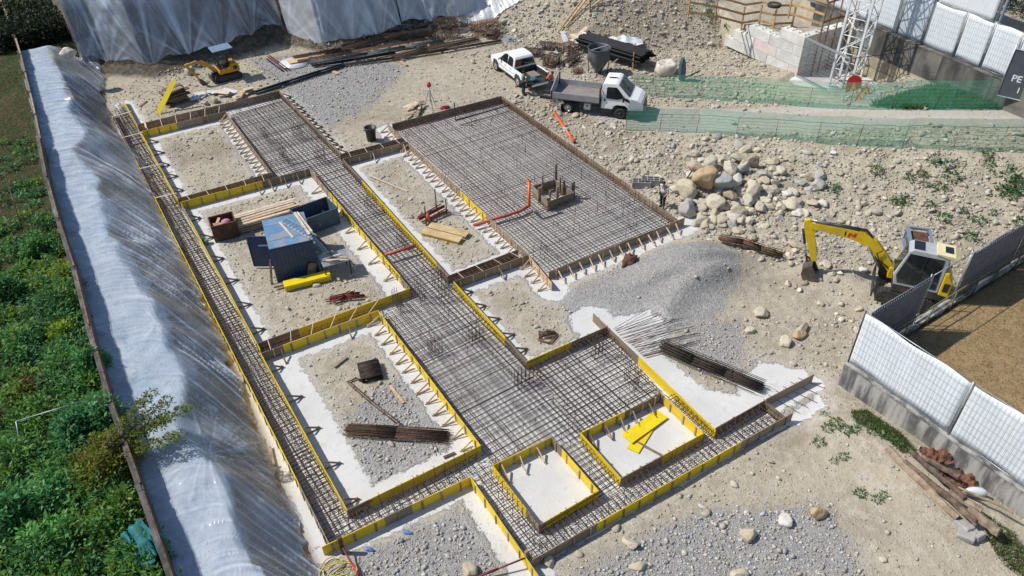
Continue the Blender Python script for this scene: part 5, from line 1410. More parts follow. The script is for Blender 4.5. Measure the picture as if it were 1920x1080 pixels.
shrub(118,520,.7,.8,(.23,.34,.03),'yellow green bush beside the wall, farther up the garden')
shrub(130,625,.75,.85,(.26,.38,.03),'bright yellow green bush beside the wall, opposite the container')
shrub(60,730,.6,.6,(.17,.12,.035),'brownish green bush at the left edge of the garden')
shrub(90,580,.9,1.0,(.065,.19,.05),'dark broad leaved bush below the upper yellow green bush',1600,(.10,.2))
shrub(60,860,.9,1.0,(.10,.28,.10),'tall nettle like clump in the lower left garden',1800,(.10,.2))
shrub(110,930,.9,1.1,(.115,.30,.11),'leafy light green clump below the juniper',1800,(.11,.22))
shrub(200,985,.6,.8,(.13,.34,.13),'light green nettle like clump beside the turquoise cloth',1200,(.1,.2))
shrub(60,640,.8,.8,(.075,.23,.095),'deep green leafy clump left of the bright yellow green bush',1500,(.1,.18))
shrub(150,1060,.7,.6,(.09,.17,.035),'low mixed weeds at the bottom left corner of the garden',1400)
shrub(255,290,.001,.001,(.03,.07,.02),'tiny weed by the far fence',5) if False else None
o = shrub(222,885,1.5,1.9,(.16,.17,.022),'olive green juniper like shrub by the wall with twigs reaching over the plastic',8000,(.08,.17),stems=7,spiky=.8)
st = MB(); ps = []
for a, b, h_ in ((.35, 2.6, 1.9), (.05, 3.0, 1.7), (-.3, 2.4, 1.3), (.6, 2.4, 2.2), (.2, 2.2, 1.5)):
    q = [Vector((cos(a)*b*t, sin(a)*b*t, h_*.7+.4*t-.15*t*t)) for t in (0, .4, .75, 1)]; st.tube(q, [.035, .022, .014, .005], 6)
    for t in np.linspace(.35, 1, 7):
        e = q[0].lerp(q[3], t); ps.append(dome_leaves(e.x+rng.uniform(-.1, .1), e.y+rng.uniform(-.1, .1), e.z-.02, .26, .26, .2, 80, .09, .16, (.14,.18,.03), spiky=.9))
st.build('branch', M['darkwood'], o); cat_leaf('twig_foliage', ps, o)
for px, py, r_, hh, col, lab in ((175,700,.7,1.5,(.10,.27,.08),'tall leafy shrub against the wall above the trellis'),(205,800,.7,1.6,(.09,.25,.09),'tall leafy shrub against the wall just above the juniper'),(30,960,.9,1.5,(.10,.28,.09),'tall bright shrub at the left edge near the bottom'),
        (95,1020,.8,1.2,(.12,.30,.07),'bright green bushy clump left of the turquoise cloth'),(20,560,.9,1.2,(.07,.20,.06),'dark bush at the left edge opposite the second cross beam'),(75,470,.7,.9,(.09,.24,.06),'green bush below the leaning garden pole'),(150,820,.8,1.4,(.08,.26,.10),'blue green shrub between trellis and juniper')):
    shrub(px,py,r_,hh,col,lab,1700,(.12,.28))
# weeds on bare soil
wm = []
for k in range(4):
    ps = [dome_leaves(rng.uniform(-.15, .15), rng.uniform(-.15, .15), 0, .22, .2, .16, 90, .06, .13, [(.05,.15,.05),(.07,.15,.045),(.055,.13,.045),(.09,.15,.04)][k], spiky=.6)]
    P, D, S, C = (np.concatenate([p[i] for p in ps]) for i in range(4)); V, F, c = leaves(P, D, S, C); wm.append(np_mesh('weed', V, F, M['leaf'], cols=c))
for gi, (lab, lst, sc_) in enumerate((('small green weed tuft on the bare soil beside the corner wall', ((1541,777),(1574,790),(1590,803),(1605,810),(1548,800),(1542,835),(1580,862),(1560,865),(1608,795),(1628,808),(1656,815),(1618,930),(1640,935),(1655,925)), 1.0),
        ('green weed tuft growing on the stony slope under the net fence', ((1757,300),(1765,310),(1712,330),(1722,322),(1735,345),(1752,352),(1780,330),(1790,310),(1850,310),(1862,322),(1690,378),(1700,384),(1752,385),(1770,405),(1800,400),(1826,408),(1850,300),(1910,415),(1815,440),(1870,400),(1650,318),(1565,352),(1860,290)), 1.5),
        ('dense green weed patch on the slope at the right edge', ((1880,330),(1890,345),(1905,335),(1912,350),(1875,350),(1895,360)), 2.2),
        ('green weed on the stony bank above the net fence', ((1325,22),(1331,30),(1365,50),(1318,35)), 1.6))):
    for px, py in lst:
        p = GT(px, py); s_ = sc_*random.uniform(.7, 1.35)
        tag(link('weed_tuft', wm[random.randrange(4)], None, None, p, (0, 0, random.uniform(0, 6)), (s_, s_, s_*random.uniform(.7, 1.2))), lab, 'weed', lab.split(' on ')[0]+' ('+('abcd'[gi])+')' if False else ['weeds beside the corner wall','weeds on the slope under the net fence','weed patch at the right edge','weeds on the bank above the net fence'][gi])
def grass_patch(polypx, n, col, h0, h1, label, name='grass'):
    W = np.array([(GT(*p).x, GT(*p).y) for p in polypx]); X = rng.uniform(W[:, 0].min(), W[:, 0].max(), n); Y = rng.uniform(W[:, 1].min(), W[:, 1].max(), n)
    k = inpoly(X, Y, W); X, Y = X[k], Y[k]; n = len(X)
    C = np.array(col)*rng.uniform(.6, 1.35, (n, 1)); k = rng.random(n) < .18; C[k] = np.array((.16,.13,.05))*rng.uniform(.7, 1.1, (k.sum(), 1))
    P = np.stack([X, Y, hgt(X, Y)-.02], -1); D = rng.normal(size=(n, 3))*.45+[0, 0, 1]
    V, F, c = leaves(P, D, rng.uniform(h0, h1, n), C, .14); tag(link(name, np_mesh(name, V, F, M['leaf'], cols=c), kind='stuff'), label)
grass_patch([(1630,200),(1690,180),(1750,163),(1800,160),(1850,172),(1880,182),(1885,205),(1800,204),(1700,206)], 14000, (.07,.16,.035), .25, .6, 'rough grass between the net fence and the dark wall')
grass_patch([(1595,772),(1625,770),(1690,815),(1720,850),(1690,850),(1650,815),(1600,790)], 4200, (.065,.13,.03), .08, .24, 'grass along the foot of the corner wall')
grass_patch([(1845,965),(1900,1000),(1925,1040),(1920,1085),(1880,1060),(1850,1010)], 4200, (.075,.13,.03), .08, .22, 'grass at the foot of the wall by the old logs')
# dry lawn blades
n = 26000; X = rng.uniform(25.8, 46, n); Y = rng.uniform(0, 11.9, n); k = frustum(X, Y, 1.1); X, Y = X[k], Y[k]; n = len(X)
C = np.array((.34,.24,.12))*rng.uniform(.6, 1.35, (n, 1)); k = fbm(X*.6, Y*.6, 3, 95) > .3; C[k] = np.array((.2,.18,.07))*rng.uniform(.7, 1.2, (k.sum(), 1))
P = np.stack([X, Y, hgt(X, Y)], -1); D = rng.normal(size=(n, 3))*.8+[0, 0, .7]
V, F, c = leaves(P, D, rng.uniform(.06, .16, n), C, .2); tag(link('lawn', np_mesh('lawn', V, F, M['leaf'], cols=c), kind='stuff'), 'dried brown lawn behind the corner fence')
# dark hedges and trees beyond
def hedge(pts, r_, hh, n, col, label, name='hedge', cat='hedge'):
    o = thing(name, label, cat, pts[0], 0); ps = []; O = Vector(pts[0])
    for p in pts: d = Vector(p)-O; ps.append(dome_leaves(d.x, d.y, d.z, r_*rng.uniform(.8, 1.2), r_*rng.uniform(.8, 1.2), hh*rng.uniform(.8, 1.2), n, .14, .32, np.array(col)*rng.uniform(.8, 1.2)))
    cat_leaf('foliage', ps, o)
    for p in pts: d = Vector(p)-O; MB().tube([d, d+Vector((.1, 0, hh*.8))], [.1, .04], 6).build('trunk', M['darkwood'], o)
hedge([(-1.2+i*1.05, 72.9+.5*(i % 2), 2.2) for i in range(6)]+[(-2+i*1.2, 75.5+.9*(i % 2), 2.2) for i in range(6)]+[(-3+i*1.3, 80+.9*(i % 2), 2.2) for i in range(6)], 1.15, 2.0, 1300, (.014,.03,.010), 'dark hedge at the top left corner beyond the plastic')
hedge([(56.5+.2*i, 36-i*2.3, 4.4) for i in range(8)], .7, 1.0, 500, (.035,.06,.015), 'green and brown hedge behind the white fence panels')
hedge([(64+.3*i, 30-i*2.6, 4.4) for i in range(8)], 1.8, 4.5, 1400, (.02,.045,.012), 'dark trees at the top right corner beyond the garden wall', 'tree_row', 'trees')
# garden bits
o = thing('garden_pole', 'thin dark pole leaning across the grass at the left edge', 'pole', GT(45,440))
b = G(8,322,4.6)-o.location; MB().tube([(0, 0, 0), tuple(b)], .025, 6).build('pole', M['ex_dark'], o); MB().tube([tuple(b*.75+Vector((-1.2, -.1, 0))), tuple(b*.75+Vector((.9, .25, .05)))], .015, 6).build('cross_wire', M['ex_dark'], o)
o = thing('garden_trellis', 'pale wire trellis frame among the garden weeds', 'trellis', GT(42,860))
q0 = G(30,790,3.6)-o.location; q1 = G(192,740,3.6)-o.location
MB().tube([(0, 0, 0), tuple(q0)], .02, 6).build('post', M['steel'], o); MB().tube([tuple(q0), tuple(q1)], .016, 6).build('top_rod', M['steel'], o)
# turquoise cloth draped over the wall foot
V = []; F = []; A = G(226,1008,3.0); B = G(262,972,3.3); C_ = G(283,1064,2.95)
for j in range(15):
    for i in range(15):
        u, v = i/14, j/14; p = A+(B-A)*u+(C_-A)*v*(1-.25*u); V.append((p.x+.07*sin(u*9+v*5)+.18*v*(u-.5), p.y+.05*sin(v*11), p.z+.12*sin(u*13+v*3)*(.4+v)+.22*mnoise.noise(Vector((u*4, v*4, 0)))))
for j in range(14):
    for i in range(14): k = j*15+i; F.append((k, k+1, k+16, k+15))
mb = MB(); mb.raw(V, F, True); o = mb.build('cloth', M['cyan']); o.modifiers.new("thick", 'SOLIDIFY').thickness = .01
tag(o, 'crumpled turquoise cloth hanging among the weeds at the wall', 'cloth')
# ------------------------------------------------------------------ vehicles
def shell(prof, wf, name, m, parent, bevel=.03, x=True):
    """closed body from a side profile (x, z) with half width wf(x, z)"""
    n = len(prof); mb = MB()
    vs = [(a, wf(a, b), b) for a, b in prof]+[(a, -wf(a, b), b) for a, b in prof]
    fs = [tuple(range(n)), tuple(range(2*n-1, n-1, -1))]+[(i, (i+1) % n, n+(i+1) % n, n+i) for i in range(n)]
    mb.raw(vs, fs, False); return mb.build(name, m, parent, bevel=bevel)
def side_panel(prof, wf, name, m, parent, side, off=.012, th=.012):
    n = len(prof); o_ = [(a, side*(wf(a, b)+off), b) for a, b in prof]; i_ = [(a, side*(wf(a, b)+off-th-.02), b) for a, b in prof]
    return MB().raw(o_+i_, [tuple(range(n)), tuple(range(2*n-1, n-1, -1))]+[(i, (i+1) % n, n+(i+1) % n, n+i) for i in range(n)]).build(name, m, parent)
def wheel(parent, x, y, r, w, rimm, dual=False):
    s = 1 if y > 0 else -1
    t = MB().lathe([(r*.62, -w/2), (r*.93, -w/2), (r, -w*.32), (r, w*.32), (r*.93, w/2), (r*.62, w/2), (r*.62, -w/2)], 24, 'y', (0, 0, 0)).build('wheel', M['rubber'], parent, loc=(x, y, r))
    d = .02 if not dual else -.06
    rm = MB().lathe([(r*.62, s*(w/2-.01)), (r*.5, s*(w/2-.05+d*.5)), (r*.22, s*(w/2-.03+d)), (r*.2, s*(w/2+.01)), (0, s*(w/2+.01))], 16, 'y')
    rm.build('rim', M[rimm], t)
    return t
# tipper truck
A = GT(1070,211); B = GT(1158,221.5); fw = (B-A); fw.z = 0; fw.normalize(); ang = math.atan2(fw.y, fw.x); lf = Vector((-fw.y, fw.x, 0))
org = A+lf*.98-fw*.2; org.z = A.z-.01
tk = thing('tipper_truck', 'white dropside tipper truck with grey loading bed parked by the net fence', 'truck', org, ang); tk.scale = (1.15,)*3
WB = 3.35
cw_ = lambda x, z: .99-.0*(z < 1.25)-max(0, z-1.25)*.135-(max(0, x-4.0)*.22)
prof = [(2.12,.52),(2.12,2.12),(2.2,2.22),(2.95,2.27),(3.1,2.22),(3.88,1.47),(4.0,1.40),(4.42,1.22),(4.62,1.05),(4.68,.80),(4.68,.72),(3.86,.72),(3.78,.88),(3.6,1.0),(3.1,1.0),(2.92,.88),(2.84,.52)]
prof = [(2.12,.62),(2.12,2.12),(2.2,2.22),(2.95,2.27),(3.1,2.22),(3.84,1.50),(3.98,1.44),(4.36,1.34),(4.58,1.20),(4.70,.98),(4.72,.66),(3.86,.66),(3.76,.84),(3.58,.93),(3.12,.93),(2.94,.84),(2.84,.62)]
cab = shell(prof, cw_, 'cab', M['white'], tk, .035)
sill = MB().prism([(2.13,.34),(2.13,.62),(2.84,.62),(2.80,.34)], -.97, .97).prism([(3.9,.3),(3.88,.66),(4.70,.66),(4.74,.5),(4.68,.3)], -.96, .96)
sill.build('bumper', M['black'], tk, bevel=.03)
MB().prism([(4.60,.74),(4.735,.74),(4.725,1.0),(4.60,1.04)], -.62, .62).build('grille', M['black'], tk)
for s in (-1, 1):
    side_panel([(2.42,1.32),(2.42,1.95),(2.5,2.02),(3.0,2.04),(3.12,1.96),(3.52,1.50),(3.5,1.42),(3.1,1.30)], cw_, 'side_window', M['glass'], tk, s)
    side_panel([(3.52,1.32),(3.58,1.46),(3.9,1.34),(3.9,1.16)], cw_, 'fender_trim', M['black'], tk, s, .008)
    side_panel([(2.36,.70),(2.36,.715),(3.0,1.0),(3.0,.985)], cw_, 'door_gap', M['black'], tk, s, .004) if False else None
    h = side_panel([(2.28,1.12),(2.28,1.28),(2.37,1.28),(2.37,1.12)], cw_, 'door_handle', M['black'], tk, s, .02, .02)
    MB().box((3.52, s*1.14, 1.42), (.10, .16, .34)).bar((3.46, s*.94, 1.3), (3.5, s*1.1, 1.36), .05).build('mirror', M['black'], tk, bevel=.02)
    MB().prism([(4.34,1.02),(4.42,1.16),(4.67,1.05),(4.725,.90),(4.62,.88)], s*.60, s*.838).build('headlight', M['clear'], tk)
    wheel(tk, WB, s*.86, .37, .23, 'ex_dark' if s < 0 else 'ex_dark')
    wheel(tk, 0, s*.76, .37, .42, 'rim', True)
    MB().lathe([(.43, -.24), (.45, -.24), (.45, .24), (.43, .24)], 20, 'y', (0, s*.78, .37)).build('mudguard', M['black'], tk)
# windscreen
def quad_panel(pts, th, name, m, parent):
    p = [Vector(q) for q in pts]; n = (p[1]-p[0]).cross(p[3]-p[0]).normalized()
    vs = [q+n*.012 for q in p]+[q-n*th for q in p]; return MB().raw(vs, [(0, 1, 2, 3), (7, 6, 5, 4), (0, 4, 5, 1), (1, 5, 6, 2), (2, 6, 7, 3), (3, 7, 4, 0)]).build(name, m, parent)
quad_panel([(3.16,-.78,2.17),(3.86,-.86,1.50),(3.86,.86,1.50),(3.16,.78,2.17)], .01, 'windscreen', M['glass'], tk)
MB().bar((3.83,-.5,1.54),(3.72,.05,1.66),.02).bar((3.83,.1,1.54),(3.72,.65,1.66),.02).build('wiper', M['black'], tk)
MB().box((4.735, 0, .5), (.012, .5, .11)).build('number_plate', M['letter'], tk)
MB().prism([(2.35,2.28),(2.7,2.31),(2.95,2.29)], -.05, .05).build('roof_vent', M['black'], tk)
MB().box((1.0,.36,.62),(6.0,.12,.2)).box((1.0,-.36,.62),(6.0,.12,.2)).box((1.6,.0,.6),(.9,.9,.4)).build('chassis', M['ex_dark'], tk)
MB().tube([(0,-.7,.37),(0,.7,.37)],.07,8).tube([(WB,-.7,.37),(WB,.7,.37)],.07,8).build('axle', M['ex_dark'], tk)
M['bedfloor'] = mat('worn_bed_floor', (.27,.235,.23),(.20,.17,.165),.75,scale=2.5,stretch=(1,4,1),dirt=(.38,.34,.30))
MB().box((.48,0,.93),(3.1,2.02,.08)).build('bed_floor', M['bedfloor'], tk)
for s in (-1,1):
    mb = MB().box((.5,s*1.02,1.16),(3.02,.035,.40))
    for z in (1.0,1.09,1.2,1.31): mb.box((.5,s*1.045,z),(3.0,.03,.05))
    d_ = mb.build('dropside', M['alu'], tk)
    MB().bar((2.03,s*1.0,.9),(2.03,s*1.0,1.86 if s < 0 else 1.86),.09).build('corner_post', M['black'], tk)
    MB().bar((-1.06,s*1.02,.86),(-1.06,s*1.02,1.82 if s > 0 else 1.42),.08).build('corner_post', M['black'], tk)
MB().bar((2.03,-1,1.84),(2.03,1,1.84),.08).bar((2.03,-1,1.35),(2.03,1,1.35),.05).box((2.03,0,1.15),(.04,2.0,.4)).build('headboard', M['black'], tk)
tg = MB().raw([(-1.08,-1.0,.92),(-1.08,1.0,.92),(-1.16,1.0,1.78),(-1.10,-1.0,1.40),(-1.12,-1.0,.92),(-1.12,1.0,.92),(-1.20,1.0,1.78),(-1.14,-1.0,1.40)],[(0,1,2,3),(7,6,5,4),(0,4,5,1),(1,5,6,2),(2,6,7,3),(3,7,4,0)]).build('tailgate', M['ex_grey'], tk)
MB().box((1.25,-.86,.62),(.42,.3,.42)).build('tool_box', M['alu'], tk, bevel=.02); MB().box((1.25,-1.015,.68),(.1,.012,.1)).build('box_latch', M['black'], tk)
MB().box((-.85,-.86,.68),(.40,.3,.38)).build('tool_box', M['alu'], tk, bevel=.02); MB().box((-.85,-1.015,.74),(.1,.012,.1)).build('box_latch', M['black'], tk)
for s in (-1,1): MB().box((-1.14,s*.8,.66),(.06,.3,.12)).build('tail_light', M['redlens'], tk)

# pickup
A = GT(972,166); B = GT(926,132); fw = B-A; fw.z = 0; wb = fw.length; fw.normalize(); ang = math.atan2(fw.y, fw.x); lf = Vector((-fw.y, fw.x, 0)); org = A-lf*1.15+fw*.35
pu = thing('pickup_truck', 'white double cab pickup with its tailgate let down beside two workers', 'pickup', org, ang); pu.scale = (1.14,)*3
WB = 3.1
pw = lambda x, z: .91-max(0, z-1.05)*.30-max(0, x-3.2)*.10
prof = [(.52,.48),(.52,1.06),(.60,1.62),(.72,1.74),(1.0,1.80),(1.75,1.80),(2.05,1.72),(2.70,1.18),(2.85,1.12),(3.55,1.04),(3.85,.92),(3.93,.70),(3.90,.44),(3.55,.44),(3.5,.68),(3.30,.84),(2.90,.84),(2.70,.68),(2.64,.40),(.52,.40)]
shell(prof, pw, 'cab', M['white'], pu, .045)
for s in (-1,1): MB().prism([(-1.12,.50),(-1.12,1.06),(.52,1.06),(.52,.40),(.44,.44),(.40,.68),(.20,.84),(-.20,.84),(-.40,.68),(-.46,.5)], s*.80, s*.91).build('bed_side', M['white'], pu, bevel=.02)
MB().box((-.30,0,.66),(1.64,1.6,.05)).box((.47,0,.85),(.06,1.6,.4)).box((-.3,.78,.85),(1.6,.04,.36)).box((-.3,-.78,.85),(1.6,.04,.36)).build('bed_liner', M['ex_dark'], pu)
MB().box((-.3,-.2,.74),(.9,.6,.1)).build('bed_mat', M['bedfloor'], pu)
tg = MB().box((-1.42,0,.66),(.56,1.55,.07)).build('tailgate', M['ex_dark'], pu, bevel=.02); MB().box((-1.68,0,.62),(.05,1.5,.12)).build('tailgate_edge', M['white'], tg)
for s in (-1,1):
    side_panel([(.78,1.14),(.80,1.58),(.90,1.66),(1.36,1.70),(1.38,1.14)], pw, 'side_window', M['glass'], pu, s)
    side_panel([(1.48,1.14),(1.48,1.70),(1.72,1.70),(1.95,1.64),(2.48,1.18),(2.4,1.12)], pw, 'side_window', M['glass'], pu, s)
    MB().box((2.36,s*1.02,1.2),(.14,.2,.16)).build('mirror', M['white'], pu, bevel=.03)
    MB().box((1.6,s*.93,.46),(1.9,.06,.05)).build('side_step', M['black'], pu)
    side_panel([(.56,.70),(.56,.74),(2.66,.76),(2.66,.72)], pw, 'door_strip', M['ex_grey'], pu, s, .014)
    for x in (.92,1.62): side_panel([(x,.93),(x,.97),(x+.16,.97),(x+.16,.93)], pw, 'door_handle', M['rim'], pu, s, .02, .02)
    MB().prism([(3.62,.80),(3.66,.94),(3.86,.90),(3.93,.74)], s*.56, s*.835).build('headlight', M['clear'], pu)
    wheel(pu, 0, s*.80, .38, .24, 'rim'); wheel(pu, WB, s*.80, .38, .24, 'rim')
    MB().box((-1.12,s*.86,.85),(.05,.1,.3)).build('tail_light', M['redlens'], pu)
quad_panel([(.585,-.66,1.60),(.525,-.78,1.16),(.525,.78,1.16),(.585,.66,1.60)][::-1], .01, 'rear_window', M['glass'], pu)
quad_panel([(2.12,-.68,1.66),(2.66,-.78,1.22),(2.66,.78,1.22),(2.12,.68,1.66)], .01, 'windscreen', M['glass'], pu)
MB().box((1.3,0,.42),(4.6,1.2,.12)).build('chassis', M['ex_dark'], pu)
MB().box((-1.15,0,.46),(.12,1.7,.14)).build('rear_bumper', M['ex_dark'], pu)
bpy.context.view_layer.update(); bagl = pu.matrix_basis @ Vector((-1.25,.35,.86))
o = MB().ell((0,0,0),(.32,.26,.18),14,8).build('bag', M['cyan'], loc=bagl); tag(o,'turquoise bag lying on the let down tailgate of the pickup','bag')
for v in o.data.vertices: v.co += Vector((mnoise.noise(v.co*6),mnoise.noise(v.co*6+Vector((9,0,0))),mnoise.noise(v.co*6+Vector((0,9,0)))))*.09

# excavators
def track(parent, L, h, w, y, pad):
    pts = [(L/2-h/2+h/2*sin(t), h/2+h/2*cos(t)) for t in np.linspace(0, pi, 9)]+[(-L/2+h/2-h/2*sin(t), h/2-h/2*cos(t)) for t in np.linspace(0, pi, 9)]
    t = MB().prism(pts, y-w/2, y+w/2).build('track', M['rubber'], parent)
    g = MB(); n = int(2*L/pad)
    P = [Vector((a, 0, b)) for a, b in pts]; P.append(P[0]); ds_ = [0]
    for p, q in zip(P[:-1], P[1:]): ds_.append(ds_[-1]+(q-p).length)
    for i in range(n):
        d = ds_[-1]*i/n; j = max(k for k in range(len(ds_)) if ds_[k] <= d); p = P[j].lerp(P[min(j+1, len(P)-1)], (d-ds_[j])/max(1e-6, ds_[min(j+1, len(ds_)-1)]-ds_[j]))
        q = (P[min(j+1, len(P)-1)]-P[j]).normalized(); g.bar(p+Vector((0, y-w/2, 0)), p+Vector((0, y+w/2, 0)), pad*.45, .04, up=(q.x, 0, q.z))
    g.build('track_pad', M['rubber'], t, kind='stuff')
    s = 1 if y > 0 else -1
    k = [(a*.72, h/2+(b-h/2)*.6) for a, b in pts]; MB().prism(k, y+s*(w/2-.02), y+s*(w/2+.012)).build('track_frame', M['ex_dark'], t)
def boom_box(pts, hw, m, name, parent):
    """curved boom: pts of (x, z, half height)"""
    up, dn = [], []
    for i, (x, z, h) in enumerate(pts):
        a, b = pts[max(0, i-1)], pts[min(len(pts)-1, i+1)]; t = Vector((b[0]-a[0], b[1]-a[1])).normalized(); n = Vector((-t.y, t.x)); up.append((x+n.x*h, z+n.y*h)); dn.append((x-n.x*h, z-n.y*h))
    mb = MB()
    for i in range(len(pts)-1): 
        q = [up[i], up[i+1], dn[i+1], dn[i]]; b = len(mb.v)
        mb.v += [(x, -hw, z) for x, z in q]+[(x, hw, z) for x, z in q]; mb.f += [(b, b+1, b+2, b+3), (b+7, b+6, b+5, b+4), (b, b+4, b+5, b+1), (b+2, b+6, b+7, b+3)]; mb.sm += [False]*4
        if i == 0: mb.f.append((b, b+3, b+7, b+4)); mb.sm.append(False)
        if i == len(pts)-2: mb.f.append((b+1, b+5, b+6, b+2)); mb.sm.append(False)
    return mb.build(name, m, parent)
def ram(a, b, r, parent, y=0):
    a, b = Vector((a[0], y, a[1])), Vector((b[0], y, b[1])); c = a.lerp(b, .58)
    k = MB().tube([a, c], r, 10).build('hydraulic_ram', M['ex_dark'], parent); MB().tube([c, b], r*.55, 8).build('ram_rod', M['rim'], k)
def bucket(parent, pts, w, m):
    """open digging bucket: pts is the outer curve (x, z) from lip to hinge"""
    mb = MB(); n = len(pts); t = .03
    for i in range(n-1):
        a, b = pts[i], pts[i+1]; mb.bar((a[0], 0, a[1]), (b[0], 0, b[1]), w, t, up=(0, 0, 1) if abs(b[0]-a[0]) > abs(b[1]-a[1]) else (1, 0, 0))
    for s in (-1, 1): mb.prism(pts, s*w/2-.015, s*w/2+.015)
    o = mb.build('bucket', m, parent)
    for i in range(5): MB().bar((pts[0][0], -w/2+w*(i+.5)/5, pts[0][1]), (pts[0][0]+(pts[0][0]-pts[1][0])*.35, -w/2+w*(i+.5)/5, pts[0][1]+(pts[0][1]-pts[1][1])*.35), .05, .03).build('bucket_tooth', m, o)
EXC = Vector((33.15, 14.45, 0)); EXC.z = float(hgt(EXC.x-.3, EXC.y+.4))-.02
ex = thing('excavator', 'yellow tracked excavator with white cab digging behind the corner fence', 'excavator', EXC, R(123)); ex.scale = (1.25,)*3
for y in (-.80, .80): track(ex, 2.1, .56, .36, y, .11)
MB().box((0,0,.36),(1.0,1.3,.26)).lathe([(.42,.45),(.42,.62)],18).build('undercarriage', M['ex_dark'], ex)
MB().bar((1.22,-.85,.30),(1.22,.85,.30),.06,.42).build('dozer_blade', M['ex_dark'], ex)
MB().prism([(.62,.60),(.62,.96),(-1.05,.96),(-1.28,.85),(-1.28,.60)],-.92,.92).build('deck', M['ex_dark'], ex, bevel=.03)
MB().prism([(-.40,.96),(-.40,1.65),(-.95,1.72),(-1.3,1.50),(-1.34,.96)],-.92,.05).build('engine_cover', M['ex_yellow'], ex, bevel=.06)
MB().prism([(-.98,.90),(-.98,1.95),(-1.12,1.95),(-1.36,1.5),(-1.38,.84)],.05,.94).build('rear_cover', M['ex_yellow'], ex, bevel=.05)
MB().box((-1.18,.945,1.3),(.2,.012,.4)).build('grille', M['ex_dark'], ex)
MB().prism([(.5,.86),(.5,1.2),(-.4,1.3),(-.4,.86)],-.86,-.28).build('tank_cover', M['ex_grey'], ex, bevel=.05)
ew = lambda x, z: .44-max(0, z-1.5)*.045
cabp = [(.62,.96),(.74,1.42),(.46,2.56),(.32,2.66),(-.86,2.66),(-.98,2.56),(-.98,.96)]
cb = MB(); n = len(cabp); yc = .50
vs = [(a, yc+ew(a, b), b) for a, b in cabp]+[(a, yc-ew(a, b), b) for a, b in cabp]
cb.raw(vs, [tuple(range(n)), tuple(range(2*n-1, n-1, -1))]+[(i, (i+1) % n, n+(i+1) % n, n+i) for i in range(n)]); cabo = cb.build('cab', M['ex_grey'], ex, bevel=.04)
for s in (-1, 1):
    q = [(.52,1.10),(.63,1.42),(.40,2.47),(-.80,2.47),(-.86,1.10)]
    vs = [(a, yc+s*(ew(a, b)+.012), b) for a, b in q]; vi = [(a, yc+s*(ew(a, b)-.02), b) for a, b in q]; k = len(q)
    MB().raw(vs+vi, [tuple(range(k)), tuple(range(2*k-1, k-1, -1))]+[(i, (i+1) % k, k+(i+1) % k, k+i) for i in range(k)]).build('cab_window', M['glass'], cabo)
MB().bar((-.15, yc+.455, 1.12), (-.2, yc+.415, 2.45), .035, .02).build('door_pillar', M['black'], cabo)
quad_panel([(.725,.12,1.46),(.725,.88,1.46),(.49,.85,2.48),(.49,.15,2.48)], .01, 'windscreen', M['glass'], cabo)
quad_panel([(.645,.12,1.02),(.645,.88,1.02),(.735,.88,1.38),(.735,.12,1.38)], .01, 'lower_window', M['glass'], cabo)
MB().box((.14,yc,2.672),(.38,.60,.02)).build('roof_hatch', M['glass'], cabo)
MB().prism([(-.46,2.65),(-.46,2.72),(-1.10,2.70),(-1.34,2.56),(-1.22,2.50)],yc-.42,yc+.42).build('roof_cover', M['cream'], cabo, bevel=.02)
MB().box((-.88,yc,2.716),(.28,.42,.02)).build('roof_light', M['glass'], cabo)
MB().box((.66,-.08,.86),(.3,.34,.5)).build('boom_foot', M['ex_yellow'], ex, bevel=.03)
AS = lambda x: .7+(x-.7)*1.13
arm = []
bm_ = boom_box([(AS(x), z, h) for x, z, h in ((.72,.98,.15),(1.05,1.52,.18),(1.45,2.08,.22),(1.82,2.36,.24),(2.2,2.47,.21),(2.9,2.60,.17),(3.52,2.70,.13))], .12, M['ex_yellow'], 'boom', ex)
bm_.location.y = -.08
mk = MB()
for s in (-1, 1): mk.prism([(AS(a_), b_) for a_, b_ in [(2.02,2.36),(2.10,2.36),(2.20,2.46),(2.22,2.36),(2.30,2.36),(2.26,2.54),(2.18,2.54),(2.10,2.44),(2.08,2.54),(2.0,2.54)]], s*.122, s*.127)
mk.build('red_mark', M['sign_red'], bm_)
mk = MB()
for s in (-1, 1): mk.prism([(AS(a_), b_) for a_, b_ in [(2.36,2.40),(2.41,2.40),(2.39,2.60),(2.34,2.60)]], s*.122, s*.127)
mk.build('black_mark', M['sign_black'], bm_)
st_ = boom_box([(AS(x), z, h) for x, z, h in ((3.68,2.92,.11),(3.60,2.66,.21),(3.52,2.1,.17),(3.40,1.5,.14),(3.32,.98,.10))], .09, M['ex_yellow'], 'stick', ex); st_.location.y = -.08
ram((AS(.95),.80),(AS(1.62),2.05),.06,ex,.09); ram((AS(.95),.80),(AS(1.62),2.05),.06,ex,-.25)
ram((AS(1.95),2.66),(AS(3.60),2.92),.065,ex,-.08); ram((AS(3.80),2.45),(AS(3.62),1.28),.055,ex,-.08)
hs = MB()
for k in range(4): y = -.08+(-.09+.06*k); hs.tube([(AS(x_),y,z_) for x_,z_ in ((.75,1.3),(1.15,1.95),(1.7,2.66),(2.3,2.74),(2.9,2.80),(3.4,2.86))],.018,6)
hs.tube([(1.15,.1,1.9),(1.35,.12,1.75),(1.2,.1,1.4),(.85,.05,1.1)],.025,6); hs.build('hydraulic_hose', M['black'], ex)
MB().bar((AS(3.32),-.08,1.0),(AS(3.62),-.08,1.12),.07).bar((AS(3.62),-.08,1.28),(AS(3.55),-.08,.86),.06).build('bucket_link', M['ex_dark'], ex)
bucket(ex, [(AS(3.3)-3.3+a_, b_) for a_, b_ in [(3.02,.10),(3.30,-.02),(3.62,.12),(3.74,.45),(3.64,.80),(3.34,.95)]], .66, M['bucket']); 
TILT = R(7.5); piv = Vector((.7, 0, 1.0))
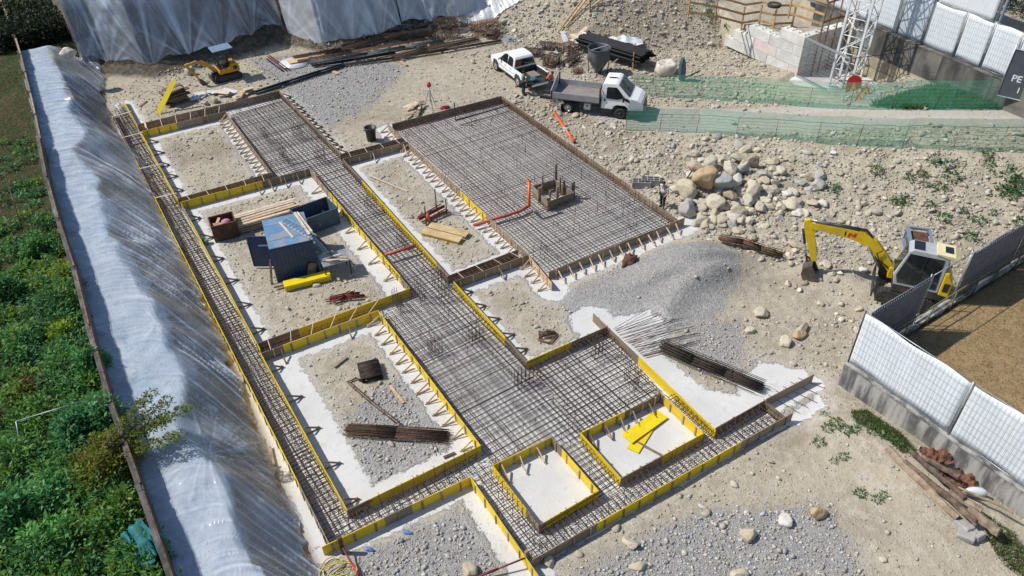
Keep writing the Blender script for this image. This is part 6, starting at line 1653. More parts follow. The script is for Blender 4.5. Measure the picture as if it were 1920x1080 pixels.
for ch in list(ex.children):
    if ch.name.split('.')[0] in ('boom', 'stick', 'hydraulic_ram', 'hydraulic_hose', 'bucket', 'bucket_link'):
        ch.matrix_local = Matrix.Translation(piv) @ Matrix.Rotation(TILT, 4, 'Y') @ Matrix.Translation(-piv) @ Matrix.Translation(ch.location)
print('BUCKET', [tuple(round(c, 2) for c in (Matrix.Translation(EXC) @ Matrix.Rotation(R(123), 4, 'Z') @ Matrix.Scale(1.25, 4) @ Matrix.Translation(piv) @ Matrix.Rotation(TILT, 4, 'Y') @ Matrix.Translation(-piv) @ Vector((AS(3.3), 0, 0))))], EXC, hgt(30.2, 18.2))
# steel frame crate standing behind the excavator
P0 = GT(1716,470); o = thing('steel_crate', 'blue grey steel frame crate with rusty bottom behind the excavator cab', 'crate', P0, R(40))
f = MB(); w, d, h = 1.7, 1.1, .9
for x in (-w/2, w/2):
    for y in (-d/2, d/2): f.bar((x,y,0),(x,y,h),.1)
for z in (.1, h):
    f.bar((-w/2,-d/2,z),(w/2,-d/2,z),.12); f.bar((-w/2,d/2,z),(w/2,d/2,z),.16); f.bar((-w/2,-d/2,z),(-w/2,d/2,z),.12); f.bar((w/2,-d/2,z),(w/2,d/2,z),.12)
f.build('frame', M['bluepost'], o); MB().box((0,0,.45),(w-.15,d-.15,.6)).build('rusty_tray', M['rust'], o)

MX = GT(428,152); MX = Vector((13.45,62.2,float(hgt(13.45,62.2))))
mx = thing('mini_excavator', 'small amber mini digger with open canopy in front of the far plastic sheet', 'mini excavator', MX, R(180)); mx.scale = (1.22,)*3
for y in (-.45, .45): track(mx, 1.75, .42, .24, y, .09)
MB().box((0,0,.3),(.8,.7,.2)).build('undercarriage', M['ex_dark'], mx)
MB().bar((1.02,-.5,.25),(1.02,.5,.25),.05,.3).bar((.5,-.2,.25),(1.0,-.2,.25),.06).bar((.5,.2,.25),(1.0,.2,.25),.06).build('dozer_blade', M['ex_dark'], mx)
MB().prism([(.5,.46),(.55,.56),(.5,.80),(-.2,.80),(-.35,1.05),(-.7,1.05),(-.85,.8),(-.82,.48)],-.5,.5).build('body', M['ex_orange'], mx, bevel=.06)
for s in (-1,1): MB().lathe([(.15,s*.503),(.13,s*.512),(0,s*.512)],14,'y',(-.55,0,.78)).build('round_badge', M['ex_dark'], mx)
MB().box((.16,0,.82),(.62,.86,.05)).box((-.05,0,.95),(.4,.44,.16)).prism([(-.25,1.0),(-.15,1.0),(-.25,1.5),(-.34,1.5)],-.22,.22).box((.32,.25,1.02),(.06,.06,.4)).box((.32,-.25,1.02),(.06,.06,.4)).build('seat', M['black'], mx)
for x, y in ((.42,.42),(.42,-.42),(-.52,.42),(-.52,-.42)): MB().tube([(x,y,.8),(x-.02,y,2.02)],.025,6).build('canopy_post', M['black'], mx)
MB().prism([(.62,2.0),(.6,2.05),(-.68,2.08),(-.68,2.03)],-.52,.52).build('canopy', M['bluepost'], mx, bevel=.015)
boom_box([(.55,.62,.08),(.95,1.05,.11),(1.35,1.38,.12),(1.7,1.48,.09),(2.25,1.42,.07)],.07,M['ex_orange'],'boom',mx)
boom_box([(2.36,1.48,.06),(2.28,1.32,.1),(1.98,.75,.07),(1.72,.30,.05)],.055,M['ex_orange'],'stick',mx)
ram((.7,.6),(1.25,1.22),.035,mx); ram((1.35,1.56),(2.33,1.5),.035,mx); ram((2.1,1.2),(1.8,.52),.03,mx)
bucket(mx,[(1.38,.02),(1.56,-.04),(1.74,.04),(1.82,.2),(1.72,.36)],.36,M['bucket'])

# ------------------------------------------------------------------ containers
cA = R(-12.2)
CT = Vector((7.27,34.16,.04)); ct = thing('site_container', 'blue steel site container with weathered roof and an open door leaf', 'container', CT, cA)
Wd, Dp, Hc = 2.2, 2.9, 2.15
def ribbed(p0, p1, z0, z1, name, m, parent, n):
    a, b = Vector(p0), Vector(p1); d = (b-a); L = d.length; d /= L; nn = Vector((d.y, -d.x, 0)); mb = MB()
    for i in range(n):
        q0, q1 = a+d*L*i/n, a+d*L*(i+1)/n; mb.bar((q0+q1)/2*.5+(q0+q1)/2*.5-d*L/n*.28+nn*.0+Vector((0,0,(z0+z1)/2)), (q0+q1)/2+d*L/n*.28+Vector((0,0,(z0+z1)/2)), .05, z1-z0)
        mb.bar(q0+Vector((0,0,(z0+z1)/2))-nn*.02, q1+Vector((0,0,(z0+z1)/2))-nn*.02, .03, z1-z0)
    return mb.build(name, m, parent)
ribbed((0,0,0),(Wd,0,0),.1,Hc-.06,'front_wall',M['blue'],ct,11); ribbed((Wd,0,0),(Wd,Dp,0),.1,Hc-.06,'side_wall',M['blue'],ct,14)
ribbed((Wd,Dp,0),(0,Dp,0),.1,Hc-.06,'rear_wall',M['blue'],ct,11); MB().box((0.02,Dp*.62,Hc/2),(.04,Dp*.74,Hc-.2)).build('side_wall',M['blue'],ct)
f = MB()
for x in (0,Wd):
    for y in (0,Dp): f.box((x,y,Hc/2),(.09,.09,Hc))
f.box((Wd/2,0,.06),(Wd,.1,.12)).box((Wd/2,Dp,.06),(Wd,.1,.12)).box((0,Dp/2,.06),(.1,Dp,.12)).box((Wd,Dp/2,.06),(.1,Dp,.12)); f.build('frame',M['blue'],ct)
for i in range(4):
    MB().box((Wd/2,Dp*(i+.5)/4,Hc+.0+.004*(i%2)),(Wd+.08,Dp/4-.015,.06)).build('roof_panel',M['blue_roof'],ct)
dr = MB().box((-.62,.5,1.08),(1.3,.05,2.0)).build('door_leaf',M['blue'],ct,loc=(-.05,.9,0),rot=(0,0,R(-22))); MB().box((-.45,.47,1.5),(.5,.012,.09)).build('label_plate',M['letter'],dr); MB().tube([(-1.2,.46,.15),(-1.2,.46,2.0)],.02,6).build('lock_bar',M['ex_dark'],dr)
ctM = Matrix.Translation(CT) @ Matrix.Rotation(cA,4,'Z')
def on_ct(x,y,z=Hc+.05): return ctM @ Vector((x,y,z))
o = thing('ladder','aluminium ladder lying on the blue container roof','ladder',on_ct(1.0,2.5,Hc+.06),cA+R(-62))
for s in (-.22,.22): MB().bar((0,s,.04),(2.7,s,.04),.04,.07).build('rail',M['alu'],o)
rg = MB().tube([(0,-.22,.04),(0,.22,.04)],.016,6).mesh('rung',M['alu'])
for i in range(9): link('rung',rg,None,o,(.2+i*.29,0,0))
def plank(a,b,w,t,label,m='palewood',cat='plank',name='plank',up=(0,0,1),group=None):
    a,b=Vector(a),Vector(b); c=(a+b)/2; o=MB().bar(a-c,b-c,w,t,up).build(name,M[m],loc=c); return tag(o,label,cat,group)
plank(on_ct(.85,2.3),on_ct(1.3,.55),.09,.05,'narrow pale batten on the container roof left of the ladder')
plank(on_ct(1.75,2.9,Hc+.09),on_ct(2.15,.45,Hc+.09),.13,.05,'pale plank along the right edge of the container roof'); plank(on_ct(1.9,2.8,Hc+.14),on_ct(2.32,.6,Hc+.12),.09,.05,'second pale plank on the right edge of the container roof, nearest the table')
# skip behind the container
def open_box(name,label,cat,loc,rz,w,d,h,m,slope=0,th=.04):
    o=thing(name,label,cat,loc,rz)
    MB().box((0,0,.05),(w,d,.08)).build('bottom',M[m],o)
    for s in (-1,1):
        MB().box((0,s*d/2,h/2),(w+th,th,h)).build('side',M[m],o); MB().bar((s*w/2*(1-slope),0,.02),(s*w/2,0,h),d-th,th,up=(1,0,0)).build('end',M[m],o)
    f=MB(); 
    for s in (-1,1): f.bar((-w/2,s*d/2,h),(w/2,s*d/2,h),.07); f.bar((s*w/2,-d/2,h),(s*w/2,d/2,h),.07)
    f.build('rim',M[m],o); return o
sk=open_box('skip_bin','blue grey open skip with rubble behind the blue container','skip',GT(594,420),R(2),2.3,1.5,1.05,'blue_skip',.12)
fl=MB(); 
for i in range(24): fl.box((random.uniform(-.9,.9),random.uniform(-.55,.55),random.uniform(.2,.45)),(random.uniform(.2,.7),random.uniform(.05,.2),.06),(random.uniform(-.3,.3),random.uniform(-.3,.3),random.uniform(0,3)))
fl.build('scrap',M['oldwood'],sk,kind='stuff')
rb_=open_box('rusty_bin','rusty open bin with sacks left of the blue container','bin',GT(424,440),R(-8),1.35,1.1,1.05,'rust')
MB().ell((.2,.1,.75),(.3,.26,.2),12,8).build('pink_sack',mat('pink_sack',(.55,.22,.32),(.45,.17,.26),.8),rb_); MB().box((-.3,-.1,.8),(.5,.4,.12),(.2,.3,.4)).box((-.25,.2,.85),(.6,.15,.05),(.1,-.3,1)).build('cardboard',M['wood'],rb_)
o=thing('bucket','small green bucket beside the narrow strip shuttering','bucket',GT(387,457)); MB().lathe([(.0,0),(.14,0),(.19,.32),(.175,.32),(.13,.05)],16).build('shell',M['green_mesh'],o); MB().lathe([(0,.26),(.17,.26)],16).build('contents',M['oldwood'],o)
tm=thing('timber_stack','stack of long pale timbers behind the blue container','timber stack',GT(505,412),R(-4))
for r_ in range(4):
    for i in range(5):
        MB().bar((-2.0+random.uniform(-.3,.3),-.55+i*.27+random.uniform(-.03,.03),.1+r_*.16),(1.9+random.uniform(-.3,.2),-.55+i*.27+random.uniform(-.1,.1),.1+r_*.16),.19,.06).build('board',M[random.choice(['palewood','wood','oldwood'])],tm)
tb=thing('work_table','grey work table with timber offcuts right of the blue container','table',GT(632,510),R(-8))
MB().box((0,0,.95),(1.5,1.1,.05)).build('table_top',M['steel'],tb)
for sx in (-.68,.68):
    for sy in (-.48,.48): MB().box((sx,sy,.47),(.06,.06,.94)).build('leg',M['ex_dark'],tb)
tq=Vector(tb.location)
for i in range(7):
    a=tq+Vector((random.uniform(-.7,-.2),random.uniform(-.4,.5),1.02+i*.025)); d_=Vector((random.uniform(.5,1.0),random.uniform(-.7,.1),0))
    plank(a,a+d_,.1,.03,'timber offcut lying across the grey work table, '+['lowest','second from below','third from below','middle','third from the top','second from the top','topmost'][i]+' of its pile','palewood','offcut','offcut',group='offcuts on the work table')
for i in range(3):
    a=on_ct(2.35+i*.12,1.6,1.2); plank(a,on_ct(2.75+i*.16,.3-i*.1,1.0+.04*i),.14,.04,['bluish board leaning between container and table, nearest the container','bluish board leaning between container and table, middle one','bluish board leaning between container and table, nearest the table'][i],'steel' if i<2 else 'oldwood','board','board')
o=thing('panel_stack','bright yellow shuttering panel stack on battens in front of the blue container','panel stack',G(578,533,.0),cA+R(1))
MB().box((0,0,.33),(2.45,.55,.16)).build('panel',M['yellow_new'],o,bevel=.01); MB().box((0,0,.16),(2.45,.52,.14)).build('panel',M['yellow'],o)
for x in (-.8,.8): MB().box((x,0,.045),(.12,.6,.09)).build('batten',M['oldwood'],o)
plank(on_ct(-.3,-.35,.06),on_ct(2.2,-.32,.08),.2,.06,'grey plank on the ground along the front of the blue container','oldwood'); plank(on_ct(-.1,-.62,.05),on_ct(1.5,-.55,.06),.16,.05,'second grey plank in front of the blue container','oldwood')
plank(on_ct(1.75,-.1,.0),on_ct(1.95,-.06,.75),.45,.05,'short wide grey board leaning on the front of the container','oldwood','board','board',up=(0,1,0))
plank(on_ct(-.35,-.1,.0),on_ct(-.12,.35,1.3),.1,.06,'dark prop leaning by the open container door','darkwood')

# ------------------------------------------------------------------ bundles and heaps
def bundle(label, pts, n, spread, r, m, z=.08, name='bar_bundle', cat='bar bundle', kind='stuff', ties=2, part='bars', flat=.7, jl=.15, group=None):
    P=[(GT(*p) if len(p)==2 else G(p[0],p[1],p[2])) for p in pts]; P=[p+Vector((0,0,z)) for p in P]
    if len(pts)>2 and label[:9]!='flat ring' and label[:10]!='short hook':
        L_=(P[-1]-P[0]).length
        for p_ in P[1:-1]: t_=(p_-P[0]).length/L_; p_.z=max(p_.z*.35,0)*0+P[0].z*(1-t_)+P[-1].z*t_+.03
    o=thing(name,label,cat,P[0],0,group); O=P[0].copy(); P=[p-O for p in P]; q=Bars(); d=(P[-1]-P[0]).normalized(); s=Vector((-d.y,d.x,0))
    for i in range(n):
        a,b=random.gauss(0,spread),abs(random.gauss(0,spread*flat)); t0,t1=random.uniform(-jl,jl),random.uniform(-jl,jl); tw=random.gauss(0,spread*.35)
        W=[p+s*(a+tw*k/(len(P)-1))+Vector((0,0,b)) for k,p in enumerate(P)]; W[0]=W[0]+d*t0; W[-1]=W[-1]+d*t1; q.poly(W,r)
    q.build(part,M[m],o,kind=kind)
    for k in range(ties):
        t=(k+.7)/(ties+.4); j=min(int(t*(len(P)-1)),len(P)-2); c=P[j].lerp(P[j+1],t*(len(P)-1)-j); w=spread*1.7
        Bars().poly([c+s*w+Vector((0,0,-.03)),c+s*w*.8+Vector((0,0,w*1.3)),c-s*w*.8+Vector((0,0,w*1.3)),c-s*w+Vector((0,0,-.03))],.012).build('tie',M['rebar_dark'],o)
    return o
bundle('thick bundle of dark rusty bars on the gravel of the nearest bay',[(652,810),(745,816),(838,822)],90,.14,.014,'rebar',.1)
bundle('long bent bundle of dark bars on white concrete right of the eastern mat',[(1240,655),(1300,683),(1360,706),(1425,733)],80,.15,.014,'rebar_dark',.16,flat=.9)
bundle('rust brown bundle of bars at the edge of the gravel heap',[(1350,454),(1390,466),(1425,476),(1462,484)],70,.13,.014,'rebar_red',.16)
bundle('thin bundle of bars bent at its end beside the thick dark bundle',[(655,718),(700,757),(752,797)],10,.04,.012,'rebar',.05,ties=0)
bundle('short hook of bars at the head of the thin bent bundle',[(655,718),(668,712),(678,716)],8,.03,.012,'rebar',.06,ties=0)
# stirrup stacks
def stirrups(label, px, py, w, h, n, gap, rz, m, lay=0.0, lift=.0, group=None):
    p=GT(px,py); o=thing('stirrup_stack',label,'stirrup stack',p+Vector((0,0,lift)),rz,group); q=Bars()
    for i in range(n):
        x=-gap*n/2+i*gap; j=lambda: random.uniform(-.03,.03); l=lay
        pts=[Vector((x+j(),-w/2+j(),.02+j()*.3)),Vector((x+l+j(),-w/2+j(),h+j())),Vector((x+l+j(),w/2+j(),h+j())),Vector((x+j(),w/2+j(),.02+j()*.3))]; q.poly(pts+[pts[0]],.018)
    q.build('hoops',M[m],o,kind='stuff'); return o
stirrups('stack of square dark stirrups in the nearest soil bay',695,700,.95,.32,42,.026,R(75),'rebar_dark')
stirrups('rusty square of stirrups on soil below the slab cross beam',1027,634,.8,.12,10,.02,R(60),'rebar',.25)
bundle('flat ring of stirrup bars beside the white concrete below the slab',[(1010,640),(1030,646),(1044,630),(1028,620),(1010,638)],8,.05,.011,'rebar_red',.06,ties=0)
bundle('pile of red brown steel props in front of the third cross beam',[(620,566),(650,561),(680,558)],9,.16,.032,'redsteel',.1,'prop_pile','prop pile',None,0,'props',jl=.3)
bundle('crossed red brown props on top of the prop pile',[(628,572),(664,552)],4,.07,.03,'redsteel',.2,'prop_pile','prop pile',None,0,'props')
# prop rack in the plank bay
o=thing('prop_rack','red steel prop rack with dark uprights in the bay with loose planks','prop rack',GT(812,408),R(8))
for x,y,h_ in ((-.75,-.35,1.3),(-.3,.35,.6),(.55,.35,1.6),(.8,-.3,1.1)): MB().tube([(x,y,0),(x,y,h_)],.035,8).build('upright',M['rebar'],o)
mb=MB()
for i in range(12): y=random.uniform(-.3,.3); mb.tube([(-.95,y,.2+.06*(i%4)),(.9,y+random.uniform(-.15,.15),.25+.06*(i%4))],.035,7)
mb.build('props',M['redsteel'],o)
o=thing('gas_bottle','small orange gas bottle beside the red prop rack','gas bottle',GT(803,416)); MB().lathe([(0,0),(.12,.02),(.13,.1),(.13,.42),(.08,.52),(.04,.54),(.04,.62),(0,.62)],14).build('bottle',M['orange_pipe'],o); MB().lathe([(.07,.54),(.07,.64)],10).build('collar',M['rim'],o)
o=thing('formwork_table','two yellowish worn shuttering boards stacked on soil beside the red prop rack','board stack',G(833,441,.0),R(-58))
M['worn_yellow']=mat('worn_yellow_board',(.55,.38,.15),(.60,.47,.30),.75,scale=2,spread=(.4,.6),stretch=(1,3,1),dirt=(.3,.14,.05))
MB().box((0,-.32,.22),(2.5,.56,.06)).build('board',M['worn_yellow'],o); MB().box((.12,.30,.23),(2.5,.56,.06)).build('board',M['worn_yellow'],o)
MB().box((0,-.3,.1),(2.4,.5,.14)).build('board',M['yellow'],o); MB().box((.1,.3,.1),(2.4,.5,.14)).build('board',M['worn_yellow'],o)
plank(G(692,329,.12),G(764,359,.08),.11,.04,'long pale plank lying across the soil bay beside the slab struts')
plank(G(731,723,.08),G(757,756,.08),.13,.07,'short pale beam on gravel beside the stirrup stack','wood'); plank(G(626,688,.08),G(650,669,.1),.14,.05,'short grey plank beside the stirrup stack in the nearest bay','oldwood')
plank(G(1193,828,.05),G(1243,855,.05),.08,.07,'brown batten on white concrete below the loose yellow panels','oldwood')
plank(G(832,858,.05),G(853,849,.05),.12,.05,'short brown board on white concrete at the nearest bay corner','darkwood')
o=MB().box((0,0,0),(2.2,.55,.027)).build('shutter_panel',M['yellow_new'],loc=G(1207,812,.05),rot=(0,0,R(24))); tag(o,'lower of two loose yellow panels in the white bay','panel','loose yellow panels')
o=MB().box((0,0,0),(2.25,.62,.027)).build('shutter_panel',M['yellow_new'],loc=G(1209,799,.12),rot=(R(-1),R(1.5),R(6))); tag(o,'upper of two loose yellow panels in the white bay','panel','loose yellow panels')
# rusty clump by the slab south board
o=MB().ell((0,0,.1),(.62,.36,.3),18,10).build('rusty_scrap',M['rust'],loc=GT(1180,492),rot=(0,0,.5)); tag(o,'red brown clump of rusty wire by the slab south board','scrap')
for v in o.data.vertices: v.co*=1+.5*mnoise.noise(v.co*5)
# hollow blocks and worker corner
for i,(px,py,lab) in enumerate(((1202,350,'left one of two grey hollow blocks beside the slab'),(1219,346,'right one of two grey hollow blocks beside the slab'))):
    o=thing('hollow_block',lab,'hollow block',GT(px,py)+Vector((0,0,.02)),R(-40),'grey hollow blocks'); mb=MB()
    for y in (-.24,-.0,.24): mb.box((0,y,.22),(1.15,.05,.42))
    for x in (-.55,-.2,.2,.55): mb.box((x,0,.22),(.05,.5,.4))
    mb.build('shell',M['concrete'],o)
a,b=GT(1270,364)+Vector((0,0,.15)),GT(1296,338)+Vector((0,0,.75)); o=thing('crowbar','dark long bar leaning on the boulders beside the worker','bar',a); MB().tube([(0,0,0),tuple(b-a)],.04,8).build('shaft',M['ex_dark'],o); MB().tube([tuple((b-a)*.97),tuple((b-a)*1.03)],.06,8).build('red_end',M['redcloth'],o)

# back yard
bundle('slate blue conduits lying from the far shuttering to the yard',[(478,177),(540,158),(600,138),(645,124)],9,.12,.055,'bluepipe',.1,'conduit_bundle','conduits',None,0,'conduits',jl=.05)
bundle('long dark rebar bundle in front of the bar heaps, reaching the pickup',[(642,126),(740,113),(840,98),(938,80)],34,.1,.016,'rebar_dark',.12,ties=3)
bundle('rusty bars fanned out behind the long dark bundle',[(735,112),(800,95),(895,75)],40,.35,.014,'rebar',.12,ties=0,flat=.25)
bundle('dark bar bundle ending on the orange and white boards',[(552,112),(640,97),(722,77),(800,55)],36,.10,.016,'rebar',.18)
bundle('brown bar bundle behind the blue conduits',[(560,118),(660,102),(800,78),(812,76)],26,.09,.016,'rebar_red',.15)
bundle('blue black conduits in the middle of the bar heaps',[(580,121),(690,105),(760,92),(828,80)],8,.10,.05,'bluepipe',.14,'conduit_bundle','conduits',None,0,'conduits')
bundle('thin black conduits in front of the blue black ones',[(588,127),(660,117),(740,103)],6,.09,.045,'blackpipe',.1,'conduit_bundle','conduits',None,0,'conduits')
bundle('bars lying along the hem of the milky plastic',[(640,86),(700,70),(748,60)],14,.08,.014,'rebar',.12,ties=0)
for px,py,w,h_,n,g,rz,lab,m in ((764,72,1.0,.7,60,.075,R(-24),'long black stirrup cage lying behind the bar heaps','rebar_dark'),(846,50,1.0,.75,36,.085,R(-20),'black stirrup cage at the far end of the yard','rebar_dark'),(838,72,.8,.5,30,.085,R(-18),'low black stirrup cage in front of the far one','rebar_dark'),
    (911,62,1.3,1.0,30,.085,R(-10),'big rusty stirrup heap at the foot of the stony slope','rebar_red'),(925,70,.9,.5,20,.06,R(40),'flat rusty stirrups beside the big rusty heap','rebar'),
    (1003,105,.8,.55,26,.06,R(-48),'grey black stirrup stack right of the pickup cab','rebar_dark'),(1030,92,.8,.5,26,.07,R(-52),'dark stirrup stack farther up behind the pickup','rebar_dark'),(1035,122,1.0,.8,22,.06,R(20),'square rusty stirrup stack behind the orange shirted worker','rebar'),
    (1072,118,.7,.45,26,.07,R(25),'curved pile of dark stirrups left of the hopper','rebar_dark'),(1083,136,.5,.3,12,.07,R(10),'small brown stirrup pile in front of the hopper','rebar_red'),(1066,100,1.2,.8,16,.09,R(8),'brown stirrup crate behind the curved pile','rebar')):
    stirrups(lab,px,py,w,h_,n,g,rz,m)
o=tag(MB().lathe([(0,.0),(1.25,.0),(1.25,.02),(0,.02)],24).build('round_board',M['plastic_white'],loc=GT(552,119)+Vector((0,0,.05)),rot=(0,R(2),0)),'round white board lying on the gravel under the bar ends','board')
plank(G(540,116,.2),G(578,108,.2),.95,.02,'orange board lying on the round white board','orange_pipe' if False else 'wood','board','board')
bundle('red and blue rods lying beside the round white board',[(505,108),(540,133)],4,.1,.04,'redsteel',.08,'rod_bundle','rods',None,0,'rods')
bundle('blue rods beside the red ones near the round white board',[(502,113),(530,134)],3,.06,.04,'navy',.08,'rod_bundle','rods',None,0,'rods')
plank(G(752,116,.1),G(763,123,.1),.22,.12,'short yellow timber in front of the bar heaps','wood'); plank(G(744,104,.12),G(757,113,.12),.2,.08,'second short yellow timber under the bar ends','wood'); plank(G(625,134,.08),G(634,139,.08),.28,.1,'small yellow timber block by the slate blue conduits','wood')
# timber heaps near the small digger
ts=thing('timber_stack','layered stack of grey boards leaning by the far soil bay','timber stack',GT(330,192),R(12))
for i in range(11):
    for k in range(2): MB().box((random.uniform(-.2,.2)+.0,-.35+k*.5+random.uniform(-.1,.1),.06+i*.11),(random.uniform(1.3,1.9),.42,.07),(0,0,random.uniform(-.2,.2))).build('board',M[random.choice(['oldwood','ply','darkwood'])],ts)
a=GT(297,211)+Vector((-.1,-.25,.04)); b=G(326,152,2.0); o=MB().bar(Vector(a)-Vector(a),b-a,.40,.04,up=(-.42,-.65,.63)).build('shutter_panel',M['yellow_new'],loc=a); tag(o,'single yellow panel leaning against the stack of grey boards','panel')
def heap(label,px,py,n,w,ms,rz,size=(.9,.4)):
    o=thing('offcut_heap',label,'offcuts',GT(px,py),rz)
    for i in range(n): MB().box((random.uniform(-w,w),random.uniform(-w*.5,w*.5),.05+i*.05),(random.uniform(.5,1)*size[0],random.uniform(.5,1)*size[1],.03),(random.uniform(-.12,.12),random.uniform(-.12,.12),random.uniform(-.5,.5))).build('board',M[random.choice(ms)],o)
heap('pale boards dumped in front of the small digger',418,178,7,.7,['palewood','plastic_white','palewood'],R(-30),(1.6,.6)); heap('pale offcuts right of the dumped boards near the conduits',455,178,7,.6,['palewood','wood','palewood'],R(30),(1.2,.7))
heap('white crumbs of board left of the small digger bucket',378,182,5,.6,['plastic_white'],R(5),(1.0,.6)); heap('pale offcuts behind the far slab board',775,212,9,1.1,['palewood','oldwood','palewood'],R(30),(1.5,.35))
plank(G(262,200,.06),G(276,190,.08),.14,.08,'grey plank end on white concrete at the far end of the narrow strip','oldwood'); plank(G(268,218,.6),G(274,240,.58),.12,.04,'white board across the far corner of the first bay','palewood')
# laser level tripod
tp=GT(808,203); o=thing('laser_tripod','red topped measuring tripod standing behind the far slab board','tripod',tp)
for a_ in (0.3,2.4,4.5): MB().tube([(.5*cos(a_),.5*sin(a_),0),(0,0,1.55)],.022,6).build('leg',M['ex_dark'],o)
MB().tube([(0,0,.5),(0,0,1.75)],.05,8).build('column',M['letter'],o); MB().lathe([(0,1.7),(.15,1.72),(.17,1.85),(.12,2.02),(0,2.05)],14).build('head',M['redcloth'],o)
o=MB().ell((0,0,.08),(.42,.2,.12),12,7).build('red_cover',M['redcloth'],loc=GT(834,203)); tag(o,'red plastic cover lying behind the far slab board','cover')
o=thing('black_bin','black plastic bin standing on the soil left of the slab','bin',GT(697,263)+Vector((0,0,0))); MB().lathe([(0,0),(.30,0),(.38,.95),(.42,.97),(.42,1.0),(.35,1.0),(.28,.06),(0,.06)],18).build('shell',M['black'],o)
for s in (-1,1): MB().box((s*.43,0,.88),(.06,.16,.05)).build('handle',M['black'],o)
# slope side store
o=thing('saw_table','small grey metal table on thin legs beyond the pickup','table',GT(955,98),R(10)); MB().box((0,0,1.15),(1.1,.8,.06)).build('table_top',M['steel'],o); MB().box((-.1,0,1.24),(.35,.5,.1)).build('machine',M['bluepost'],o)
for sx in (-.48,.48):
    for sy in (-.32,.32): MB().box((sx,sy,.57),(.05,.05,1.14)).build('leg',M['ex_grey'],o)
HP=GT(1121,137); o=thing('concrete_hopper','grey conical concrete hopper standing on legs behind the tipper truck','hopper',HP); o.scale=(1.18,)*3
MB().lathe([(.75,1.0+.75),(.78,1.75+.03),(.75,1.78),(.72,1.75),(.70,1.05),(.20,.2),(.2,.02),(.23,.02),(.24,.2),(.74,1.02),(.75,1.75)],26).build('cone',M['greybucket'],o); MB().lathe([(.73,1.74),(.79,1.74),(.79,1.82),(.73,1.82),(.73,1.74)],26).build('rim',M['greybucket'],o)
MB().bar((-.74,0,1.76),(.74,0,1.76),.05).build('bail',M['ex_grey'],o); MB().lathe([(0,1.3),(.72,1.3)],24).build('residue',M['rust'],o)
for a_ in (.8,2.4,3.9,5.5): MB().tube([(.62*cos(a_),.62*sin(a_),0),(.72*cos(a_),.72*sin(a_),1.05)],.035,6).build('leg',M['ex_dark'],o)
st_=thing('pipe_stack','long stack of black plastic pipes at the foot of the stony slope','pipe stack',GT(1095,78),0); S0=Vector(st_.location); S1=GT(1212,128); d=S1-S0; d.z=0; s=Vector((-d.y,d.x,0)).normalized(); nrm=d.normalized()
pmesh=MB().lathe([(.085,0),(.1,0),(.1,1),(.085,1)],12,'x').mesh('pipe',M['blackpipe'])
rz=math.atan2(d.y,d.x)
for r_ in range(4):
    for i in range(9-r_): link('pipe',pmesh,None,st_,s*(-1.0+i*.25+.12*(r_%2))+Vector((0,0,.12+r_*.18))+nrm*random.uniform(-.12,.12),(0,0,rz),(d.length*random.uniform(.98,1.03),1,1))
for i,(a,b,lab,m) in enumerate(((( 1054,66),(1064,92),'narrow whitish board standing left of the crossed boards','plastic_white'),((1060,96),(1100,62),'long pale board crossed over the black pipe stack end','palewood'),((1078,98),(1096,76),'whitish wide board under the crossed pale board','plastic_white'),((1072,78),(1080,92),'pale triangular offcut behind the crossed board','palewood'))):
    plank(GT(*a)+Vector((0,0,.35+.1*i)),GT(*b)+Vector((0,0,.3+.2*i)),.42,.04,lab,m,'board','board')
for a,b,h0,h1 in (((1166,98),(1213,92),.1,1.4),):
    plank(GT(1150,124)+Vector((0,0,.3)),GT(1190,115)+Vector((0,0,1.5)),.07,.07,'thin orange brown rail slanting over the black pipe stack','rail_wood','rail','rail')
for px,py,lab in ((1186,132,'orange brown stake in front of the black pipe stack'),(1155,72,'orange brown stake behind the black pipe stack'),(1212,112,'orange brown stake at the right end of the black pipe stack'),(1130,88,'orange brown stake beside the hopper')):
    p=GT(px,py); plank(p,p+Vector((0,0,1.5)),.08,.07,lab,'rail_wood','stake','stake')
xs=[];V=[];F=[];C0=GT(1166,80)
for j in range(16):
    for i in range(22): u,v=i/21-.5,j/15-.5; x,y=u*3.4,v*1.7; V.append((x,y,.12+.45*max(0,1-abs(u)*1.7)*max(0,1-abs(v)*1.6)+.28*mnoise.noise(Vector((x*1.8,y*1.8,3)))*(1-2*abs(v)*.4)))
for j in range(15):
    for i in range(21): k=j*22+i; F.append((k,k+1,k+23,k+22))
mb=MB(); mb.raw(V,F,False); o=mb.build('plastic_heap',M['plastic_white'],loc=C0,rot=(0,0,R(-35))); o.modifiers.new("thick",'SOLIDIFY').thickness=.02; tag(o,'crumpled white plastic film lying behind the black pipe stack','plastic film')
plank(GT(1175,72)+Vector((0,0,.4)),GT(1195,89)+Vector((0,0,.2)),.1,.1,'white pole lying on the crumpled white film','plastic_white','pole','pole')
sk_=MB().lathe([(0,0),(.72,0),(.86,.3),(.84,.75),(.74,.88),(.6,.8),(0,.72)],22).build('bulk_sack',M['bagging'],loc=GT(1247,138)); tag(sk_,'half full woven bulk sack beside the black pipe stack','sack')
for v in sk_.data.vertices: v.co+=Vector((mnoise.noise(v.co*2.5),mnoise.noise(v.co*2.5+Vector((7,0,0))),mnoise.noise(v.co*3)*.8))*.16
o=thing('covered_post','tilted post wrapped in slate blue tarp by the far net fence','covered post',GT(1276,152),R(20))
tb_=MB().tube([(.15,0,0),(.05,0,.8),(-.1,0,1.5),(-.22,0,1.95)],[.22,.26,.24,.13],10).build('tarp',M['bluecloth'],o)
for v in tb_.data.vertices: v.co+=Vector((mnoise.noise(v.co*4),mnoise.noise(v.co*4+Vector((5,0,0))),0))*.1
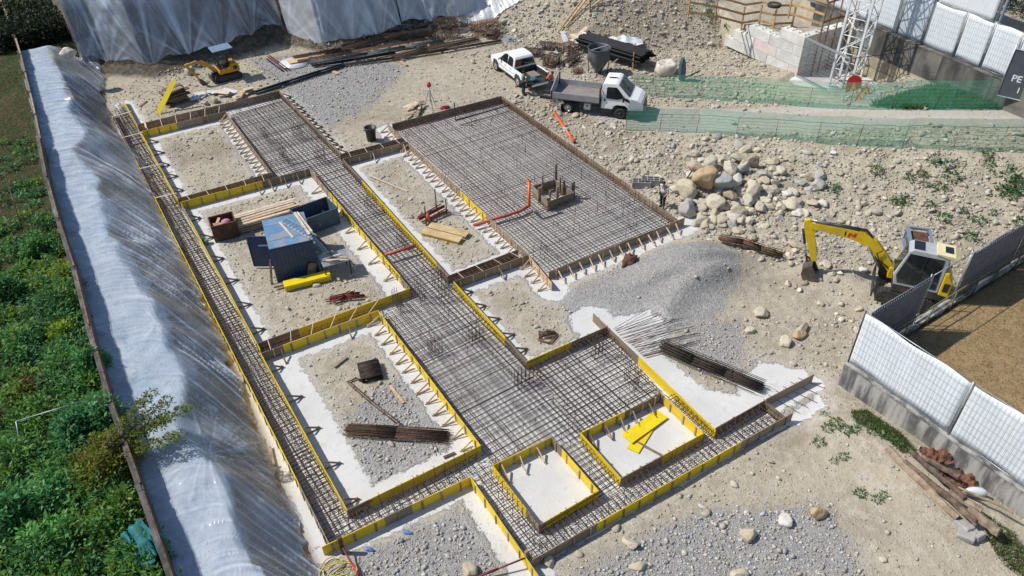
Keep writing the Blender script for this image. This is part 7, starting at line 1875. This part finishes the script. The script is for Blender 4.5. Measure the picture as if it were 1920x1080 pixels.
plank(GT(1284,150)+Vector((0,0,.2)),GT(1312,140)+Vector((0,0,.35)),.08,.08,'dark bar lying beside the tarp wrapped post','ex_dark','bar','bar')
# timber stair rails up the slope
for a,b,lab in (((1046,66),(1104,2),'left timber rail of the ramp climbing the stony slope'),((1060,56),(1112,-6),'right timber rail of the ramp climbing the stony slope'),((1104,22),(1152,2),'brown rail branching right from the ramp rails')):
    plank(GT(*a)+Vector((0,0,.25)),GT(b[0],max(1,b[1]))+Vector((0,0,.9)),.12,.1,lab,'rail_wood','rail','rail')
p=GT(1106,24); plank(p,p+Vector((0,0,1.4)),.09,.09,'thin brown stake beside the ramp rails','rail_rust','stake','stake')
p=GT(968,72); plank(p,p+Vector((.5,.3,.7)),.16,.05,'grey board stuck in the slope above the saw table','oldwood','board','board')

# ------------------------------------------------------------------ foreground bits
A=G(640,1022,.55); B=G(676,1084,.1); o=thing('steel_prop','red steel prop bracing the near front board','prop',A); MB().tube([(0,0,-.05),tuple(B-A)],.035,8).build('tube',M['redsteel'],o); MB().tube([tuple((B-A)*.55),tuple(B-A)],.05,8).build('outer_tube',M['redcloth'],o)
MB().box((0,.03,-.1),(.16,.12,1.1)).build('post',M['darkwood'],o)
A=G(985,1046,.5); B=G(900,1080,.2); o=thing('steel_prop','red brown steel prop beside the front shuttering end','prop',A); MB().tube([(0,0,0),tuple(B-A)],.035,8).build('tube',M['redsteel'],o); MB().tube([tuple((B-A)*.6),tuple((B-A)*1.1)],.05,8).build('outer_tube',M['redsteel'],o); MB().box((.1,.05,-.2),(.16,.1,1.0)).build('post',M['oldwood'],o)
pts=[]
c=G(612,1066,.06)
for i in range(60): a=i*.42; r_=.42+.12*sin(i*.9); pts.append((c.x+r_*cos(a)+i*.008,c.y+r_*sin(a)*.8-.01*i,c.z+.03+.004*i))
tag(MB().tube(pts,.022,6).build('hose',mat('yellow_hose',(.62,.50,.10),(.5,.4,.08),.5)),'coiled yellow hose at the bottom edge by the plastic','hose')
for px,py,lab in ((765,1000,'crumpled blue plastic rag on gravel, nearer the grey panel'),(694,1032,'faded blue plastic rag near the red prop')):
    o=MB().ell((0,0,.05),(.2,.09,.07),12,7).build('plastic_rag',mat('blue_rag',(.05,.16,.5),(.2,.3,.55),.5),loc=GT(px,py),rot=(0,0,-.9)); tag(o,lab,'rag','blue rags')
    for v in o.data.vertices: v.co*=1+.5*mnoise.noise(v.co*9)
LG=[((1660,848),(1790,978),.17,.13,.12,'oldwood','longest squared grey log at the front of the log pile'),((1690,872),(1822,990),.12,.13,.30,'darkwood','charred black log on the log pile'),((1702,856),(1800,950),.10,.12,.42,'darkwood','dark pole at the back of the log pile'),
    ((1810,965),(1862,1016),.18,.20,.36,'oldwood','thick split log with a pale broken end'),((1775,930),(1830,972),.14,.16,.30,'oldwood','short brown log in the middle of the log pile'),((1790,925),(1888,980),.05,.05,.62,'oldwood','thin pole jutting out of the log pile towards the wall'),
    ((1725,868),(1790,915),.10,.12,.50,'darkwood','brown bent branch on top of the log pile'),((1800,960),(1818,1002),.06,.06,.5,'darkwood','dark forked stick hanging off the log pile end')]
for a,b,r0,r1,z,m,lab in LG:
    A,B=GT(*a)+Vector((0,0,z*.55+r0)),GT(*b)+Vector((0,0,z+r1)); c=(A+B)/2; n=7; P=[A.lerp(B,i/n)-c+Vector((random.uniform(-.03,.03),random.uniform(-.03,.03),random.uniform(-.02,.02))) for i in range(n+1)]
    o=MB().tube(P,[r0+(r1-r0)*i/n for i in range(n+1)],7,smooth=False).build('log',M[m],loc=c); tag(o,lab,'log','old logs beside the corner wall')
for px,py,r_,lab in ((1752,862,.55,'crumpled rusty sheet at the upper end of the log pile'),(1793,905,.6,'crumpled rusty sheet between logs and wall')):
    V=[];F=[]
    for j in range(12):
        for i in range(12): u,v=i/11-.5,j/11-.5; V.append((u*2*r_,v*1.3*r_,.25+.28*mnoise.noise(Vector((u*4+px,v*4,0)))+.1*mnoise.noise(Vector((u*11,v*11,px)))))
    for j in range(11):
        for i in range(11): k=j*12+i; F.append((k,k+1,k+13,k+12))
    mb=MB(); mb.raw(V,F); o=mb.build('rusty_sheet',mat('orange_rust_sheet',(.20,.085,.05),(.10,.05,.035),.9,scale=5,bump=.4),loc=GT(px,py),rot=(0,0,-.8)); o.modifiers.new("thick",'SOLIDIFY').thickness=.02; tag(o,lab,'rusty sheet','rusty sheets by the wall')
o=MB().ell((0,0,.25),(.42,.2,.2),14,9).build('white_bag',M['plastic_white'],loc=GT(1826,930),rot=(0,0,-.7)); tag(o,'white plastic bag beside the rusty sheet at the wall','bag')
for px,py,lab in ((1826,1003,'broken grey concrete lump under the split log'),(1806,990,'flat grey slab piece left of the concrete lump'),(1810,1008,'small slab piece in front of the concrete lump')):
    o=MB().box((0,0,.12),(.6,.42,.26),(random.uniform(-.3,.3),random.uniform(-.3,.3),random.uniform(0,3))).build('concrete_lump',M['concrete'],loc=GT(px,py),bevel=.05); tag(o,lab,'concrete piece','broken concrete by the logs')

# ------------------------------------------------------------------ people
def skin(edges, pts, rad, m, name, parent, sub=1):
    me=bpy.data.meshes.new(name); me.from_pydata([tuple(p) for p in pts],edges,[]); o=bpy.data.objects.new(name,me); COL.objects.link(o)
    sk=o.modifiers.new('skin','SKIN'); sv=me.skin_vertices[0].data
    for i,r_ in enumerate(rad): sv[i].radius=(r_,r_) if not isinstance(r_,tuple) else r_; sv[i].use_root=(i==0)
    ss=o.modifiers.new('sub','SUBSURF'); ss.levels=sub; ss.render_levels=sub
    bpy.context.view_layer.update(); dg=bpy.context.evaluated_depsgraph_get(); m2=bpy.data.meshes.new_from_object(o.evaluated_get(dg)); bpy.data.objects.remove(o)
    m2.polygons.foreach_set("use_smooth",[True]*len(m2.polygons)); m2.materials.clear(); m2.materials.append(m); return link(name,m2,None,parent)
def person(label, loc, rz, shirt, J, hair='hair', group='workers on the site'):
    """J: joints in local metres, facing +x; keys pel, waist, chest, neck, head, and L/R sho, elb, wri, hand, hip, knee, ank, toe"""
    t=thing('person',label,'person',loc,rz,group); t.scale=(1.1,)*3; V=lambda k: Vector(J[k])
    keys=['pel','waist','chest','neck','head','top']; pts=[V(k) for k in ('pel','waist','chest','neck','head')]; pts.append(V('head')+(V('head')-V('neck')).normalized()*.13)
    rad=[(.15,.12),(.135,.105),(.165,.115),.058,.095,.075]; edges=[(0,1),(1,2),(2,3),(3,4),(4,5)]
    pts.append(V('head')+Vector(J.get('face',(1,0,0))).normalized()*.10+Vector((0,0,.0))); rad.append(.028); edges.append((4,6))
    for s in 'LR':
        b=len(pts); pts+=[V(s+'sho'),V(s+'elb'),V(s+'wri'),V(s+'hand')]; rad+=[.062,.045,.033,.04]; edges+=[(2,b),(b,b+1),(b+1,b+2),(b+2,b+3)]
        d=(V(s+'hand')-V(s+'wri')).normalized(); sd=d.orthogonal().normalized()
        for k in range(5):
            q=len(pts); off=(k-1.7)*.02; e=V(s+'hand')+sd*off+d*(.05+.02*(k in (1,2,3))) if k else V(s+'wri')+sd*-.06+d*.07
            pts.append(e); rad.append(.012); edges.append((b+3 if k else b+2,q))
        b=len(pts); pts+=[V(s+'hip'),V(s+'knee'),V(s+'ank'),V(s+'toe')]; rad+=[.085,.062,.045,.04]; edges+=[(0,b),(b,b+1),(b+1,b+2),(b+2,b+3)]
    skin(edges,pts,rad,M['skin'],'body',t)
    P=[V('pel')+Vector((0,0,.02)),V('waist'),V('chest')]; r_=[(.18,.15),(.18,.145),(.215,.16)]; E_=[(0,1),(1,2)]
    for s in 'LR': b=len(P); P+=[V(s+'sho'),V(s+'sho').lerp(V(s+'elb'),.75)]; r_+=[.10,.075]; E_+=[(2,b),(b,b+1)]
    skin(E_,P,r_,M[shirt],'shirt',t)
    P=[V('pel')+Vector((0,0,-.0))]; r_=[(.168,.145)]; E_=[]
    for s in 'LR': b=len(P); P+=[V(s+'hip'),V(s+'knee'),V(s+'ank')+(V(s+'knee')-V(s+'ank'))*.05]; r_+=[.105,.08,.07]; E_+=[(0,b),(b,b+1),(b+1,b+2)]
    skin(E_,P,r_,M['jeans'],'trousers',t)
    for s in 'LR':
        a,b=V(s+'ank'),V(s+'toe'); d=(b-a); MB().ell((a+d*.45)+Vector((0,0,-.01)),(.15,.06,.065),12,8,(0,0,math.atan2(d.y,d.x))).build('boot',M['boots'],t)
    h=V('head')+(V('head')-V('neck')).normalized()*.07; fc=Vector(J.get('face',(1,0,0))).normalized(); c=h-fc*.03
    MB().ell(c,(.105,.092,.098),14,9).build('hair',M[hair],t); return t
stand=dict(pel=(0,0,.95),waist=(.01,0,1.10),chest=(.02,0,1.33),neck=(.03,0,1.50),head=(.05,0,1.60),face=(1,0,-.2),
 Lsho=(.02,.20,1.40),Rsho=(.02,-.20,1.40),Lelb=(.02,.27,1.13),Relb=(.02,-.27,1.13),Lwri=(.24,.18,1.04),Rwri=(.24,-.16,1.06),Lhand=(.31,.14,1.05),Rhand=(.31,-.12,1.07),
 Lhip=(0,.10,.90),Rhip=(0,-.10,.90),Lknee=(.03,.12,.50),Rknee=(.05,-.11,.50),Lank=(-.02,.13,.09),Rank=(.02,-.12,.09),Ltoe=(.16,.16,.04),Rtoe=(.20,-.14,.04))
p=GT(981,178); ang=math.atan2(.35,1)
person('worker in green shirt and dark jeans standing at the pickup tailgate',p,R(-20),'green_shirt',stand)
w=dict(stand); w.update(chest=(.05,0,1.32),neck=(.09,0,1.48),head=(.12,0,1.58),face=(1,.2,-.4),Lwri=(.22,.22,.98),Rwri=(.2,-.2,1.0),Lhand=(.3,.2,.96),Rhand=(.28,-.18,.98),Lknee=(.10,.12,.50),Rknee=(-.02,-.11,.49),Lank=(.08,.13,.09),Rank=(-.12,-.12,.09),Ltoe=(.26,.15,.04),Rtoe=(.06,-.14,.04))
person('worker in white shirt and dark trousers standing beside the slab corner',GT(1241,390)+Vector((0,0,.0)),R(200),'white_shirt',w)
sit=dict(pel=(0,0,.62),waist=(.05,0,.76),chest=(.17,0,.97),neck=(.27,0,1.10),head=(.35,0,1.18),face=(1,0,-.6),Lsho=(.18,.2,1.02),Rsho=(.18,-.2,1.02),Lelb=(.30,.25,.78),Relb=(.30,-.25,.78),Lwri=(.5,.12,.70),Rwri=(.5,-.10,.72),Lhand=(.57,.07,.68),Rhand=(.57,-.05,.70),
 Lhip=(.03,.11,.60),Rhip=(.03,-.11,.60),Lknee=(.44,.16,.56),Rknee=(.44,-.14,.54),Lank=(.46,.17,.09),Rank=(.5,-.16,.09),Ltoe=(.64,.2,.04),Rtoe=(.68,-.18,.04))
so=pu.matrix_basis @ Vector((-1.46,-.60,0)); so.z=float(hgt(so.x,so.y))+.08
person('worker in orange shirt sitting bent forward on the pickup tailgate',so,ang_s if False else pu.rotation_euler.z+R(-150),'orange_shirt',sit)
